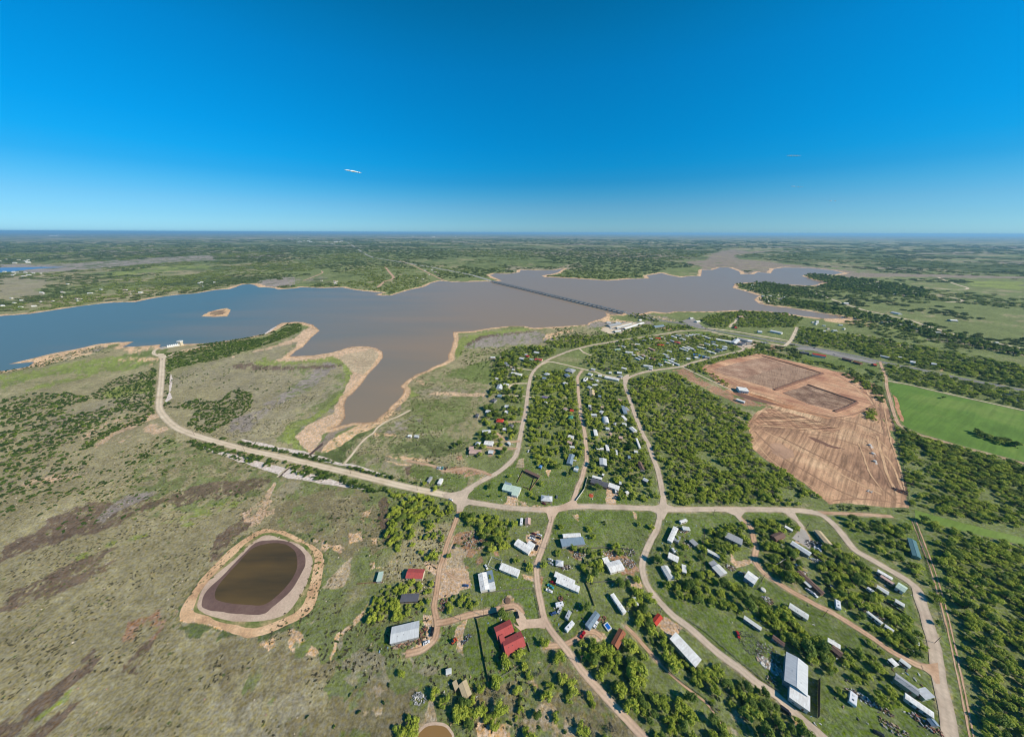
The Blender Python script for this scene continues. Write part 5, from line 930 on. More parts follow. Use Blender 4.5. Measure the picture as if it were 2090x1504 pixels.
cluster('house', 'house', 'among trees left of the curved road', [(1034,743,2.5,1.2,8,'grey','grey','gable'),(1046,749,4,.1,8,'tan','tan','gable'),(1048,754,3,.1,6,'pale','white','gable'),(1085,733,3,.3,7,'mint','white','gable'),(1095,719,5,.15,10,'silver','grey','gable'),(1074,723,2.5,.2,7,'pale','white','gable'),(1014,772,3,-.1,5,'white','white','flat'),(1020,807,4,.1,9,'bluegrey','green','gable'),(1008,816,4,.3,10,'slate','grey','hip'),(1034,829,4,.1,9,'silver','grey','gable'),(996,839,4,.2,8,'silver','white','gable'),(1034,840,4,.1,8,'white','white','flat'),(974,847,3,.1,9,'slate','grey','hip'),(1030,875,4,.1,5,'white','white','flat'),(1043,868,4,.2,8,'slate','grey','hip'),(1006,729,5,.02,8,'white','tan','flat'),(1023,729,4,.02,6,'pink','tan','flat'),(1117,763,5,.3,11,'silver','white','hip'),(1111,771,4,.05,8,'bluegrey','white','gable'),(1158,766,3,.8,10,'bluegrey','grey','gable'),(1039,904,2.5,1.0,4,'pale','grey','flat')], 'houses left of the curved road')
# marina and highway frontage
def tt(X, Y): return 1200 + X / 5.0125, 460 + Y / 5.0125
for lab, cat, nm, (X1, Y1), (X2, Y2), wd, h, ty, rc, wc in [
 ('long white boat shed roof stretching along the lakeside yard', 'boat shed', 'boat_shed', (370,1055), (565,995), 11, 4, 'gable', 'white', 'grey'),
 ('long grey boat shed roof behind the white one', 'boat shed', 'boat_shed', (205,1025), (330,1000), 16, 4, 'gable', 'grey', 'grey'),
 ('middle pale roof between the two long boat sheds', 'boat shed', 'boat_shed', (290,1045), (440,1005), 8, 4, 'gable', 'pale', 'grey'),
 ('small white roof at the lake end of the boat yard', 'shed', 'shed', (190,992), (235,994), 10, 3, 'gable', 'white', 'white'),
 ('second small white roof at the lake end of the boat yard, nearer the bridge', 'shed', 'shed', (285,992), (325,994), 10, 3, 'gable', 'white', 'white'),
 ('white roof nearest the bottom corner of the boat yard', 'shed', 'shed', (270,1085), (330,1078), 12, 3, 'gable', 'pale', 'grey'),
 ('grey warehouse right of the boat yard', 'warehouse', 'warehouse', (670,1035), (770,1025), 16, 4, 'gable', 'bluegrey', 'grey'),
 ('long white motel-like roof along the highway frontage', 'building', 'motel', (1312,1163), (1478,1192), 9, 3.5, 'mono', 'white', 'cream'),
 ('slanting silver roof crossing the middle of the frontage block', 'building', 'store_building', (1485,1205), (1530,1165), 14, 4, 'gable', 'silver', 'grey'),
 ('grey roof along the back of the frontage block', 'building', 'store_building', (1540,1155), (1640,1180), 11, 4, 'gable', 'grey', 'grey'),
 ('white roof at the right end of the frontage block', 'building', 'store_building', (1625,1175), (1680,1183), 13, 4, 'gable', 'white', 'white'),
 ('dark roof among parked boats in the frontage block', 'building', 'store_building', (1560,1215), (1600,1195), 10, 4, 'mono', 'slate', 'grey'),
 ('red hipped house right of the boat ramp car park', 'house', 'red_roofed_house', (1490,1040), (1525,1043), 16, 3.5, 'hip', 'scarlet', 'tan'),
 ('white house right of the red hipped house', 'house', 'white_house', (1735,1083), (1780,1088), 14, 3.5, 'gable', 'pale', 'white'),
 ('long white shop roof facing the highway on its far side', 'shop', 'shop_building', (1870,1075), (1990,1100), 12, 4, 'gable', 'white', 'white'),
 ('brown roof among the trees by the far loop road', 'house', 'brown_roofed_house', (1535,935), (1610,932), 14, 3.5, 'gable', 'pink', 'tan'),
 ('pale roof beside the boat ramp car park', 'house', 'pale_house', (1103,983), (1140,978), 10, 3.5, 'gable', 'white', 'white'),
 ('small white toll hut at the head of the boat ramp', 'hut', 'white_hut', (1040,948), (1070,945), 9, 3, 'gable', 'pale', 'white'),
 ('white hut at the landward end of the bridge', 'hut', 'white_hut', (520,968), (545,963), 8, 3, 'gable', 'white', 'white')]:
    a, b = tt(X1, Y1), tt(X2, Y2); B(nm, lab, cat, a[0], a[1], b[0], b[1], wd, h, ty, rc, wc, det=0)
def t6(X, Y): return 1600 + X / 5.0125, 460 + Y / 5.0125
for lab, cat, nm, (X1, Y1), (X2, Y2), wd, h, ty, rc, wc in [
 ('red and white roadside restaurant roof by the highway', 'restaurant', 'restaurant', (290,1312), (430,1335), 12, 4.5, 'gable', 'scarlet', 'white'),
 ('dark strip roof left of the red and white restaurant', 'building', 'store_building', (165,1293), (255,1303), 9, 3.5, 'gable', 'slate', 'dark'),
 ('long brown roof along the highway right of the restaurant', 'building', 'store_building', (600,1355), (700,1380), 9, 3.5, 'gable', 'brown', 'dark'),
 ('reddish brown roof at the end of the long brown one', 'building', 'store_building', (715,1388), (800,1412), 9, 3.5, 'gable', 'rust', 'brown'),
 ('small red roofed hut beside the mouth of the field lane', 'hut', 'red_roofed_shed', (908,1420), (942,1424), 10, 3.2, 'gable', 'scarlet', 'brown'),
 ('white shed roof across the highway from the field lane', 'shed', 'white_shed_roof', (985,1330), (1080,1350), 8, 3.2, 'gable', 'pale', 'grey'),
 ('pale small roof in the trees right of the shed across the highway', 'shed', 'pale_shed', (1165,1343), (1200,1347), 7, 3, 'gable', 'silver', 'grey'),
 ('white roof in a gap of trees right of the highway', 'house', 'white_house', (1290,1390), (1345,1400), 12, 3.2, 'gable', 'white', 'white'),
 ('grey roof in trees next to a pale clearing right of the highway', 'house', 'grey_roofed_house', (1505,1410), (1560,1420), 12, 3.2, 'gable', 'silver', 'grey'),
 ('dark roof near the highway above the restaurant', 'house', 'grey_roofed_house', (190,1182), (245,1192), 12, 3.2, 'gable', 'slate', 'grey'),
 ('lone white roof on the open slope at far right', 'house', 'white_house', (1690,968), (1765,972), 14, 3.5, 'gable', 'white', 'grey'),
 ('lone dark-walled white roof in the brush beyond the inlet', 'house', 'white_house', (605,795), (655,797), 16, 3.5, 'gable', 'white', 'grey'),
 ('long white roof beyond the inlet lane', 'building', 'long_white_building', (1110,887), (1195,905), 14, 3.5, 'gable', 'white', 'white')]:
    a, b = t6(X1, Y1), t6(X2, Y2); B(nm, lab, cat, a[0], a[1], b[0], b[1], wd, h, ty, rc, wc, det=0)

# distant houses: specks among trees, told apart only by the shore they stand on
r5 = random.Random(11)
def specks(n, poly, lab, grp, wmin=9, wmax=20, kinds=('white', 'pale', 'silver', 'tan', 'pink')):
    q = np.array(poly, float); x0, y0 = q.min(0); x1, y1 = q.max(0); k = 0; spk = []
    while k < n:
        x, y = r5.uniform(x0, x1), r5.uniform(y0, y1)
        if not inside(q, np.array([x]), np.array([y]))[0]: continue
        p = W(x, y)
        if inside(lakew, np.array([p.x]), np.array([p.y]))[0]: continue
        rc = r5.choice(kinds); L_ = r5.uniform(wmin, wmax) * .8 ; a = r5.uniform(-.5, .5)
        root = empty('distant_house', (p.x, p.y, .05), a); spk.append((x, root, lab, grp)); w_ = L_ * r5.uniform(.5, .7); h = 3.4
        mb = MB(); shell(mb, L_, w_, h, 'gable', w_ * .2); mb.build('wall', WMt('white'), root)
        rf = MB(); roof_mesh(rf, L_, w_, h, 'gable', w_ * .2, .4); rf.build('roof', RM(rc), root); blds.append((p.x, p.y, L_ / 2, w_ / 2, a)); k += 1
    for i, (x, o, lb, gp) in enumerate(sorted(spk, key=lambda q: q[0])): tag(o, f'{ordn(i)} from the left: ' + lb, 'house', gp)
specks(26, P_('70,590 120,578 170,580 230,575 300,590 330,600 250,610 170,618 100,625 20,630 0,625 0,612 60,606'), 'small pale roofed house among trees on the far left shore', 'pale houses on the far left shore', 10, 20)
specks(12, P_('0,555 60,555 110,560 60,566 0,564'), 'tiny pale house beside the far blue pool', 'pale houses beside the far blue pool', 14, 26)
specks(6, P_('400,570 440,570 450,580 410,588'), 'tiny pale house near the shore left of the brown flat', 'pale houses left of the brown flat', 10, 16)
specks(7, P_('620,575 690,572 740,580 700,583 640,583'), 'tiny white house above the far middle shore', 'white houses above the far middle shore', 10, 18)
specks(10, P_('835,570 850,550 870,545 890,552 900,562 860,576'), 'tiny house near the far end of the bridge', 'houses near the far end of the bridge', 12, 22)
specks(22, P_('1510,578 1560,578 1600,590 1600,625 1560,618 1545,600'), 'tiny pale house on the wooded point', 'houses on the wooded point', 10, 18)
specks(26, P_('1650,565 1690,562 1750,572 1780,580 1830,600 1880,610 1800,604 1740,592 1690,590 1660,583'), 'tiny pale house in the far right lakeside woods', 'houses in the far right lakeside woods', 10, 18)
specks(16, P_('1780,648 1840,652 1900,668 2000,690 2085,715 2085,735 1990,705 1900,685 1800,660'), 'tiny pale house in the tree belt along the dry inlet', 'houses along the dry inlet', 9, 16)
specks(10, P_('1600,660 1700,655 1740,668 1700,680 1640,675'), 'tiny pale house in the brush right of the inlet mouth', 'houses right of the inlet mouth', 8, 14)
specks(34, P_('500,489 600,484 700,492 760,500 720,503 650,498 560,491'), 'white speck of a building in the distant town', 'buildings of the distant town', 40, 110, ('white', 'pale'))
specks(12, P_('0,530 30,528 80,533 60,537 0,538'), 'white speck of a house on the far left plain', 'houses on the far left plain', 18, 34)
specks(8, P_('100,480 200,481 200,484 100,484'), 'pale distant building on the left horizon', 'distant buildings on the left horizon', 90, 180, ('white', 'pale'))
specks(8, P_('835,483 960,482 960,485 835,485'), 'pale distant building on the middle horizon', 'distant buildings on the middle horizon', 90, 200, ('white', 'pale'))

# ---- gatehouse and intake on the peninsula
p = W(356, 707); root = empty('intake_building', (p.x, p.y, .05), math.atan2(W(371, 704).y - W(341, 709).y, W(371, 704).x - W(341, 709).x)); tag(root, 'white lakeside pump house with a row of white humps on the point', 'pump house')
L_ = (W(368, 706) - W(341, 709)).length
mb = MB(); mb.box(-L_ / 2, -4, 0, L_ / 2, 4, 3.2); mb.build('wall', WMt('white'), root)
for k in range(7):
    X = -L_ / 2 + (k + .5) * L_ / 7; mb = MB(); mb.rbox(X, 0, 3.2, L_ / 9, 7, 2.2, 0, 0, .75); mb.build('roof_hump', RM('white'), root)
mb = MB(); mb.box(-L_ / 2 - 12, -7, 0, -L_ / 2 - .1, 5, 1.2); mb.build('concrete_apron', SOLES, root)
p = W(370.5, 705); root = empty('intake_tower', (p.x, p.y, .05)); tag(root, 'tall white tower at the lake end of the pump house', 'tower')
mb = MB(); mb.box(-3.2, -3.2, 0, 3.2, 3.2, 9); mb.build('shaft', WMt('cream'), root); mb = MB(); mb.box(-4.6, -4.2, 9.002, 4.6, 4.2, 12); mb.build('cabin', WMt('white'), root); mb = MB(); mb.box(-5, -4.6, 12.003, 5, 4.6, 12.5); mb.build('roof', RM('pale'), root)

# ---- bridge
a, b = W(1003.5, 573.5, 5), W(1277, 638.5, 5); Lb = (b - a).length; d = (b - a).normalized(); c = (a + b) / 2
root = empty('lake_bridge', (c.x, c.y, 0), math.atan2(d.y, d.x)); tag(root, 'long low concrete road bridge on many piers across the lake', 'bridge')
CON = mat('bridge_concrete', (196, 192, 182), .85, .1, .05)
mb = MB(); mb.box(-Lb / 2, -6, 6.3, Lb / 2, 6, 7.1); mb.build('deck', CON, root)
mb = MB(); mb.box(-Lb / 2, -5.2, 7.1, Lb / 2, 5.2, 7.16); mb.build('road_surface', groundmat('bridge_asphalt', [(120, 118, 114), (132, 130, 126), (140, 138, 132)], .03, .3, bump=0, sd=.05), root)
for s in (-1, 1):
    mb = MB(); mb.box(-Lb / 2, s * 5.8 - .2, 7.1, Lb / 2, s * 5.8 + .2, 8.1); mb.build('parapet', CON, root)
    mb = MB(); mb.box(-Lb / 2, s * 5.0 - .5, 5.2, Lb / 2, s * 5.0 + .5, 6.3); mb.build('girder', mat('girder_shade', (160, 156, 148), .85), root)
n = int(Lb / 24)
pm = MB(); pm.box(-.8, -5.6, 4.4, .8, 5.6, 5.2); 
for s in (-4.2, 0, 4.2): pm.cyl(0, s, -3, 4.4, .75, n=8)
pme = pm.mesh('pier', CON)
for k in range(n):
    link('pier', pme, root, (-Lb / 2 + (k + .5) * Lb / n, 0, 0))
# ================================================================ VEHICLES, FENCES, POLES, YARD THINGS
TY = mat('tyre', (32, 32, 32), .9); RIM = mat('rim', (150, 150, 152), .3, metal=.7); LAMP = mat('lamp_glass', (226, 222, 210), .2); TAIL = mat('tail_lamp', (150, 30, 26), .3)
CARC = {'white': (228, 228, 226), 'black': (30, 31, 34), 'grey': (110, 114, 118), 'silver': (176, 180, 184), 'red': (160, 26, 30), 'blue': (56, 84, 130), 'teal': (62, 150, 158), 'maroon': (96, 30, 34), 'tan': (170, 150, 120), 'orange': (196, 84, 44), 'brown': (96, 70, 52), 'green': (60, 100, 70)}
def CM(c): return mat('car_' + c, CARC[c], .28, .04, .8, spec=.6)
_car = {}
def car_parts(kind, c):
    k = (kind, c)
    if k in _car: return _car[k]
    P = []
    Lc, Wc = {'car': (4.7, 1.85), 'pickup': (5.7, 2.0), 'van': (5.6, 2.1)}[kind]
    b = MB(); b.rbox(0, 0, .35, Lc, Wc, .38, 0, 0, 1); b.rbox(0, 0, .73, Lc * .97, Wc * .95, .22, 0, 0, .96)
    if kind == 'pickup':
        b.rbox(-Lc * .30, Wc * .44, .95, Lc * .36, .1, .35); b.rbox(-Lc * .30, -Wc * .44, .95, Lc * .36, .1, .35); b.rbox(-Lc * .475, 0, .95, .1, Wc * .86, .35)
    P.append(('body', b.mesh('body', CM(c)), ()))
    cx, cl, ch, tp = {'car': (-.25, 2.5, .55, .72), 'pickup': (.35, 1.9, .7, .78), 'van': (-.35, 4.3, 1.1, .86)}[kind]
    g = MB(); g.rbox(cx, 0, .951, cl, Wc * .88, ch, 0, 0, tp); P.append(('windows', g.mesh('windows', GLASS), ()))
    r = MB(); r.rbox(cx, 0, .952 + ch, cl * tp * 1.01, Wc * .88 * tp * 1.02, .07); P.append(('cabin_roof', r.mesh('cabin_roof', CM(c)), ()))
    wm = MB(); n = 10
    for y0, y1, rr, mi in ((-.11, .11, .34, 0), (-.12, .12, .18, 1)):
        i = len(wm.v)
        for y in (y0, y1):
            for q in range(n): wm.v.append((rr * math.cos(2 * math.pi * q / n), y, rr * math.sin(2 * math.pi * q / n)))
        for q in range(n): wm.f.append((i + q, i + (q + 1) % n, i + n + (q + 1) % n, i + n + q)); wm.m.append(mi)
        wm.f.append(tuple(i + q for q in range(n))); wm.m.append(mi); wm.f.append(tuple(i + n + n - 1 - q for q in range(n))); wm.m.append(mi)
    wme = wm.mesh('wheel', [TY, RIM])
    for sx in (-.31, .31):
        for sy in (-1, 1): P.append(('wheel', wme, (sx * Lc, sy * (Wc / 2 - .08), .34)))
    for sy in (-1, 1):
        h = MB(); h.box(-.04, -.16, -.08, .04, .16, .08); P.append(('headlight', h.mesh('headlight', LAMP), (Lc / 2 - .01, sy * Wc * .34, .72)))
    _car[k] = P; return P
def car(label, x, y, ang, c='white', kind='car', group=None):
    p = W(x, y); o = empty({'car': 'parked_car', 'pickup': 'pickup_truck', 'van': 'van'}[kind], (p.x, p.y, .1 if kind else 0), ang); tag(o, label, {'car': 'car', 'pickup': 'pickup', 'van': 'van'}[kind], group)
    for nm, me, loc in car_parts(kind, c): link(nm, me, o, loc or (0, 0, 0))
    return o
def hd(x1, y1, x2, y2):
    a, b = W(x1, y1), W(x2, y2); return math.atan2(b.y - a.y, b.x - a.x)
g = 'cars parked beside the white L-shaped house'
h0 = hd(1084, 1088, 1095, 1092)
for x, y, c, k, lab in [(1089.4,1090,'maroon','car','dark red car at the top of the row beside the white L-shaped house'),(1101.4,1092.3,'white','car','white car right of the dark red one, top right of the row'),(1088.7,1095.5,'grey','car','dark grey car just below the dark red one'),(1099.5,1098.3,'black','car','black car right of the dark grey one in the row'),(1086.4,1100,'white','pickup','white pickup with open bed in the parked row'),(1090.5,1107.3,'brown','car','dark brown car closest to the white L-shaped house')]:
    car(lab, x, y, h0, c, k, g)
car('black vehicle parked lengthwise along the southern lane below the row of cars', 1096,1118.5, hd(1094,1124,1098,1113), 'black', 'van')
car('white car at the lane edge under the tree above the twin white mobile homes', 1123.8,1143, hd(1118,1141,1129,1145.5), 'white')
car('silver car on the driveway below the white car, by the faceted grey roof', 1124.5,1151, hd(1119,1149,1130,1154), 'silver')
car('bright red car beside the lower of the twin white mobile homes', 1128.3,1189.6, hd(1122,1187,1134,1192), 'red')
car('pale teal pickup right below the bright red car', 1123.8,1197.5, hd(1118,1194,1130,1201), 'teal', 'pickup')
car('white pickup standing alone on the grass beside the southern lane', 1120.8,1206.5, hd(1115,1204,1127,1209), 'white', 'pickup')
car('dark blue car on the grass beside two campers', 1129.5,1252.5, hd(1124,1255,1135,1250), 'blue')
car('silver pickup next to the dark blue car', 1142,1246, hd(1139,1252,1145,1240), 'silver', 'pickup')
car('red and white pickup at the start of the small dirt drive', 1189,1296, hd(1185,1302,1193,1290), 'red', 'pickup')
car('white pickup with dark bed beside the blue-grey trailer', 1216,1275, hd(1212.5,1282,1219.5,1268.5), 'white', 'pickup')
car('white car parked on the dirt drive of the slate roofed house', 1256.3,1004.6, hd(1257,1011,1256,1000), 'white', 'van')
car('grey car parked below the white one on the dirt drive', 1255.8,1017, hd(1250,1017.5,1261,1016.5), 'grey')
car('small red car alone on the lawn above the nursery plot', 1505.8,1295.8, hd(1503.5,1289,1508,1303), 'red')
car('black off-roader stopped at the edge of the lower lane', 1601.6,1450.5, hd(1594,1445,1609,1456), 'black', 'van')
car('black car on the lawn at the very bottom right of the scene', 1793,1497.5, hd(1786,1493,1802,1501), 'black')
car('white car waiting at the mouth of the dirt track by the big junction', 920.3,1020.6, hd(915,1019,926,1022.5), 'white')
for x, c, lab in [(893.5, 'silver', 'leftmost car of the short row in the meadow above the junction'), (898, 'white', 'second car from the left in the short meadow row'), (902.8, 'teal', 'teal car of the short meadow row'), (910, 'brown', 'rusty car at the right end of the short meadow row')]:
    car(lab, x, 955.5 + (x - 893) * .08, hd(x - 1.5, 959, x + 1.5, 952), c, 'car', 'cars in the short meadow row')
car('dark car standing on the lane near the upper end of the dam road', 331.5,734, hd(331,738,331,730), 'grey')
car('white truck near the far end of the long brown roof', 1660,1213, hd(1655,1209,1666,1218), 'white', 'pickup')
car('silver car in the shade of the long brown roof', 1650,1206, hd(1645,1202,1655,1210), 'silver')
car('grey car at the upper end of the long brown roof', 1632,1182, hd(1628,1179,1636,1185), 'grey')
car('white van on the grass above the long brown roof', 1625.5,1154.5, hd(1619,1157,1632,1152), 'white', 'van')
car('dark car under trees above the white van', 1619,1142, hd(1614,1144,1624,1140), 'black')
car('dark truck beside the dirt loop right of the grey barn', 882,1290, hd(884,1282,880,1299), 'black', 'pickup')
car('small black and white car at the edge of the dirt loop', 870.5,1312, hd(866,1314,876,1309), 'white')
car('dark car on the dirt yard in front of the patched white house', 951,1195.5, hd(946,1195,957,1196), 'blue')
car('white sedan in the yard left of the plain white mobile home', 992.5,1157.5, hd(991,1154,995,1161), 'white')
car('black car at the head of the paved drive of the big red house', 1056,1255.5, hd(1054,1249,1057.5,1262), 'black')
car('pale car beside the light grey roofed house near the second junction', 1136.5,1015, hd(1136,1019,1137,1011), 'grey')
car('red car left of the light grey roofed house near the second junction', 1110,1028.5, hd(1106,1027,1114,1030), 'maroon')
car('white car beside the meadow lane left of the pink-grey barn', 1078.5,921.5, hd(1077,925,1080,918), 'white')
car('white pickup on the apron of the long grey house by the concrete drive', 1668,1121, hd(1662,1118,1674,1125), 'white', 'pickup')
car('dark car in the junk-filled corner below the concrete drive', 1660,1112, hd(1657,1108,1664,1116), 'grey')
car('blue car near the junk below the concrete drive', 1674,1117, hd(1672,1112,1676,1122), 'blue')
FV = [(1268,668,'white'),(1280,663,'silver'),(1248,671,'grey'),(1291,660,'white'),(1255,677,'blue'),(1433,668,'black'),(1459,674,'grey'),(1440,671,'red'),(1662,711,'black'),(1640,718,'white'),(1702,724,'grey'),(1512,701,'white'),(1522,704,'blue'),(1531,703,'silver'),(1517,708,'black')]
for i, (x, y, c) in enumerate(FV):
    car(ordn(sorted(q[0] for q in FV).index(x)) + ' small vehicle from the left along the highway frontage', x, y, hd(x, y, x + 5, y + 1), c, 'car', 'vehicles along the highway frontage')

_rv = {}
def caravan(label, x1, y1, x2, y2, w=2.6, c='white', cat='caravan', name='caravan'):
    a, b = W(x1, y1, 2.8), W(x2, y2, 2.8); Lx = max(4, (b - a).length); m = (a + b) / 2; o = empty(name, (m.x, m.y, .05), math.atan2(b.y - a.y, b.x - a.x)); tag(o, label, cat)
    bd = MB(); bd.box(-Lx / 2, -w / 2, .6, Lx / 2, w / 2, 2.7); bd.rbox(0, 0, 2.701, Lx * .99, w * .97, .18, 0, 0, .93); bd.build('body', CM(c) if c in CARC else WMt(c), o)
    for sy in (-1, 1):
        for k in range(2):
            m_ = MB(); X = (-.25 + .5 * k) * Lx; m_.box(X - .5, sy * (w / 2 + .02) - .02, 1.5, X + .5, sy * (w / 2 + .02) + .02, 2.1); m_.build('window', GLASS, o)
    for k, X in enumerate((-.22 * Lx, .18 * Lx)):
        m_ = MB(); m_.box(X - .4, -.35, 2.88, X + .4, .35, 3.1); m_.build('roof_unit', PIPE if k else TRIM, o)
    for sx in (-.1, .1):
        for sy in (-1, 1):
            m_ = MB(); m_.tube((sx * Lx, sy * (w / 2 - .25), .36), (sx * Lx, sy * (w / 2 - .02), .36), .36, n=10); m_.build('wheel', TY, o)
    m_ = MB(); m_.box(Lx / 2, -.08, .55, Lx / 2 + 1.1, .08, .68); m_.build('tow_bar', PIPE, o)
    blds.append((m.x, m.y, Lx / 2, w / 2, o.rotation_euler.z)); return o
caravan('grey camper, upper one of two on the grass right of the southern lane', 1163.5,1246,1156,1261.5, 2.7, 'silver')
caravan('longer white camper, lower one of two on the grass right of the southern lane', 1170,1268,1155,1285, 2.8, 'white')
caravan('white camper with dark roof marks beside a brown wooden deck, above the dark blue car', 1134,1233.5,1149.5,1230, 2.8, 'white')
caravan('narrow white caravan left of the square tan roofed shed', 1065,1056.5,1063.5,1070, 2.7, 'white')
caravan('white motor home with three dark roof hatches on the bottom right lawn', 1743,1413,1740.5,1435, 3.4, 'white')
caravan('white camper behind the long brown roof, next to the bent junk pile', 1710,1224,1712,1240.5, 3.0, 'white')
caravan('small white camper beside a dark green tree, above the ragged white roof', 1372,1117.5,1378,1126, 2.2, 'white')
caravan('white camper in the gap left of the cream roofed trailer', 1773,1200,1781,1205.5, 2.6, 'white')
caravan('upright white camper right of the tall thin white trailer', 1258,918,1259,928, 2.4, 'white')
def boat(label, x1, y1, x2, y2, w=2.2, c='white'):
    a, b = W(x1, y1), W(x2, y2); Lx = max(4, (b - a).length); m = (a + b) / 2; o = empty('boat', (m.x, m.y, .05), math.atan2(b.y - a.y, b.x - a.x)); tag(o, label, 'boat')
    h = MB(); n = 8; P0 = []; P1 = []
    for k in range(n + 1):
        t = k / n; ww = w / 2 * (1 - max(0, (t - .55) / .45) ** 2) + .02; X = -Lx / 2 + t * Lx; P0.append((X * .96, ww * .6, .5)); P1.append((X, ww, 1.4))
    for k in range(n):
        for s in (1, -1):
            q = [(P0[k][0], s * P0[k][1], P0[k][2]), (P0[k + 1][0], s * P0[k + 1][1], P0[k + 1][2]), (P1[k + 1][0], s * P1[k + 1][1], P1[k + 1][2]), (P1[k][0], s * P1[k][1], P1[k][2])]
            h.quad(*q)
        h.quad((P0[k][0], P0[k][1], .7), (P0[k + 1][0], P0[k + 1][1], .7), (P0[k + 1][0], -P0[k + 1][1], .7), (P0[k][0], -P0[k][1], .7))
    h.quad((P0[0][0], P0[0][1], .5), (P0[0][0], -P0[0][1], .5), (P1[0][0], -P1[0][1], 1.4), (P1[0][0], P1[0][1], 1.4)); h.build('hull', CM(c), o)
    s = MB(); s.box(-Lx * .1, -w * .3, .7, Lx * .05, w * .3, 1.7); s.build('console', GLASS, o); s = MB(); s.box(-Lx * .45, -w * .4, .7, -Lx * .3, w * .4, 1.15); s.build('seat', WMt('cream'), o)
    s = MB(); s.box(-Lx * .48, -w * .35, .1, Lx * .2, w * .35, .4); s.build('trailer_frame', PIPE, o)
boat('dark and white boat hull on a trailer lying between tree rows', 1683,1186,1705,1206, 3.2, 'grey')
boat('white boat upside by the long white scrap heap left of the green corner lawn', 1758,1422,1775,1434, 2.4, 'white')
boat('small white boat in the woods below the rusty roofed shed', 1297,1366,1301,1358, 2.2, 'white')

# fences
def fence(label, pts, h=1.5, name='fence', cat='fence', m=None, solid=True, step=3.0, th=.06):
    m = m or WMt('grey'); P = Wp(pts); o = empty(name, P[0]); tag(o, label, cat); b0 = P[0]
    pan = MB(); pos = []
    for a, b in zip(P[:-1], P[1:]):
        a = a - b0; b = b - b0; d = b - a; Lf = d.length; ang = math.atan2(d.y, d.x); n_ = max(1, int(Lf / step))
        for k in range(n_ + 1): pos.append(a + d * k / n_)
        c_ = (a + b) / 2
        if solid: pan.rbox(c_.x, c_.y, .1, Lf, th, h - .1, ang)
        else:
            for z in (.3, .3 + (h - .4) / 2, h - .12): pan.rbox(c_.x, c_.y, z, Lf, .09, .1, ang)
    pan.build('panel' if solid else 'rails', m, o)
    pm_ = MB(); pm_.box(-.09, -.09, 0, .09, .09, h + .15); pme_ = pm_.mesh('post', m)
    for p_ in pos[:60]: link('post', pme_, o, (p_.x, p_.y, 0))
    return o
WOOD = mat('fence_wood', (150, 116, 92), .85, .15, .5); DARKM = mat('dark_fence', (62, 56, 54), .8); WHF = mat('white_fence', (222, 220, 214), .6); WIRE = mat('wire_fence', (128, 122, 110), .8)
fence('brown board fence down the left side of the big red house lawn', P_('972.5,1263 978.7,1290 986,1335 997.4,1390'), 1.4, m=WOOD)
fence('dark timber fence along the dirt track above the big red house', P_('969.7,1261.5 1010,1252 1049,1243.5'), 1.3, m=DARKM)
fence('rail fence along the top of the striped lawn left of the southern lane', P_('984.7,1211 1042,1204 1089.5,1200'), 1.2, m=WIRE, solid=False)
fence('rail fence down the lawn edge beside the southern lane', P_('1090,1201 1095,1225 1103,1261'), 1.2, m=DARKM, solid=False)
fence('straight wire fence rising across the lawn below the big red house', P_('1023,1382 1045,1368 1066,1353'), 1.2, m=WIRE, solid=False)
fence('white gate-like rail closing the lawn corner below the big red house', P_('1076,1312 1082,1330'), 1.2, m=WHF)
fence('tall white board fence casting a wide shadow, below the long grey panelled house', P_('1626.5,1127 1603,1141.5 1582,1156'), 2.6, m=WHF)
fence('tall dark metal wall standing upright right of the white annex', P_('1670,1388 1668.5,1465'), 3.6, m=DARKM)
fence('curving pale board fence beside the middle lane and lawn', P_('1199,975 1196,985 1192.4,999 1184,1011 1176,1022'), 1.9, m=WHF)
fence('square wire dog pen left of the plain white mobile home', P_('1004,1137 1025,1144.5 1015,1165 995.5,1155 1004,1137'), 1.3, m=WHF, solid=False)
fence('dark board fence slanting down right of the twin white mobile homes', P_('1195,1188 1203,1207 1213,1236'), 1.3, m=WOOD)
fence('pale fence along the top of the scrap-filled yard', P_('1180,1122 1200,1120 1230,1118.5 1265,1119 1290,1124'), 1.6, m=WIRE)
fence('lower fence of the scrap-filled yard', P_('1200,1190 1240,1187 1300,1182'), 1.4, m=WIRE)
fence('dark plank fence dividing the two yards left of the scrap-filled yard', P_('1193,1142 1190,1165'), 1.6, m=DARKM)
fence('long straight wire fence across the meadow right of the slanting white trailer', P_('1437,1073 1438,1110 1436.5,1168'), 1.3, m=DARKM, solid=False)
fence('thin yellowish fence around the white workshop with light blue walls', P_('1558,1178 1553,1190 1544,1203'), 1.3, m=WIRE, solid=False)
fence('long low board fence along the pen left of the big junction lawn', P_('1056,985 1067,963 1078,970 1090,977 1083,999 1067,994'), 1.1, m=WOOD)
fence('pen side fence reaching from the long dark shed down to the green pen', P_('1103,972 1090,990 1082,1001'), 1.1, m=WOOD)
fence('fence along the left side of the lower lane past the nursery plot', P_('1405,1265 1440,1290 1475,1320 1520,1358 1560,1390 1590,1412'), 1.2, m=WIRE, solid=False)
fence('long fence line running beside the grassy strip below the long white flat roof', P_('1330,1335 1370,1375 1400,1398 1440,1425 1465,1455'), 1.2, m=WIRE, solid=False)
fence('back fence of the trailer lots along the tree belt', P_('1655,1130 1690,1155 1745,1190 1800,1225 1860,1262'), 1.4, m=DARKM)
fence('wire fence along the left edge of the eastern wood', P_('1862,1060 1872,1075 1893,1150 1912,1215 1930,1290'), 1.2, m=WIRE, solid=False)
fence('fence between the cleared site and the tree row on its right', P_('1800,790 1815,830 1832,900 1845,960 1855,1030'), 1.4, m=DARKM, solid=False, step=5)
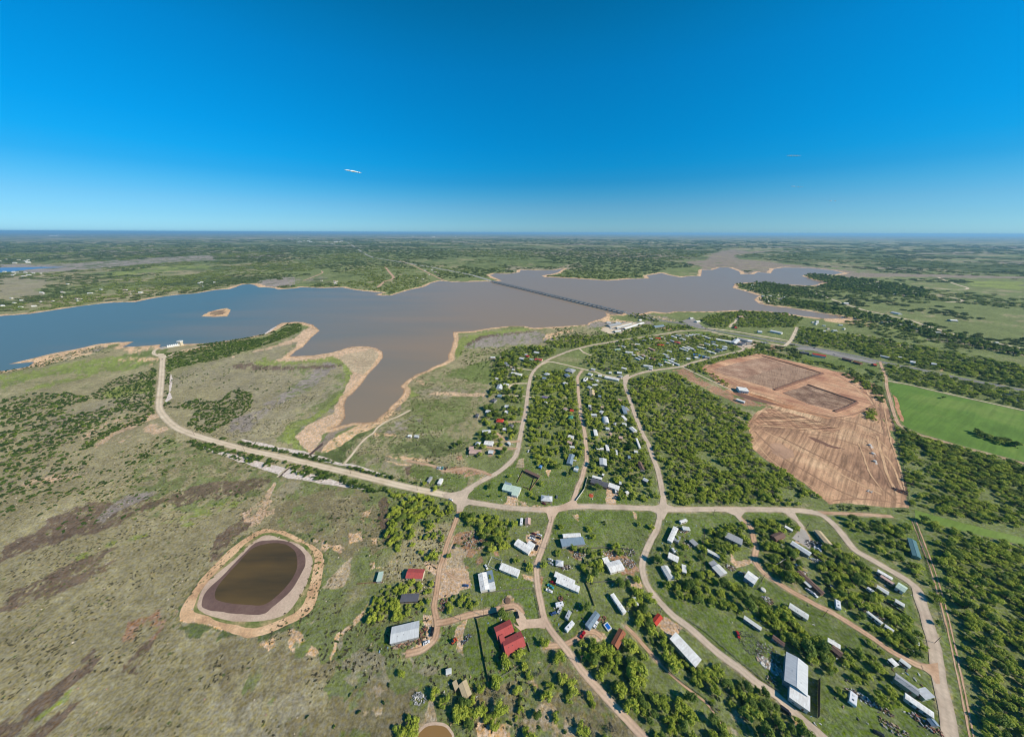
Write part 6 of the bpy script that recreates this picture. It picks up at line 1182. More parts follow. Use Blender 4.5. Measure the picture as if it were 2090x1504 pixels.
fence('low rusty pipe rail at the foot of the small whitish shed', P_('730,1192 755,1190 782,1189'), 1.3, m=mat('rust_rail', (140, 84, 66), .8), solid=False)

# utility poles
PW_ = mat('pole_wood', (112, 92, 76), .9)
def pole(label, x, y, h=9):
    p = W(x, y); o = empty('utility_pole', (p.x, p.y, 0), .3); tag(o, label, 'utility pole')
    m_ = MB(); m_.cyl(0, 0, 0, h, .17, .11, 8); m_.build('shaft', PW_, o)
    m_ = MB(); m_.box(-1.2, -.06, h - .8, 1.2, .06, h - .65); a_ = m_.build('crossarm', PW_, o)
    for X in (-1.05, .4, 1.05): m_ = MB(); m_.cyl(X, 0, h - .65, h - .45, .06, n=6); m_.build('insulator', TRIM, a_)
for x, y, lab in [(940,1266,'wooden utility pole on the lower edge of the dirt track above the small lawn'),(987,1257.5,'wooden utility pole at the dark timber fence'),(1125,1066,'utility pole beside the southern lane below the second junction'),(1115,1120,'utility pole at the lane edge right of the black vehicle'),(1328,1129,'utility pole left of the eastern lane by the tree shadow'),(1197,1163,'utility pole between the yards right of the twin mobile homes'),(1438,1136,'utility pole on the long wire fence'),(1554,1186,'utility pole by the yellowish workshop fence'),(1346,1254,'utility pole beside the small bright red shed'),(1185,1352,'utility pole on the verge of the lower southern lane'),(1455,1052,'utility pole on the lawn below the cross road'),(1645,1078,'utility pole at the mouth of the concrete drive'),(397,888,'pole on the bend of the dam road'),(500,922,'pole on the middle of the dam road'),(716,967,'pole on the dam road left of the first container'),(852,1001,'pole on the dam road close to the junction'),(1907,1312,'pole leaning over the right bend of the eastern road'),(1195,1003,'pole by the curving pale fence'),(1680,1258,'pole beside the brown gravel lane')]:
    pole(lab, x, y)

# yard things
def heap(label, x, y, r, n, name='scrap_heap', cat='scrap heap', cols=('grey', 'white', 'brown', 'dark', 'tan'), sz=(.4, 1.8), h=.9, group=None, ys=.6, ang=0):
    p = W(x, y); rr = random.Random(int(x * 3 + y)); mb = MB(); mats = [WMt(c) for c in cols]
    for k in range(n):
        a = rr.uniform(0, 6.3); q = r * math.sqrt(rr.random()); X0 = math.cos(a) * q; Y0 = math.sin(a) * q * ys
        X = X0 * math.cos(ang) - Y0 * math.sin(ang); Y = X0 * math.sin(ang) + Y0 * math.cos(ang)
        mb.rbox(X, Y, rr.uniform(-.1, .2), rr.uniform(*sz), rr.uniform(*sz) * .5, rr.uniform(.2, h), rr.uniform(0, 3), rr.randrange(len(mats)), rr.uniform(.6, 1))
    o = mb.build(name, mats, None, (p.x, p.y, .02)); tag(o, label, cat, group, 'stuff'); return o
for x, y, r, n, lab, kw in [
 (1155,1157,4.5,60,'ring of stacked firewood in front of the faceted grey roof',{'ys':.5}),(1183,1133,6,50,'red and white clutter in the yard below the blue-grey roofed house',{}),(1280,1150,8,90,'scrap scattered right of the square white roofed house',{}),(1283,1127,7,60,'scrap along the top right of the fenced yard',{}),
 (1240,1130,6,50,'dark clutter under the trees of the scrap yard',{}),(1663,1112,8,110,'dense junk at the lower right of the concrete drive',{'cols':('dark','grey','white','dark')}),(1675,1148,8,80,'line of blue-white junk behind the long grey panelled house',{'ang':-.6,'ys':.25,'cols':('white','blue','grey')}),
 (1742,1226,13,150,'broad scatter of junk behind the long brown roof',{'ang':-.6,'ys':.5}),(1775,1250,8,70,'scatter of junk further right in the tree belt',{'ang':-.6,'ys':.4}),(1532,1314,8,240,'dark plant nursery plot of potted rows',{'cols':('dark','dark','grey'),'sz':(.3,.7),'h':.4,'ys':1.0,'ang':.5}),
 (1569,1337,8,200,'second plot of pots and timber beside the nursery',{'cols':('dark','brown','grey','white'),'sz':(.3,1.0),'h':.5,'ys':.9,'ang':.4}),(1575,1362,9,120,'long stack of pale timber below the nursery plots',{'cols':('white','grey','tan'),'sz':(.5,3),'h':.5,'ang':-.75,'ys':.35}),(1775,1432,11,110,'long heap of scrap beside the white motor home',{'ang':-.6,'ys':.22}),
 (1825,1488,8,70,'heap of timber near the bottom right corner',{'ang':-.6,'ys':.4,'cols':('tan','brown','grey')}),(1890,1478,7,60,'reddish rubble right of the lowest long roof',{'ang':-.7,'ys':.4,'cols':('brown','brick','grey')}),(862,1295,6,50,'rusty farm gear beside the pale grey metal barn',{'cols':('brick','brown','dark'),'ang':1.4,'ys':.4}),
 (829,1313,9,80,'row of oily drums and junk along the front of the pale grey metal barn',{'ang':.3,'ys':.14,'cols':('tan','brick','dark','tan')}),(905,1232,6,60,'rusted pipes by the dirt track left of the clump',{'cols':('brick','grey','brown'),'ang':1.5,'ys':.5}),(952,1304,4,40,'grey heap of metal bars right of the orange loader',{'cols':('grey','dark','blue'),'ang':.8,'ys':.35}),
 (855,1425,5,60,'pile of white rubble left of the long tree clump',{'cols':('white','grey','grey')}),(1390,1082,6,60,'clutter around the pale tin shed',{}),(1405,1110,5,40,'dark clutter above the square grey shed',{}),(1490,1158,5,50,'clutter behind the panelled roof below the loop drive',{}),(1512,1170,3,20,'clutter between the two houses of the loop drive',{}),
 (1565,1225,5,50,'scrap around a grey tank in the central grove',{}),(1640,1170,4,30,'boxes left of the long brown roof',{}),(970,1101,12,260,'rough brush pile and broken branches in the dirt yard',{'cols':('brown','tan','brick','grey'),'sz':(.3,2.2),'h':.5,'ang':-.5,'ys':.8}),(1228,1263,4,30,'brown deck boards behind the blue-grey trailer',{'cols':('brick','brown')}),
 (1145,1222,3,20,'brown wooden deck above the speckled white camper',{'cols':('brown','brick')}),(1862,988,4,50,'dark mound of dug-out roots at the site corner',{'cols':('dark','brown'),'h':1.8}),(1838,1003,7,90,'second dark root mound at the site corner',{'cols':('dark','brown','brick'),'h':1.6,'ang':-.9,'ys':.5}),(1577,1388,4,20,'small clutter by the fence',{}),
 (1460,1165,3,20,'white litter left of the panelled roof',{'cols':('white','grey')}),(1560,700,9,60,'boats and gear parked in the frontage block',{'cols':('white','grey','blue','dark'),'sz':(2,6),'h':2}),(1515,702,16,80,'boats and trailers behind the motel-like roof',{'cols':('white','grey','dark'),'sz':(2,6),'h':2}),(1265,672,30,90,'boats and trailers in the lakeside yard',{'cols':('white','white','grey','tan'),'sz':(2,7),'h':2,'ang':-.3}),
 (1775,1003,3,12,'white sacks on the cleared site',{'cols':('white',)})]:
    heap(lab, x, y, r, n, **kw)
# orange loader
p = W(926.3, 1309.5); o = empty('tractor', (p.x, p.y, .05), .7); tag(o, 'orange loader standing on the grass left of the dirt spur', 'tractor')
m_ = MB(); m_.box(-1.8, -1.0, .6, 1.2, 1.0, 1.6); m_.build('body', CM('orange'), o); m_ = MB(); m_.rbox(-.6, 0, 1.601, 1.4, 1.5, 1.2, 0, 0, .85); m_.build('cab', GLASS, o); m_ = MB(); m_.box(1.9, -1.2, .2, 2.5, 1.2, 1.0); m_.build('bucket', CM('orange'), o); m_ = MB(); m_.box(1.2, -.8, .7, 1.95, -.6, .9); m_.box(1.2, .6, .7, 1.95, .8, .9); m_.build('loader_arms', DARKM, o)
for sx in (-1.1, .8):
    for sy in (-1.1, 1.1): m_ = MB(); m_.tube((sx, sy - .2, .6), (sx, sy + .2, .6), .6, n=12); m_.build('wheel', TY, o)
# backyard pool, play set, tanks, hay rings
p = W(1240, 1279.5); o = empty('above_ground_pool', (p.x, p.y, .05), .5); tag(o, 'square backyard pool with white rim and blue water', 'pool')
m_ = MB(); m_.box(-2, -2.4, 0, 2, 2.4, 1.1); m_.build('rim', TRIM, o); m_ = MB(); m_.box(-1.4, -1.8, 1.1, 1.4, 1.8, 1.13); m_.build('water', mat('pool_water', (40, 110, 190), .1), o)
p = W(1206, 1011.5); o = empty('play_set', (p.x, p.y, .05)); tag(o, 'round orange play set in the middle of a lawn', 'play set')
m_ = MB(); m_.cyl(0, 0, 0, .3, 2.4, n=12); m_.build('base', CM('orange'), o); m_ = MB()
for k in range(4): m_.tube((2 * math.cos(k * 1.57), 2 * math.sin(k * 1.57), .3), (0, 0, 2.2), .07)
m_.build('frame', mat('rust_rail', (140, 84, 66)), o)
for x, y, r, h, lab, c in [(886.6,1190.5,.9,.8,'upper of two round black tubs on the dirt track','dark'),(886.3,1197.3,.9,.8,'lower of two round black tubs on the dirt track','dark'),(927,1118,1.2,1.0,'black tub on the dirt yard','dark'),(1036,1226,2.4,.6,'dark oval fire pit on the sandy mound in the striped lawn','brown'),(1557,1205,1.8,1.5,'round white water tank below the workshop fence','white'),(1209,1019,.5,.6,'small white tub on the lawn below the play set','white'),(1775,909,1.5,1.6,'upper white tank on the cleared site','white'),(1781,926,1.5,1.6,'middle white tank on the cleared site','white'),(1785,942,1.5,1.6,'lower white tank on the cleared site','white')]:
    p = W(x, y); o = empty('round_tank', (p.x, p.y, .1)); tag(o, lab, 'tank'); m_ = MB(); m_.cyl(0, 0, 0, h, r, n=14); m_.build('wall', WMt(c), o); m_ = MB(); m_.cyl(0, 0, h, h + .15, r * .95, r * .5, n=14); m_.build('lid', WMt(c), o)
# white concrete patches round the three site tanks
for x, y in [(1779, 911), (1784, 928), (1789, 944)]:
    blob([(x - 3, y - 2), (x + 3, y - 2), (x + 5, y + 3), (x - 1, y + 4)], .16, 'chalk_patch', groundmat('chalk', [(206, 190, 176), (216, 204, 190), (226, 214, 200)], .1, .8), .6, 1)
# ================================================================ TREES, SHRUBS, GROUND COVER
def leafmat(key, c1, c2, c3):
    m, nt, b = newmat(key)
    at = N(nt, 'ShaderNodeVertexColor'); at.layer_name = 'leaf'
    oi = N(nt, 'ShaderNodeObjectInfo')
    ad = N(nt, 'ShaderNodeMath', operation='MULTIPLY_ADD'); ad.inputs[1].default_value = .55; L(nt, oi.outputs['Random'], ad.inputs[0])
    sp = N(nt, 'ShaderNodeMath', operation='MULTIPLY'); sp.inputs[1].default_value = .45; L(nt, at.outputs[0], sp.inputs[0]); L(nt, sp.outputs[0], ad.inputs[2])
    rp = N(nt, 'ShaderNodeValToRGB'); e = rp.color_ramp.elements; e[0].color = (*lin(c1), 1); e[1].color = (*lin(c3), 1); k = e.new(.5); k.color = (*lin(c2), 1)
    L(nt, ad.outputs[0], rp.inputs[0]); L(nt, rp.outputs[0], b.inputs['Base Color']); b.inputs['Roughness'].default_value = .7; b.inputs['Specular IOR Level'].default_value = .2
    tr = N(nt, 'ShaderNodeBsdfTranslucent'); L(nt, rp.outputs[0], tr.inputs[0]); mx = N(nt, 'ShaderNodeMixShader'); mx.inputs[0].default_value = .36
    L(nt, b.outputs[0], mx.inputs[1]); L(nt, tr.outputs[0], mx.inputs[2]); L(nt, mx.outputs[0], nt.nodes['Material Output'].inputs[0]); return m
LM = {'bright': leafmat('mesquite_leaves', (134, 148, 52), (168, 180, 66), (198, 202, 86)), 'mid': leafmat('brush_leaves', (126, 144, 56), (156, 170, 66), (178, 188, 82)), 'dark': leafmat('oak_leaves', (90, 110, 50), (114, 134, 58), (134, 152, 68)), 'grey': leafmat('dry_twigs', (104, 96, 84), (124, 116, 98), (120, 124, 86))}
BARK = mat('bark', (104, 88, 74), .95)
def crown_mesh(name, seed, m, w, h, leaf, n, lobes, base=.25, core=True, flat=.75):
    r = np.random.default_rng(seed); V = []; F = []; K = []; LC = []
    for i in range(lobes):
        a = r.uniform(0, 6.283); q = math.sqrt(r.uniform(0, 1)) * .62; lr = r.uniform(.24, .42) * w * (1 - q * .3)
        LC.append((math.cos(a) * q * w / 2 * 1.25, math.sin(a) * q * w / 2 * 1.25, h * (base + (1 - base) * r.uniform(.3, .75) * (1 - q * .35)), lr * .62))
    if core:      # twigs and inner leaves of each limb, a rough knot rather than a ball
        for (x, y, z, lr) in LC:
            bm = bmesh.new(); bmesh.ops.create_icosphere(bm, subdivisions=1, radius=lr * .72)
            i0 = len(V)
            for v in bm.verts:
                k = r.uniform(.6, 1.25); V.append((x + v.co.x * k, y + v.co.y * k, z + v.co.z * k * flat))
            for f in bm.faces: F.append(tuple(i0 + v.index for v in f.verts)); K.append(r.uniform(0, .55))
            bm.free()
    tot = sum(l[3] ** 2 for l in LC)
    for (x, y, z, lr) in LC:
        for j in range(int(n * lr ** 2 / tot)):
            d = r.normal(size=3); d /= np.linalg.norm(d); d[2] = d[2] * .8 + .15
            rad = lr * r.uniform(.55, 1.18); p = np.array((x, y, z)) + d * rad * np.array((1, 1, flat))
            if p[2] < h * .12: continue
            nn = d * .8 + r.normal(size=3) * .5 + np.array((.22, -.08, .45)); nn /= np.linalg.norm(nn); u = np.cross(nn, r.normal(size=3)); u /= np.linalg.norm(u); v = np.cross(nn, u); s = leaf * r.uniform(.55, 1.3)
            i0 = len(V)
            for ca, cb in ((-1, -.7), (1, -.9), (.8, .9), (-.9, .7)): V.append(tuple(p + u * ca * s * .5 + v * cb * s * .5))
            F.append((i0, i0 + 1, i0 + 2, i0 + 3)); K.append(r.uniform(.2, 1))
    me = bpy.data.meshes.new(name); me.from_pydata(V, [], F); me.materials.append(m)
    ca = me.color_attributes.new('leaf', 'FLOAT_COLOR', 'CORNER'); arr = []
    for f, k in zip(me.polygons, K): arr += [k, k, k, 1] * f.loop_total
    ca.data.foreach_set('color', arr); me.update(); return me, LC
def trunk_mesh(name, LC, h):
    mb = MB(); f = (0, 0, h * .22); mb.tube((0, 0, -.1), f, h * .05, h * .038, 7)
    for (x, y, z, lr) in LC[:6]:
        mid = (x * .45, y * .45, h * .22 + (z - h * .22) * .55); mb.tube(f, mid, h * .03, h * .02, 5); mb.tube(mid, (x * .9, y * .9, z), h * .02, h * .008, 5)
    return mb.mesh(name, BARK)
PROT = []     # (crown, trunk, kind, joined)
def joined(cm, tm, name):
    bm = bmesh.new(); bm.from_mesh(cm); 
    n = len(bm.faces)
    if tm:
        bm.from_mesh(tm); bm.faces.ensure_lookup_table()
        for f in bm.faces[n:]: f.material_index = 1
    me = bpy.data.meshes.new(name); bm.to_mesh(me); bm.free()
    me.materials.append(cm.materials[0]); me.materials.append(BARK); return me
specs = [('bright', 7.4, 4.6, .55, 620, 9), ('bright', 6.6, 4.2, .5, 560, 8), ('bright', 8.2, 5.0, .6, 680, 11), ('mid', 7, 4.4, .55, 600, 9), ('mid', 6.2, 4.0, .5, 540, 7), ('dark', 8.0, 6.2, .5, 900, 11), ('dark', 7.0, 6.8, .5, 850, 10), ('grey', 6.4, 3.8, .28, 420, 7)]
for i, (tn, w_, h_, lf, n_, lb) in enumerate(specs):
    cm, LC = crown_mesh('crown', 100 + i, LM[tn], w_, h_, lf, n_, lb, core=tn != 'grey'); tm = trunk_mesh('trunk', LC, h_); PROT.append((cm, tm, tn, joined(cm, tm, 'tree')))
BUSH = []
LB = {'bright': leafmat('bush_bright', (96, 116, 44), (118, 138, 52), (140, 156, 66)), 'mid': leafmat('bush_mid', (72, 94, 40), (88, 112, 46), (108, 130, 56)), 'dark': leafmat('bush_dark', (56, 76, 38), (70, 92, 42), (86, 108, 50)), 'grey': LM['grey']}
for i, (tn, w_, h_, n_) in enumerate([('bright', 3.6, 2.0, 150), ('mid', 3.9, 2.1, 160), ('mid', 3.2, 1.8, 130), ('dark', 3.8, 2.3, 170), ('grey', 3.2, 1.5, 110)]):
    cm, LC = crown_mesh('foliage', 200 + i, LB[tn], w_, h_, .5 if tn != 'grey' else .3, n_, 5, base=.1, core=tn != 'grey'); BUSH.append((cm, tn))
CLUMP = []
FL = {'d': leafmat('far_wood_dark', (84, 98, 54), (98, 112, 58), (114, 126, 66)), 'm': leafmat('far_wood_mid', (112, 126, 62), (128, 140, 68), (142, 150, 78))}
for i, tn in enumerate('dmdmd'):
    cm, LC = crown_mesh('clump', 300 + i, FL[tn], 26, 6.5, 2.6, 230, 13, base=.1, flat=.3); CLUMP.append(cm)
TUFT = []
TM_ = [mat('tuft_olive', (112, 108, 72), 1, .1), mat('tuft_dark', (74, 72, 52), 1, .1), mat('tuft_straw', (158, 142, 104), 1, .1), mat('tuft_green', (92, 106, 54), 1, .1)]
for i in range(4):
    r_ = random.Random(i); mb = MB()
    for k in range(14):
        a = r_.uniform(0, 6.3); q = r_.uniform(0, .5); x = math.cos(a) * q; y = math.sin(a) * q; b_ = r_.uniform(0, 6.3); ww = r_.uniform(.2, .4); hh = r_.uniform(.08, .28); lx = r_.uniform(-.3, .3); ly = r_.uniform(-.3, .3)
        mb.quad((x - ww * math.cos(b_), y - ww * math.sin(b_), 0), (x + ww * math.cos(b_), y + ww * math.sin(b_), 0), (x + lx + ww * .6 * math.cos(b_), y + ly + ww * .6 * math.sin(b_), hh), (x + lx - ww * .6 * math.cos(b_), y + ly - ww * .6 * math.sin(b_), hh))
    TUFT.append(mb.mesh('tuft', TM_[i]))

def clear_of(x, y, rad, roads=1.0, bm=.6, lake=True):
    ok = np.ones(x.shape, bool)
    for nm, wd, tone, q in roadw:
        x0, y0 = q.min(0) - 12; x1, y1 = q.max(0) + 12
        m = ok & (x > x0) & (x < x1) & (y > y0) & (y < y1)
        if m.any():
            d = distpoly(q, x[m], y[m]); idx = np.where(m)[0]; ok[idx[d < wd / 2 + rad[m] * roads]] = False
    for bx, by, hl, hw_, rz in blds:
        m = ok & (np.abs(x - bx) < hl + 9) & (np.abs(y - by) < hl + 9)
        if m.any():
            dx = x[m] - bx; dy = y[m] - by; c, s = math.cos(rz), math.sin(rz); u = np.abs(dx * c + dy * s) - hl; v = np.abs(-dx * s + dy * c) - hw_
            idx = np.where(m)[0]; k = rad[m] * bm; ok[idx[(u < k) & (v < k)]] = False
    if lake: ok &= ~inside(lakew, x, y)
    return ok
CLEAR = [XY(P_(s)) for s in ['1872,1070 1890,1070 1918,1150 1946,1250 1968,1360 1998,1504 2005,1540 1975,1540 1962,1480 1940,1370 1915,1260 1892,1160','1634,1072 1645,1076 1662,1122 1612,1104','893,1160 905,1112 935,1118 955,1150 960,1205 900,1230 885,1225','1490,1128 1540,1128 1545,1150 1500,1158 1486,1148','1237,1031 1238,999 1262,1002 1258,1032','1066,958 1105,972 1083,1002 1056,985','1515,1290 1552,1290 1605,1340 1600,1375 1560,1372 1515,1325','1340,1275 1355,1255 1385,1275 1375,1300 1365,1305']]
def scatter(poly, spacing, keep, seed, noise=None):
    q = XY(poly); x0, y0 = q.min(0); x1, y1 = q.max(0); r = np.random.default_rng(seed)
    nx = max(1, int((x1 - x0) / spacing)); ny = max(1, int((y1 - y0) / spacing)); gx, gy = np.meshgrid(np.arange(nx + 1), np.arange(ny + 1))
    x = x0 + (gx + (gy % 2) * .5 + r.uniform(-.48, .48, gx.shape)) * spacing; y = y0 + (gy + r.uniform(-.48, .48, gx.shape)) * spacing; x = x.ravel(); y = y.ravel()
    m = inside(q, x, y) & (r.uniform(0, 1, x.size) < keep) & ((fbm(x, y, 16, seed + 9, 2) > .3) | (spacing > 7))
    if noise:
        m &= fbm(x, y, noise[0], seed + 5, 3) > noise[1]
    for c in CLEAR: m &= ~inside(c, x, y)
    return x[m], y[m], r
ALL = []    # x, y, scale, proto index, zone
ZN = [
 ('in the wood left of the cleared site', 5.0, .92, (.62, 1.0), 'bbbmmbg', None, '1285,775 1350,760 1385,765 1440,800 1500,830 1530,850 1525,870 1533,900 1543,930 1598,962 1638,990 1678,1022 1684,1031 1600,1031 1500,1030 1380,1029 1364,1012 1352,970 1327,890 1300,840 1285,800'),
 ('in the right wood above the grassy strip', 5.2, .92, (.7, 1.05), 'bbbmmbd', None, '1838,872 1880,893 1950,912 2090,950 2150,968 2150,1088 2000,1066 1900,1045 1876,1042 1866,1000 1850,940'),
 ('in the lower right corner wood', 5.2, .92, (.7, 1.1), 'bbbmmbd', None, '1903,1072 2000,1097 2090,1118 2160,1130 2160,1530 1995,1530 1972,1400 1945,1260 1918,1160'),
 ('in the row right of the cleared site', 4.2, .8, (.5, .8), 'bbm', None, '1793,745 1800,760 1822,850 1845,900 1862,1000 1872,1045 1858,1045 1845,960 1828,880 1808,800'),
 ('between the curved road and middle lane', 5.4, .85, (.7, 1.1), 'bbbmmd', None, '1088,790 1095,770 1112,760 1150,757 1175,768 1178,800 1184,860 1188,900 1190,930 1170,950 1130,958 1095,945 1085,920 1070,905 1076,850'),
 ('in gardens right of the middle lane', 5.6, .85, (.65, 1.05), 'bbmmd', None, '1184,785 1200,775 1270,785 1290,840 1325,910 1345,975 1350,1010 1340,1026 1268,1028 1262,1002 1245,972 1200,965 1202,900 1194,850'),
 ('in the thicket below the dam road end', 4.6, .9, (.6, .95), 'bbbmd', (22, .36), '795,1003 830,1005 900,1020 925,1030 928,1055 915,1085 900,1130 888,1150 850,1145 795,1112 792,1050'),
 ('in the grove right of the dirt track', 5.0, .93, (.75, 1.1), 'bbmd', None, '942,1048 985,1052 1045,1062 1052,1075 1042,1100 1036,1120 1008,1132 985,1105 962,1085 942,1068'),
 ('in the clump below the red gabled shed', 4.6, .9, (.6, .9), 'bbm', None, '818,1186 882,1188 880,1240 868,1256 800,1270 746,1268 755,1230 775,1200'),
 ('in the clump above the dirt track fork', 4.4, .8, (.55, .85), 'bbm', (20, .4), '905,1222 930,1212 962,1215 985,1225 978,1242 950,1250 915,1252'),
 ('in the long clump above the small brown pond', 4.5, .95, (.8, 1.15), 'bbm', None, '880,1395 905,1378 918,1382 920,1430 912,1450 895,1448 880,1425'),
 ('in the trees left of the small brown pond', 4.2, .8, (.5, .8), 'bbm', None, '838,1462 852,1458 858,1480 842,1504 815,1504 810,1485'),
 ('in the belt below the tan roof', 4.6, .88, (.65, 1.0), 'bbbd', None, '938,1432 960,1425 1000,1430 1030,1452 1020,1490 1000,1500 975,1478 960,1470 955,1500 935,1500 930,1450'),
 ('in the thin scrub left of the southern lane', 8.5, .6, (.55, 1.0), 'bbmdg', None, '1000,1395 1060,1370 1130,1380 1190,1400 1260,1470 1310,1530 1020,1530 1030,1450'),
 ('in the wood right of the southern lane', 5.3, .92, (.75, 1.15), 'bbbmmd', None, '1160,1318 1190,1308 1240,1325 1262,1330 1290,1318 1330,1350 1400,1405 1450,1440 1500,1530 1330,1530 1262,1440 1195,1362'),
 ('in the strip around the long white roof', 5.3, .88, (.7, 1.1), 'bbbmd', None, '1290,1205 1330,1220 1345,1250 1330,1280 1365,1310 1375,1330 1425,1366 1475,1345 1480,1385 1455,1415 1400,1385 1345,1330 1285,1275 1280,1230'),
 ('in the dark grove below the eastern lane', 5.4, .92, (.85, 1.25), 'dbmd', None, '1478,1395 1520,1385 1560,1412 1600,1440 1610,1465 1660,1510 1560,1530 1500,1470'),
 ('in the central grove right of the eastern lane', 5.6, .8, (.75, 1.15), 'bbmdd', (26, .38), '1372,1182 1400,1175 1440,1170 1500,1195 1560,1215 1610,1245 1655,1275 1690,1320 1690,1370 1660,1350 1610,1310 1560,1275 1500,1240 1440,1255 1390,1235'),
 ('below the square white workshop', 5.6, .75, (.8, 1.2), 'bbmmd', (28, .4), '1385,1190 1440,1180 1500,1200 1560,1225 1610,1260 1600,1290 1540,1262 1470,1240 1410,1235'),
 ('in the trees above the large grey hall', 5.6, .85, (.8, 1.25), 'bbmdd', None, '1560,1285 1600,1265 1650,1275 1690,1310 1688,1350 1700,1400 1670,1385 1660,1350 1620,1330 1605,1310'),
 ('in the yards around the scrap-filled lot', 7.0, .62, (.6, 1.0), 'bbbmd', (18, .42), '1180,1115 1300,1118 1310,1180 1330,1240 1290,1240 1240,1215 1215,1190 1190,1180'),
 ('in the yards below the cross road junction', 7.5, .55, (.55, .95), 'bbbmd', (18, .42), '1362,1095 1440,1085 1450,1190 1400,1200 1340,1190 1325,1120'),
 ('in the trees around the loop drive', 5.0, .85, (.7, 1.1), 'bbmd', None, '1450,1078 1480,1075 1530,1070 1536,1110 1530,1140 1500,1140 1478,1150 1455,1140 1440,1110'),
 ('in the grove left of the concrete drive', 5.0, .92, (.75, 1.1), 'bbmd', None, '1535,1062 1600,1064 1630,1078 1615,1100 1640,1160 1625,1200 1590,1185 1555,1150 1545,1110'),
 ('in the belt above the gravel lane', 5.2, .93, (.75, 1.1), 'bbbmd', None, '1655,1115 1700,1108 1740,1130 1775,1170 1790,1195 1850,1240 1878,1290 1895,1345 1850,1340 1790,1300 1740,1255 1690,1215 1665,1160'),
 ('in the lots above the ribbed roof', 5.6, .8, (.7, 1.05), 'bbmd', (24, .38), '1690,1330 1740,1290 1790,1315 1830,1370 1810,1385 1830,1450 1870,1480 1800,1450 1740,1405 1700,1395'),
 ('on the lawn outside the eastern bend', 5.4, .85, (.75, 1.1), 'bbmd', None, '1700,1060 1760,1060 1850,1075 1858,1110 1850,1130 1800,1110 1745,1085 1715,1080'),
 ('in the trees right of the eastern road', 5.4, .88, (.7, 1.1), 'bbmd', None, '1745,1105 1800,1130 1865,1170 1895,1230 1915,1300 1935,1400 1955,1530 1990,1530 1965,1400 1930,1280 1905,1190 1875,1130 1870,1085 1890,1075 1880,1060 1868,1070 1862,1150 1800,1110'),
 ('right of the tall dark metal wall', 5.0, .75, (.6, .95), 'bbm', (20, .4), '1670,1380 1710,1390 1735,1405 1720,1440 1690,1430 1672,1410'),
 ('in the village by the lake road', 7.4, .7, (.7, 1.2), 'dmmbb', None, '1205,712 1250,700 1330,686 1400,682 1455,684 1500,690 1512,708 1450,730 1400,742 1330,755 1290,762 1230,758 1190,745'),
 ('in the brush by the lake road', 6.5, .9, (.7, 1.1), 'bmmd', None, '1105,700 1130,688 1190,685 1235,686 1260,680 1310,664 1400,664 1420,672 1370,676 1330,682 1249,695 1164,712 1140,712'),
 ('around the houses left of the curved road', 5.8, .85, (.7, 1.2), 'bmdd', (30, .33), '1015,722 1050,708 1110,708 1145,718 1105,735 1085,758 1078,790 1072,845 1062,895 1045,925 1000,935 962,930 975,880 990,850 1000,800 1005,760'),
 ('in the hedge between the field and the village road', 6, .85, (.6, .9), 'bbm', None, '1395,745 1480,727 1520,714 1550,714 1620,730 1700,748 1755,765 1700,752 1620,737 1555,722 1480,735 1432,750 1490,785 1480,790 1410,757'),
 ('in the brush between the highway and the crop field', 7, .75, (.7, 1.1), 'bbmm', (60, .36), '1800,742 1850,752 1900,762 1960,775 2090,800 2180,820 2180,855 2089,834 1990,812 1900,790 1812,772'),
 ('on the island of trees in the crop field', 5, .95, (.8, 1.2), 'bmd', None, '1985,880 2000,885 2030,893 2070,905 2080,912 2060,912 2020,902 1990,890'),
 ('in the patch of scrub inside the cleared site', 5, .9, (.6, .9), 'bbm', None, '1760,840 1785,830 1788,862 1765,855'), ('in the upper patch of scrub inside the cleared site', 5, .9, (.6, .9), 'bbm', None, '1740,765 1765,772 1780,795 1765,795 1755,780'),
 ('in the wide brush beyond the highway', 8, .82, (.9, 1.4), 'bbmmd', None, '1628,668 1700,678 1800,692 1900,712 2090,748 2180,765 2180,806 2089,788 1969,766 1900,750 1800,730 1700,712 1640,703 1618,695'),
 ('along the wooded causeway', 6, .9, (.8, 1.2), 'dmm', None, '1282,640 1310,643 1345,652 1345,658 1310,652 1284,646'), ('in the trees right of the boat ramp car park', 8, .8, (.9, 1.4), 'dmbm', None, '1430,655 1445,644 1520,636 1600,640 1640,650 1620,668 1560,670 1500,668 1470,672 1450,665'),
 ('in the tree belt along the dry inlet', 11, .75, (1.2, 1.9), 'ddm', None, '1600,607 1680,622 1760,640 1840,655 1960,685 2090,720 2090,732 2000,712 1900,690 1800,662 1740,652 1690,640 1640,630 1600,622'),
 ('on the wooded point across the lake arm', 12, .7, (1.2, 1.9), 'ddm', None, '1502,581 1560,577 1600,582 1640,592 1700,605 1690,615 1600,604 1550,600 1520,592'), ('on the lower lobe of the wooded point', 12, .7, (1.2, 1.9), 'ddm', None, '1548,612 1560,604 1600,606 1660,622 1640,630 1600,625 1565,620'),
 ('in the far right lakeside woods', 14, .75, (1.4, 2.2), 'ddm', None, '1640,563 1660,560 1720,567 1800,575 1880,590 1900,600 1880,610 1780,600 1700,592 1665,586 1690,580 1660,572'),
]
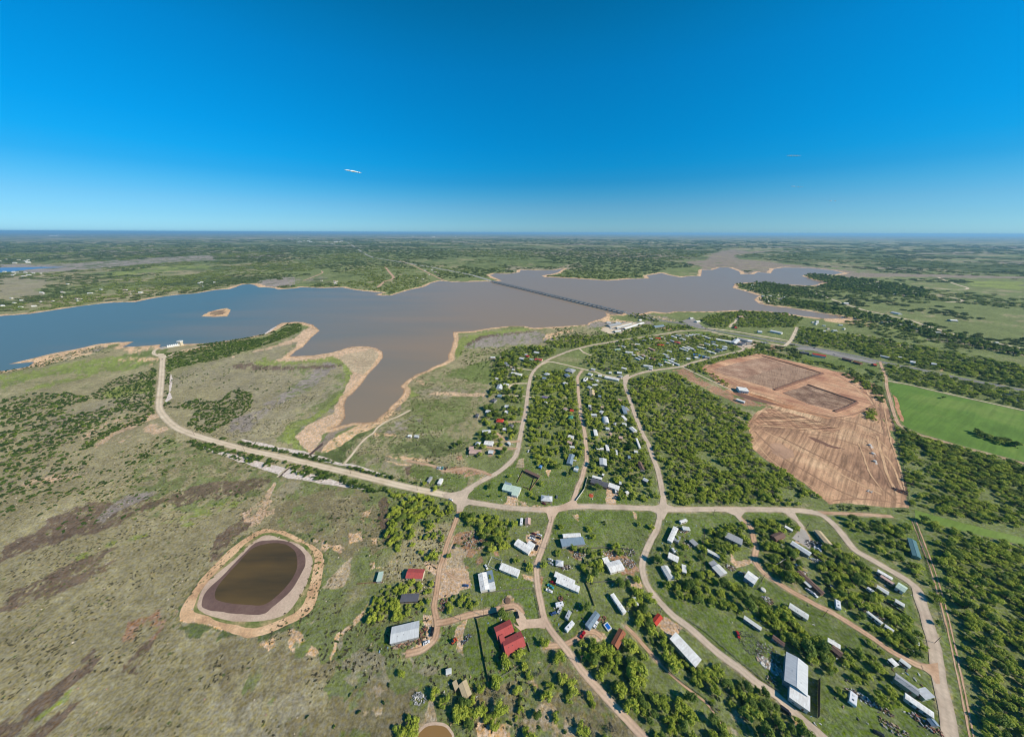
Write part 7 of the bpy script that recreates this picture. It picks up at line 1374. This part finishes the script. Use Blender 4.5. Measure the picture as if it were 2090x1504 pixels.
SH = [ # shrubs: spacing, keep, size, tones, noise, polygon
 (4.6, .9, (.8, 1.7), 'bmmmdg', (26, .33), '0,818 60,805 130,800 190,812 160,835 120,850 190,840 250,815 290,830 250,850 180,880 155,905 110,915 150,930 120,950 60,962 0,985'),
 (4.4, .85, (.7, 1.5), 'mmdg', (30, .36), '180,810 240,770 300,760 315,750 318,840 290,870 250,870 190,905 160,900 220,860 280,835'),
 (3.8, .95, (.8, 1.4), 'bmm', None, '308,752 320,752 317,790 312,840 300,842 302,800'), (3.8, .95, (.8, 1.4), 'bm', None, '175,905 240,868 300,845 312,838 300,855 230,885 185,915 150,925'),
 (3.8, .93, (.8, 1.5), 'bmm', None, '338,722 400,712 480,698 540,690 600,660 615,660 616,676 580,692 520,712 470,728 420,740 360,752 343,760 338,750'),
 (3.6, .9, (.7, 1.3), 'mdb', None, '335,762 345,762 346,785 336,785'), (3.6, .9, (.7, 1.3), 'mdb', None, '334,798 345,800 344,812 335,815'),
 (3.8, .93, (.8, 1.5), 'dmm', None, '400,704 450,698 520,687 560,679 590,659 600,660 580,668 540,684 480,697 410,712'),
 (3.8, .92, (.8, 1.5), 'mmdb', (22, .28), '332,824 400,815 448,820 470,800 490,792 512,800 518,815 512,835 490,850 470,862 440,880 425,886 378,870 392,855 400,836 335,833'),
 (3.0, .9, (.9, 1.7), 'mmd', None, '450,895 500,905 570,918 640,933 690,946 760,963 790,972 850,987 900,1000 903,1006 850,995 790,980 740,967 690,955 640,945 600,937 540,925 500,913 460,903'),
 (3.6, .8, (1.0, 2.0), 'mmdb', (14, .42), '365,895 420,903 500,922 560,940 610,950 680,965 745,990 790,998 800,1008 745,1003 680,985 610,972 540,950 460,932 400,915'),
 (4.2, .85, (.7, 1.5), 'mmdg', (20, .34), '190,1000 250,950 300,920 350,885 362,890 350,905 300,935 250,965 200,1005 120,1015 100,1005'),
 (5, .8, (.7, 1.5), 'mmmdg', (30, .38), '0,985 60,960 140,930 200,920 180,950 160,990 100,1010 40,1040 0,1050'),
 (5.5, .6, (.5, 1.1), 'mmgd', (40, .48), '0,1000 150,960 330,890 560,960 560,1010 300,1060 0,1110'),
 (4, .6, (.5, 1.0), 'mgd', (18, .5), '100,728 200,706 240,708 230,718 150,735 60,750'), (4, .7, (.5, .9), 'md', None, '0,757 60,745 110,735 150,730 110,745 60,752 0,765'),
 (6, .5, (.5, 1.1), 'mg', (30, .45), '345,770 420,748 500,735 560,750 620,800 560,850 480,880 520,840 520,800 480,790 430,800 350,790'),
 (6, .4, (.35, .8), 'mgd', (25, .45), '530,860 620,800 690,745 705,760 690,800 640,830 600,850 580,880 560,915 500,900'),
 (5, .35, (.3, .7), 'mgd', None, '840,790 920,760 990,770 990,830 900,850 860,900 760,900 800,860'),
 (6, .3, (.35, .7), 'mdg', None, '600,1470 700,1425 790,1405 860,1410 850,1470 840,1530 560,1550'), (7, .35, (.35, .8), 'mdg', None, '600,1290 740,1270 790,1345 800,1400 720,1420 620,1400'),
 (5, .5, (.4, .9), 'mgd', (20, .45), '560,1010 740,1000 790,1010 790,1110 760,1150 680,1120 600,1090'), (3.4, .7, (.4, .8), 'mb', None, '640,1120 655,1150 652,1190 636,1238 628,1235 642,1190 645,1150'),
 (5, .6, (.5, 1.0), 'mgd', (15, .42), '905,1090 940,1085 990,1115 985,1150 950,1160 905,1155'), (5.5, .35, (.4, .9), 'mgb', None, '1090,1330 1130,1330 1180,1390 1250,1470 1300,1530 1060,1530 1000,1450 1060,1400'),
 (6, .5, (.5, 1.0), 'mgd', (24, .42), '1232,1062 1300,1062 1328,1085 1315,1118 1232,1118'), (4, .6, (.5, .9), 'mg', None, '1480,1385 1520,1430 1545,1480 1560,1530 1500,1530 1440,1440 1430,1400'),
 (7, .8, (.9, 1.6), 'mmbg', (50, .42), '1120,670 1200,668 1240,680 1180,692 1130,690'), (7, .6, (.8, 1.4), 'mbg', (50, .46), '940,715 1030,708 1080,712 1030,740 1000,760 940,745'),
 (3.5, .9, (.7, 1.1), 'bm', None, '1690,1031 1740,1033 1800,1037 1855,1042 1855,1046 1800,1044 1700,1040'), (5, .8, (.6, 1.1), 'mb', None, '1385,740 1440,728 1400,742'),
]
TI = {'b': (0, 1, 2), 'm': (3, 4), 'd': (5, 6), 'g': (7,)}; BI = {'b': (0, 1), 'm': (1, 2, 3), 'd': (3,), 'g': (4,)}
for zi, (ph, sp_, kp, (s0, s1), tones, nz, pl) in enumerate(ZN):
    x, y, r = scatter(P_(pl), sp_, kp, 1000 + zi, nz); s = (s0 * .72 + (s1 * 1.12 - s0 * .72) * r.uniform(0, 1, x.size) ** .8) * np.where(r.uniform(0, 1, x.size) < .1, 1.25, 1)
    ok = clear_of(x, y, s * 3.0, .75, .55); x, y, s = x[ok], y[ok], s[ok]
    for a, b, c in zip(x, y, s):
        t = tones[r.integers(len(tones))]; ALL.append((a, b, c, int(r.choice(TI[t])), ph))
SING = [(1028,1251,1.25,'d','round tree at the top left corner of the big red house lawn'),(1112,1311,.95,'b','tree standing alone on the lawn right of the big red house'),(1141,1344,1.05,'b','tree hugging the bend of the southern lane'),(1031,1352,1.3,'b','bushy tree at the lower left foot of the big red house'),(1059.5,1336,1.25,'b','bright tree overlapping the lower edge of the big red house'),
 (994.5,1343,.5,'d','tiny dark tree on the brown board fence'),(1070,1361,.8,'b','tree on the wire fence below the big red house'),(1015,1391,1.2,'b','tall tree at the end of the brown board fence'),(982,1404,.7,'b','low tree left of the end of the brown board fence'),(1055,1407,.9,'b','tree alone in the thin scrub below the big red house'),(1122,1399,.7,'b','small yellow-green tree in the thin scrub left of the southern lane'),
 (1170,1402,1.0,'b','tree on the left verge of the lower southern lane'),(1197,1240,1.2,'d','dark tree in the grass lot above the blue-grey trailer'),(1144,1075,.8,'b','small tree on the lawn right of the junction of the southern lane'),(1204,1079,1.0,'b','pair-like tree above the white trailer, on the upper lawn'),(1209,1095,.8,'b','tree below the pair-like tree on the upper lawn'),
 (1303,1069,.9,'m','left one of two trees on the lawn below the cross road'),(1329,1074,.95,'b','right one of two trees on the lawn, nearest the eastern lane'),(1140,1129,1.1,'m','tree casting its shadow onto the southern lane, above the white car'),(1110,1155,1.2,'m','big round tree in the southern lane bend by the faceted grey roof'),(1264,1195,1.3,'d','dark tree on the lower fence of the scrap yard'),
 (1343,1147,1.4,'d','very dark round tree beside the eastern lane'),(1361,1122,.95,'d','small dark round tree beside a camper, above the ragged white roof'),(1363,1195,1.2,'m','tree on the lawn below the half grey trailer'),(1383,1160,1.1,'b','yellow-green tree right of the half grey trailer'),(1210,1132,1.2,'m','tree in the upper left of the scrap-filled yard'),(1266,1131,1.1,'m','tree directly above the square white roofed house'),(1215,1173,1.4,'d','thick dark tree left of the square white roofed house'),
 (1170,1118,1.1,'m','tree leaning over the lower edge of the blue-grey roofed house'),(1080,1159,1.15,'b','round tree at the right end of the plain white mobile home'),(1054,1145,1.1,'m','tree over the upper edge of the plain white mobile home'),(917,1134,.75,'b','small tree beside the dirt track at the edge of the dirt yard'),(1000,1178,.95,'b','tree against the right side of the patched white house'),(995,1130,.7,'d','tree above the square wire pen'),
 (998,994,1.1,'d','dark round tree on the lawn left of the many-angled house'),(1001,1011,.5,'d','left one of two little trees on the junction lawn'),(1023,1011,.5,'d','right one of two little trees on the junction lawn'),(1105,986,1.1,'m','tree at the lower right corner of the green pen'),(1083,1008,1.0,'b','tree between the dirt drive and the light grey hipped house'),(1094,1015,.9,'m','tree against the left wall of the light grey hipped house'),
 (1135,954,1.3,'d','grey-green conifer-like tree at the edge of the lawn above the junctions'),(1162,967,1.15,'d','dark conifer-like tree left of the middle lane'),(1221,995,1.45,'d','large dark tree in front of the slate roofed house'),(1040,972,1.1,'m','tree above the many-angled white and mint house'),(989,888,1.1,'d','dark round tree below the pale roof by the orange yard'),(980,929,1.3,'m','broad tree below the pink-grey barn'),
 (1019,931,.9,'m','tree on the lawn right of the pink-grey barn'),(938,907,1.4,'d','big dark tree standing in the meadow left of the barns'),(926,913,1.0,'d','smaller dark tree left of the big meadow tree'),(888,997,1.2,'b','tree on the dam road verge below the two containers'),(866,986,.8,'b','small tree on the verge left of the containers'),(740,959,.8,'b','rounded bush-like tree on the dam road verge'),(714,953,.6,'d','small dark bush-like tree at the foot of the meadow path'),
 (1924,811,1.0,'d','lone dark tree in the crop field'),(881,943,.5,'d','dark shrub in the middle of the eroded meadow'),(1292,918,1.6,'d','huge dark tree clump left of the eastern road'),(1284,908,1.3,'d','upper dark tree of the clump left of the eastern road'),(1305,1000,.9,'grey','reddish bare tree in the trees above the cross road'),(819,1375,.9,'b','tree alone on the slope left of the long tree clump'),(1500,1322,.0,'b','')]
for x, y, s, t, lab in SING:
    if s <= 0: continue
    p = W(x, y, 2); ALL.append((p.x, p.y, s, (7 if t == 'grey' else random.choice(TI[t])), '!' + lab))
xs = np.array([a[0] for a in ALL]); ys = np.array([a[1] for a in ALL]); ss = np.array([a[2] for a in ALL])
vis = []
for i, a in enumerate(ALL):
    px, py = PX(a[0], a[1], 2); vis.append(-15 < px < 2105 and py < 1515)
D3 = np.sqrt(xs ** 2 + ys ** 2 + HCAM ** 2); cosv = np.array([(CRi @ Vector((a[0], a[1], -HCAM))).normalized().z * -1 for a in ALL])
size = ss / D3 / np.clip(cosv, .2, 1) ** 1.5 * np.array(vis)
order = np.argsort(-size); pick = set(order[:300].tolist()) | {i for i, a in enumerate(ALL) if a[4].startswith('!')}
pick = set(sorted(pick, key=lambda i: (not ALL[i][4].startswith('!'), -size[i]))[:300])
TN = {0: 'bright green', 1: 'bright green', 2: 'bright green', 3: 'mid green', 4: 'mid green', 5: 'dark green', 6: 'dark green', 7: 'bare greyish'}
LAB = {}; rt = random.Random(5); REST = []
for i in order.tolist() + []:
    x, y, s, k, ph = ALL[i]
    if i not in pick: REST.append((x, y, s, k)); continue
    kind = 'oak_tree' if k in (5, 6) else 'bare_tree' if k == 7 else 'mesquite_tree'
    o = empty(kind, (x, y, 0), rt.uniform(0, 6.28)); o.scale = (s * rt.uniform(.9, 1.1), s * rt.uniform(.9, 1.1), s * rt.uniform(.85, 1.15))
    if ph.startswith('!'): tag(o, ph[1:], 'tree')
    else: LAB.setdefault((TN[k], ph), []).append((PX(x, y)[0], o))
    link('crown', PROT[k][0], o); link('trunk', PROT[k][1], o)
for (tn, ph), lst in LAB.items():     # told apart by their order along the grove
    for i, (px_, o) in enumerate(sorted(lst, key=lambda q: q[0])):
        tag(o, f'{ordn(i)} {tn} tree from the left {ph}' if len(lst) > 1 else f'only {tn} tree {ph}', 'tree', f'{tn} trees {ph}' if len(lst) > 1 else None)

def instancer(name, pts, meshes, label=None):
    """one mass of plants: a cloud of points, each carrying one of the plant meshes"""
    if not pts: return
    col = bpy.data.collections.new(name + '_plants')
    for i, me in enumerate(meshes): col.objects.link(bpy.data.objects.new(f'{name}_{i:02d}', me))
    a = np.array(pts, float); n = len(a); me = bpy.data.meshes.new(name); me.vertices.add(n)
    me.vertices.foreach_set('co', np.stack([a[:, 0], a[:, 1], a[:, 6] if a.shape[1] > 6 else np.zeros(n)], 1).astype(np.float32).ravel())
    sc_ = me.attributes.new('plant_scale', 'FLOAT_VECTOR', 'POINT'); r = np.random.default_rng(n)
    sv = np.stack([a[:, 2] * r.uniform(.88, 1.12, n), a[:, 2] * r.uniform(.88, 1.12, n), a[:, 2] * r.uniform(.8, 1.2, n)], 1)
    if a.shape[1] > 4: sv[:, 2] = a[:, 4] * r.uniform(.7, 1.3, n)
    sc_.data.foreach_set('vector', sv.astype(np.float32).ravel())
    ro = me.attributes.new('plant_turn', 'FLOAT_VECTOR', 'POINT'); rv = np.zeros((n, 3)); rv[:, 2] = r.uniform(0, 6.28, n); ro.data.foreach_set('vector', rv.astype(np.float32).ravel())
    pi_ = me.attributes.new('plant_kind', 'INT', 'POINT'); pi_.data.foreach_set('value', a[:, 3].astype(np.int32))
    me.update(); o = link(name, me); o['kind'] = 'stuff'
    if label: o['label'] = label
    ng = bpy.data.node_groups.new(name, 'GeometryNodeTree'); ng.interface.new_socket('Geometry', in_out='INPUT', socket_type='NodeSocketGeometry'); ng.interface.new_socket('Geometry', in_out='OUTPUT', socket_type='NodeSocketGeometry')
    gi = ng.nodes.new('NodeGroupInput'); go = ng.nodes.new('NodeGroupOutput'); ip = ng.nodes.new('GeometryNodeInstanceOnPoints'); ci = ng.nodes.new('GeometryNodeCollectionInfo')
    ci.inputs['Collection'].default_value = col; ci.inputs['Separate Children'].default_value = True; ci.inputs['Reset Children'].default_value = True
    def na(nm, ty):
        q = ng.nodes.new('GeometryNodeInputNamedAttribute'); q.data_type = ty; q.inputs['Name'].default_value = nm; return q.outputs['Attribute']
    ip.inputs['Pick Instance'].default_value = True
    ng.links.new(gi.outputs[0], ip.inputs['Points']); ng.links.new(ci.outputs[0], ip.inputs['Instance']); ng.links.new(na('plant_kind', 'INT'), ip.inputs['Instance Index'])
    e2 = ng.nodes.new('FunctionNodeEulerToRotation'); ng.links.new(na('plant_turn', 'FLOAT_VECTOR'), e2.inputs[0]); ng.links.new(e2.outputs[0], ip.inputs['Rotation']); ng.links.new(na('plant_scale', 'FLOAT_VECTOR'), ip.inputs['Scale'])
    ng.links.new(ip.outputs[0], go.inputs[0]); md = o.modifiers.new('plants', 'NODES'); md.node_group = ng; return o
instancer('woodland', REST, [p[3] for p in PROT], 'mesquite and oak woods filling the ground between roads and lots')
SHR = []
for zi, (sp_, kp, (s0, s1), tones, nz, pl) in enumerate(SH):
    x, y, r = scatter(P_(pl), sp_, kp, 2000 + zi, nz); s = r.uniform(s0, s1, x.size)
    ok = clear_of(x, y, s * 1.5, .8, .9); x, y, s = x[ok], y[ok], s[ok]
    for a, b, c in zip(x, y, s): SHR.append((a, b, c, int(r.choice(BI[tones[r.integers(len(tones))]]))))
# undergrowth between the trees
for i in order.tolist()[::2]:
    x, y, s, k, ph = ALL[i]
    if ph.startswith('!'): continue
    a = rt.uniform(0, 6.3); SHR.append((x + 3 * math.cos(a), y + 3 * math.sin(a), rt.uniform(.4, .9), rt.randrange(5)))
sa = np.array(SHR); ok = clear_of(sa[:, 0], sa[:, 1], sa[:, 2] * 1.4, .9, .9); SHR = [s for s, k in zip(SHR, ok) if k]
instancer('shrubs', SHR, [b[0] for b in BUSH], 'low green and greyish brush on the open ground')
# far woods: rounder masses with growing distance
r = np.random.default_rng(77); n = 60000
rr = np.exp(r.uniform(math.log(620), math.log(16000), n)); aa = r.uniform(R(20), R(160), n); x = rr * np.cos(aa); y = rr * np.sin(aa)
px = (fbm(x, y, 300, 401, 4) > .47) & (fbm(x, y * 1.4, 1500, 411, 3) > .36)
dark = fbm(x, y, 700, 421, 3) > .5
fz = [XY(P_(s)) for s in ['615,588 650,580 720,574 800,566 835,560 870,560 880,575 840,590 800,600 760,596 700,587','400,560 500,540 640,520 800,525 900,545 1000,552 1000,565 900,570 860,545 700,545 560,560 480,590 400,598','0,620 60,605 200,600 330,575 400,560 480,570 470,588 399,598 320,605 220,615 110,630 0,640','1150,546 1200,525 1300,520 1380,535 1430,542 1330,560 1260,570 1150,566','0,500 500,500 1000,510 1400,505 1400,530 1000,525 500,530 0,530','0,560 200,560 330,552 330,575 200,595 130,592 80,585 160,570']]
dense = np.zeros(n, bool)
for q in fz: dense |= inside(q, x, y)
keep = (px | (dense & (r.uniform(0, 1, n) < .85))) & ~inside(lakew, x, y)
nearright = (rr < 1500); keep &= ~(nearright & (x < 550)); keep &= ~((x < 0) & (rr < 1250))
for s_ in ['0,540 120,540 430,520 440,531 330,537 60,560 0,558','0,565 110,575 70,592 100,602 0,612','310,545 420,540 430,548 205,566','1395,533 1480,508 1620,508 1500,522 1640,540 1790,556 1950,562 2090,565 2090,569 1740,570 1430,546','520,582 600,565 690,560 660,572 560,587','1290,571 1370,547 1430,546 1436,562 1340,570','1395,655 1424,640 1470,650 1600,690 1600,705 1450,690','1370,760 1560,720 1700,748 1830,850 1860,1040 1690,1032 1530,880 1500,830','1815,775 2200,860 2200,970 1990,925 1835,870','1620,700 1800,738 1800,760 1640,735','1900,600 2090,575 2090,592']:
    keep &= ~inside(XY(P_(s_)), x, y)
ok = clear_of(x, y, np.full(n, 6.0), 1.0, .3, lake=False)
keep &= ok
FW = []
idx = np.where(keep)[0]; dd = distpoly(lakew, x[idx], y[idx], True)
for i, d_ in zip(idx, dd):
    s = np.clip(rr[i] / 2600, .32, 5) * r.uniform(.6, 1.3)
    if d_ < 13 * s + 22: continue
    FW.append((x[i], y[i], s, int(r.choice((0, 2, 4)) if dark[i] else r.choice((1, 3))), (.55 + .45 * s) * (.8 if rr[i] < 2500 else .62)))
instancer('far_woodland', FW, CLUMP, 'distant scrub woods on the plain round the lake')
# tufts and small plants on the near pasture
r = np.random.default_rng(99); n = 46000
rr = np.sqrt(r.uniform(70 ** 2, 620 ** 2, n)); aa = r.uniform(R(25), R(178), n); x = rr * np.cos(aa); y = rr * np.sin(aa)
keep = (fbm(x, y, 30, 501, 3) > .46) & ((x < -60) | ((x < 10) & (y < 150)))
pondp = XY(P_('533,1095 575,1100 620,1116 637.6,1147 627,1189 592,1245 557.5,1262 505,1269 453,1262 411,1248 402.4,1231 418,1196 470,1147'))
keep &= ~inside(pondp, x, y) & ~inside(XY(P_('850,1485 920,1485 925,1540 850,1540')), x, y)
for s_ in ['1370,760 1560,720 1700,748 1830,850 1860,1040 1690,1032 1530,880 1500,830','590,880 700,730 790,700 760,860 660,930 630,930','893,1160 905,1112 955,1150 960,1205 885,1225']: keep &= ~inside(XY(P_(s_)), x, y)
x, y = x[keep], y[keep]; ok = clear_of(x, y, np.full(x.size, .8), 1, 1); x, y = x[ok], y[ok]
kk = np.where(fbm(x, y, 60, 511, 3) > .5, 0, 1); kk = np.where(r.uniform(0, 1, x.size) < .3, r.integers(0, 4, x.size), kk)
instancer('grass_tufts', list(zip(x, y, r.uniform(.6, 1.7, x.size), kk)), TUFT, 'weeds and grass tufts of the pasture')

# odds and ends lying about the yards
LIT = []
for i, c_ in enumerate(('white', 'tan', 'brown', 'dark', 'blue')):
    mb = MB(); mb.rbox(0, 0, 0, 1.1, .7, .5, .3, 0, .8); mb.rbox(.7, .5, 0, .5, .4, .3, 1.1); LIT.append(mb.mesh('litter', WMt(c_)))
r = np.random.default_rng(41); lt = []
for bx, by, hl, hw_, rz in blds:
    if math.hypot(bx, by) > 700: continue
    for k in range(7):
        a = r.uniform(0, 6.28); q = hl + r.uniform(.5, 9); lt.append((bx + q * math.cos(a), by + q * math.sin(a), r.uniform(.3, 1.1), int(r.choice((0, 0, 1, 2, 3, 3, 4)))))
la = np.array(lt); ok = clear_of(la[:, 0], la[:, 1], np.full(len(la), .5), 1, 1); instancer('yard_litter', [q for q, k in zip(lt, ok) if k], LIT, 'small odds and ends lying about the yards')
rk = MB(); rk.rbox(0, 0, 0, 1, .8, .5, .4, 0, .6); rkm = rk.mesh('stone', mat('pale_stone', (206, 190, 168), .95, .15, 2)); rk2 = MB(); rk2.rbox(0, 0, 0, .9, .9, .4, .9, 0, .5); rkm2 = rk2.mesh('stone', mat('pink_stone', (180, 146, 122), .95, .15, 2))
st = []
for s_ in ['406,911 416,912 470,925 550,947 609,961 669,975 729,993 747,998 729,998 649,985.5 589,975.5 529.5,955.5 470,935.5 434,923.5 408,914', '490,895 530,903 570,912 620,920 640,927 660,932 690,943 729,949.5 765,962 790,972 765,966 729,955 690,949 660,942 640,935 615,929 565,919 530,910 495,900']:
    x, y, r_ = scatter(P_(s_), 2.2, .45, 31); st += [(a, b, c, int(k)) for a, b, c, k in zip(x, y, r_.uniform(.4, 1.0, x.size), r_.integers(0, 2, x.size))]
x, y, r_ = scatter(P_('0,1504 0,1000 200,930 560,960 900,1040 900,1260 700,1504'), 9, .35, 33, (25, .5)); kk_ = ~inside(pondp, x, y); x, y = x[kk_], y[kk_]; st += [(a, b, c, int(k)) for a, b, c, k in zip(x, y, r_.uniform(.4, 1.2, x.size), r_.integers(0, 2, x.size))]
instancer('loose_stones', st, [rkm, rkm2], 'loose pale stones of the dam facing and pasture')

# ---- small clouds, high and far
CL = newmat('cloud_white')[0]; b = CL.node_tree.nodes['Principled BSDF']; b.inputs['Base Color'].default_value = (.95, .95, .95, 1); b.inputs['Roughness'].default_value = 1; b.inputs['Subsurface Weight'].default_value = 0
for x, y, w_, n_, lab in [(720,350,1050,34,'thin white cloud streak alone in the left half of the sky'),(1621,318,700,10,'faint small cloud high at the right'),(1626,381,600,9,'tiny bright cloud below the faint one at the right'),(1699,410,420,6,'tiniest faint cloud lowest at the right')]:
    d = (CR @ Vector(((x - CX) / FPX, -(y - CY) / FPX, -1))).normalized(); dist = 29000; p = Vector((0, 0, HCAM)) + d * dist
    rc = random.Random(int(x)); bm = bmesh.new()
    for k in range(n_):
        t = rc.uniform(-1, 1); rad = w_ * rc.uniform(.03, .075) * (1.15 - abs(t))
        g_ = bmesh.ops.create_icosphere(bm, subdivisions=2, radius=rad)
        for v in g_['verts']: v.co = Vector((v.co.x * 2.2 + t * w_ * .5, v.co.y * 1.5 + rc.uniform(-.02, .02) * w_, v.co.z * .45 + (rc.uniform(-.02, .02) - .06 * t) * w_))
        
    me = bpy.data.meshes.new('cloud'); bm.to_mesh(me); bm.free(); me.materials.append(CL)
    o = link('cloud', me, None, p, math.atan2(d.y, d.x) - math.pi / 2); tag(o, lab, 'cloud')

# ---- air between here and the horizon
HZ = bpy.data.materials.new('haze_air'); HZ.use_nodes = True; nt = HZ.node_tree; nt.nodes.clear()
pv = nt.nodes.new('ShaderNodeVolumePrincipled'); pv.inputs['Color'].default_value = (.34, .70, .98, 1); pv.inputs['Density'].default_value = 3.3e-5; pv.inputs['Anisotropy'].default_value = .1
ou = nt.nodes.new('ShaderNodeOutputMaterial'); nt.links.new(pv.outputs[0], ou.inputs['Volume'])

mb = MB(); mb.box(-95000, -95000, -1.2, 95000, 95000, 300); o = mb.build('haze', HZ); o['kind'] = 'stuff'
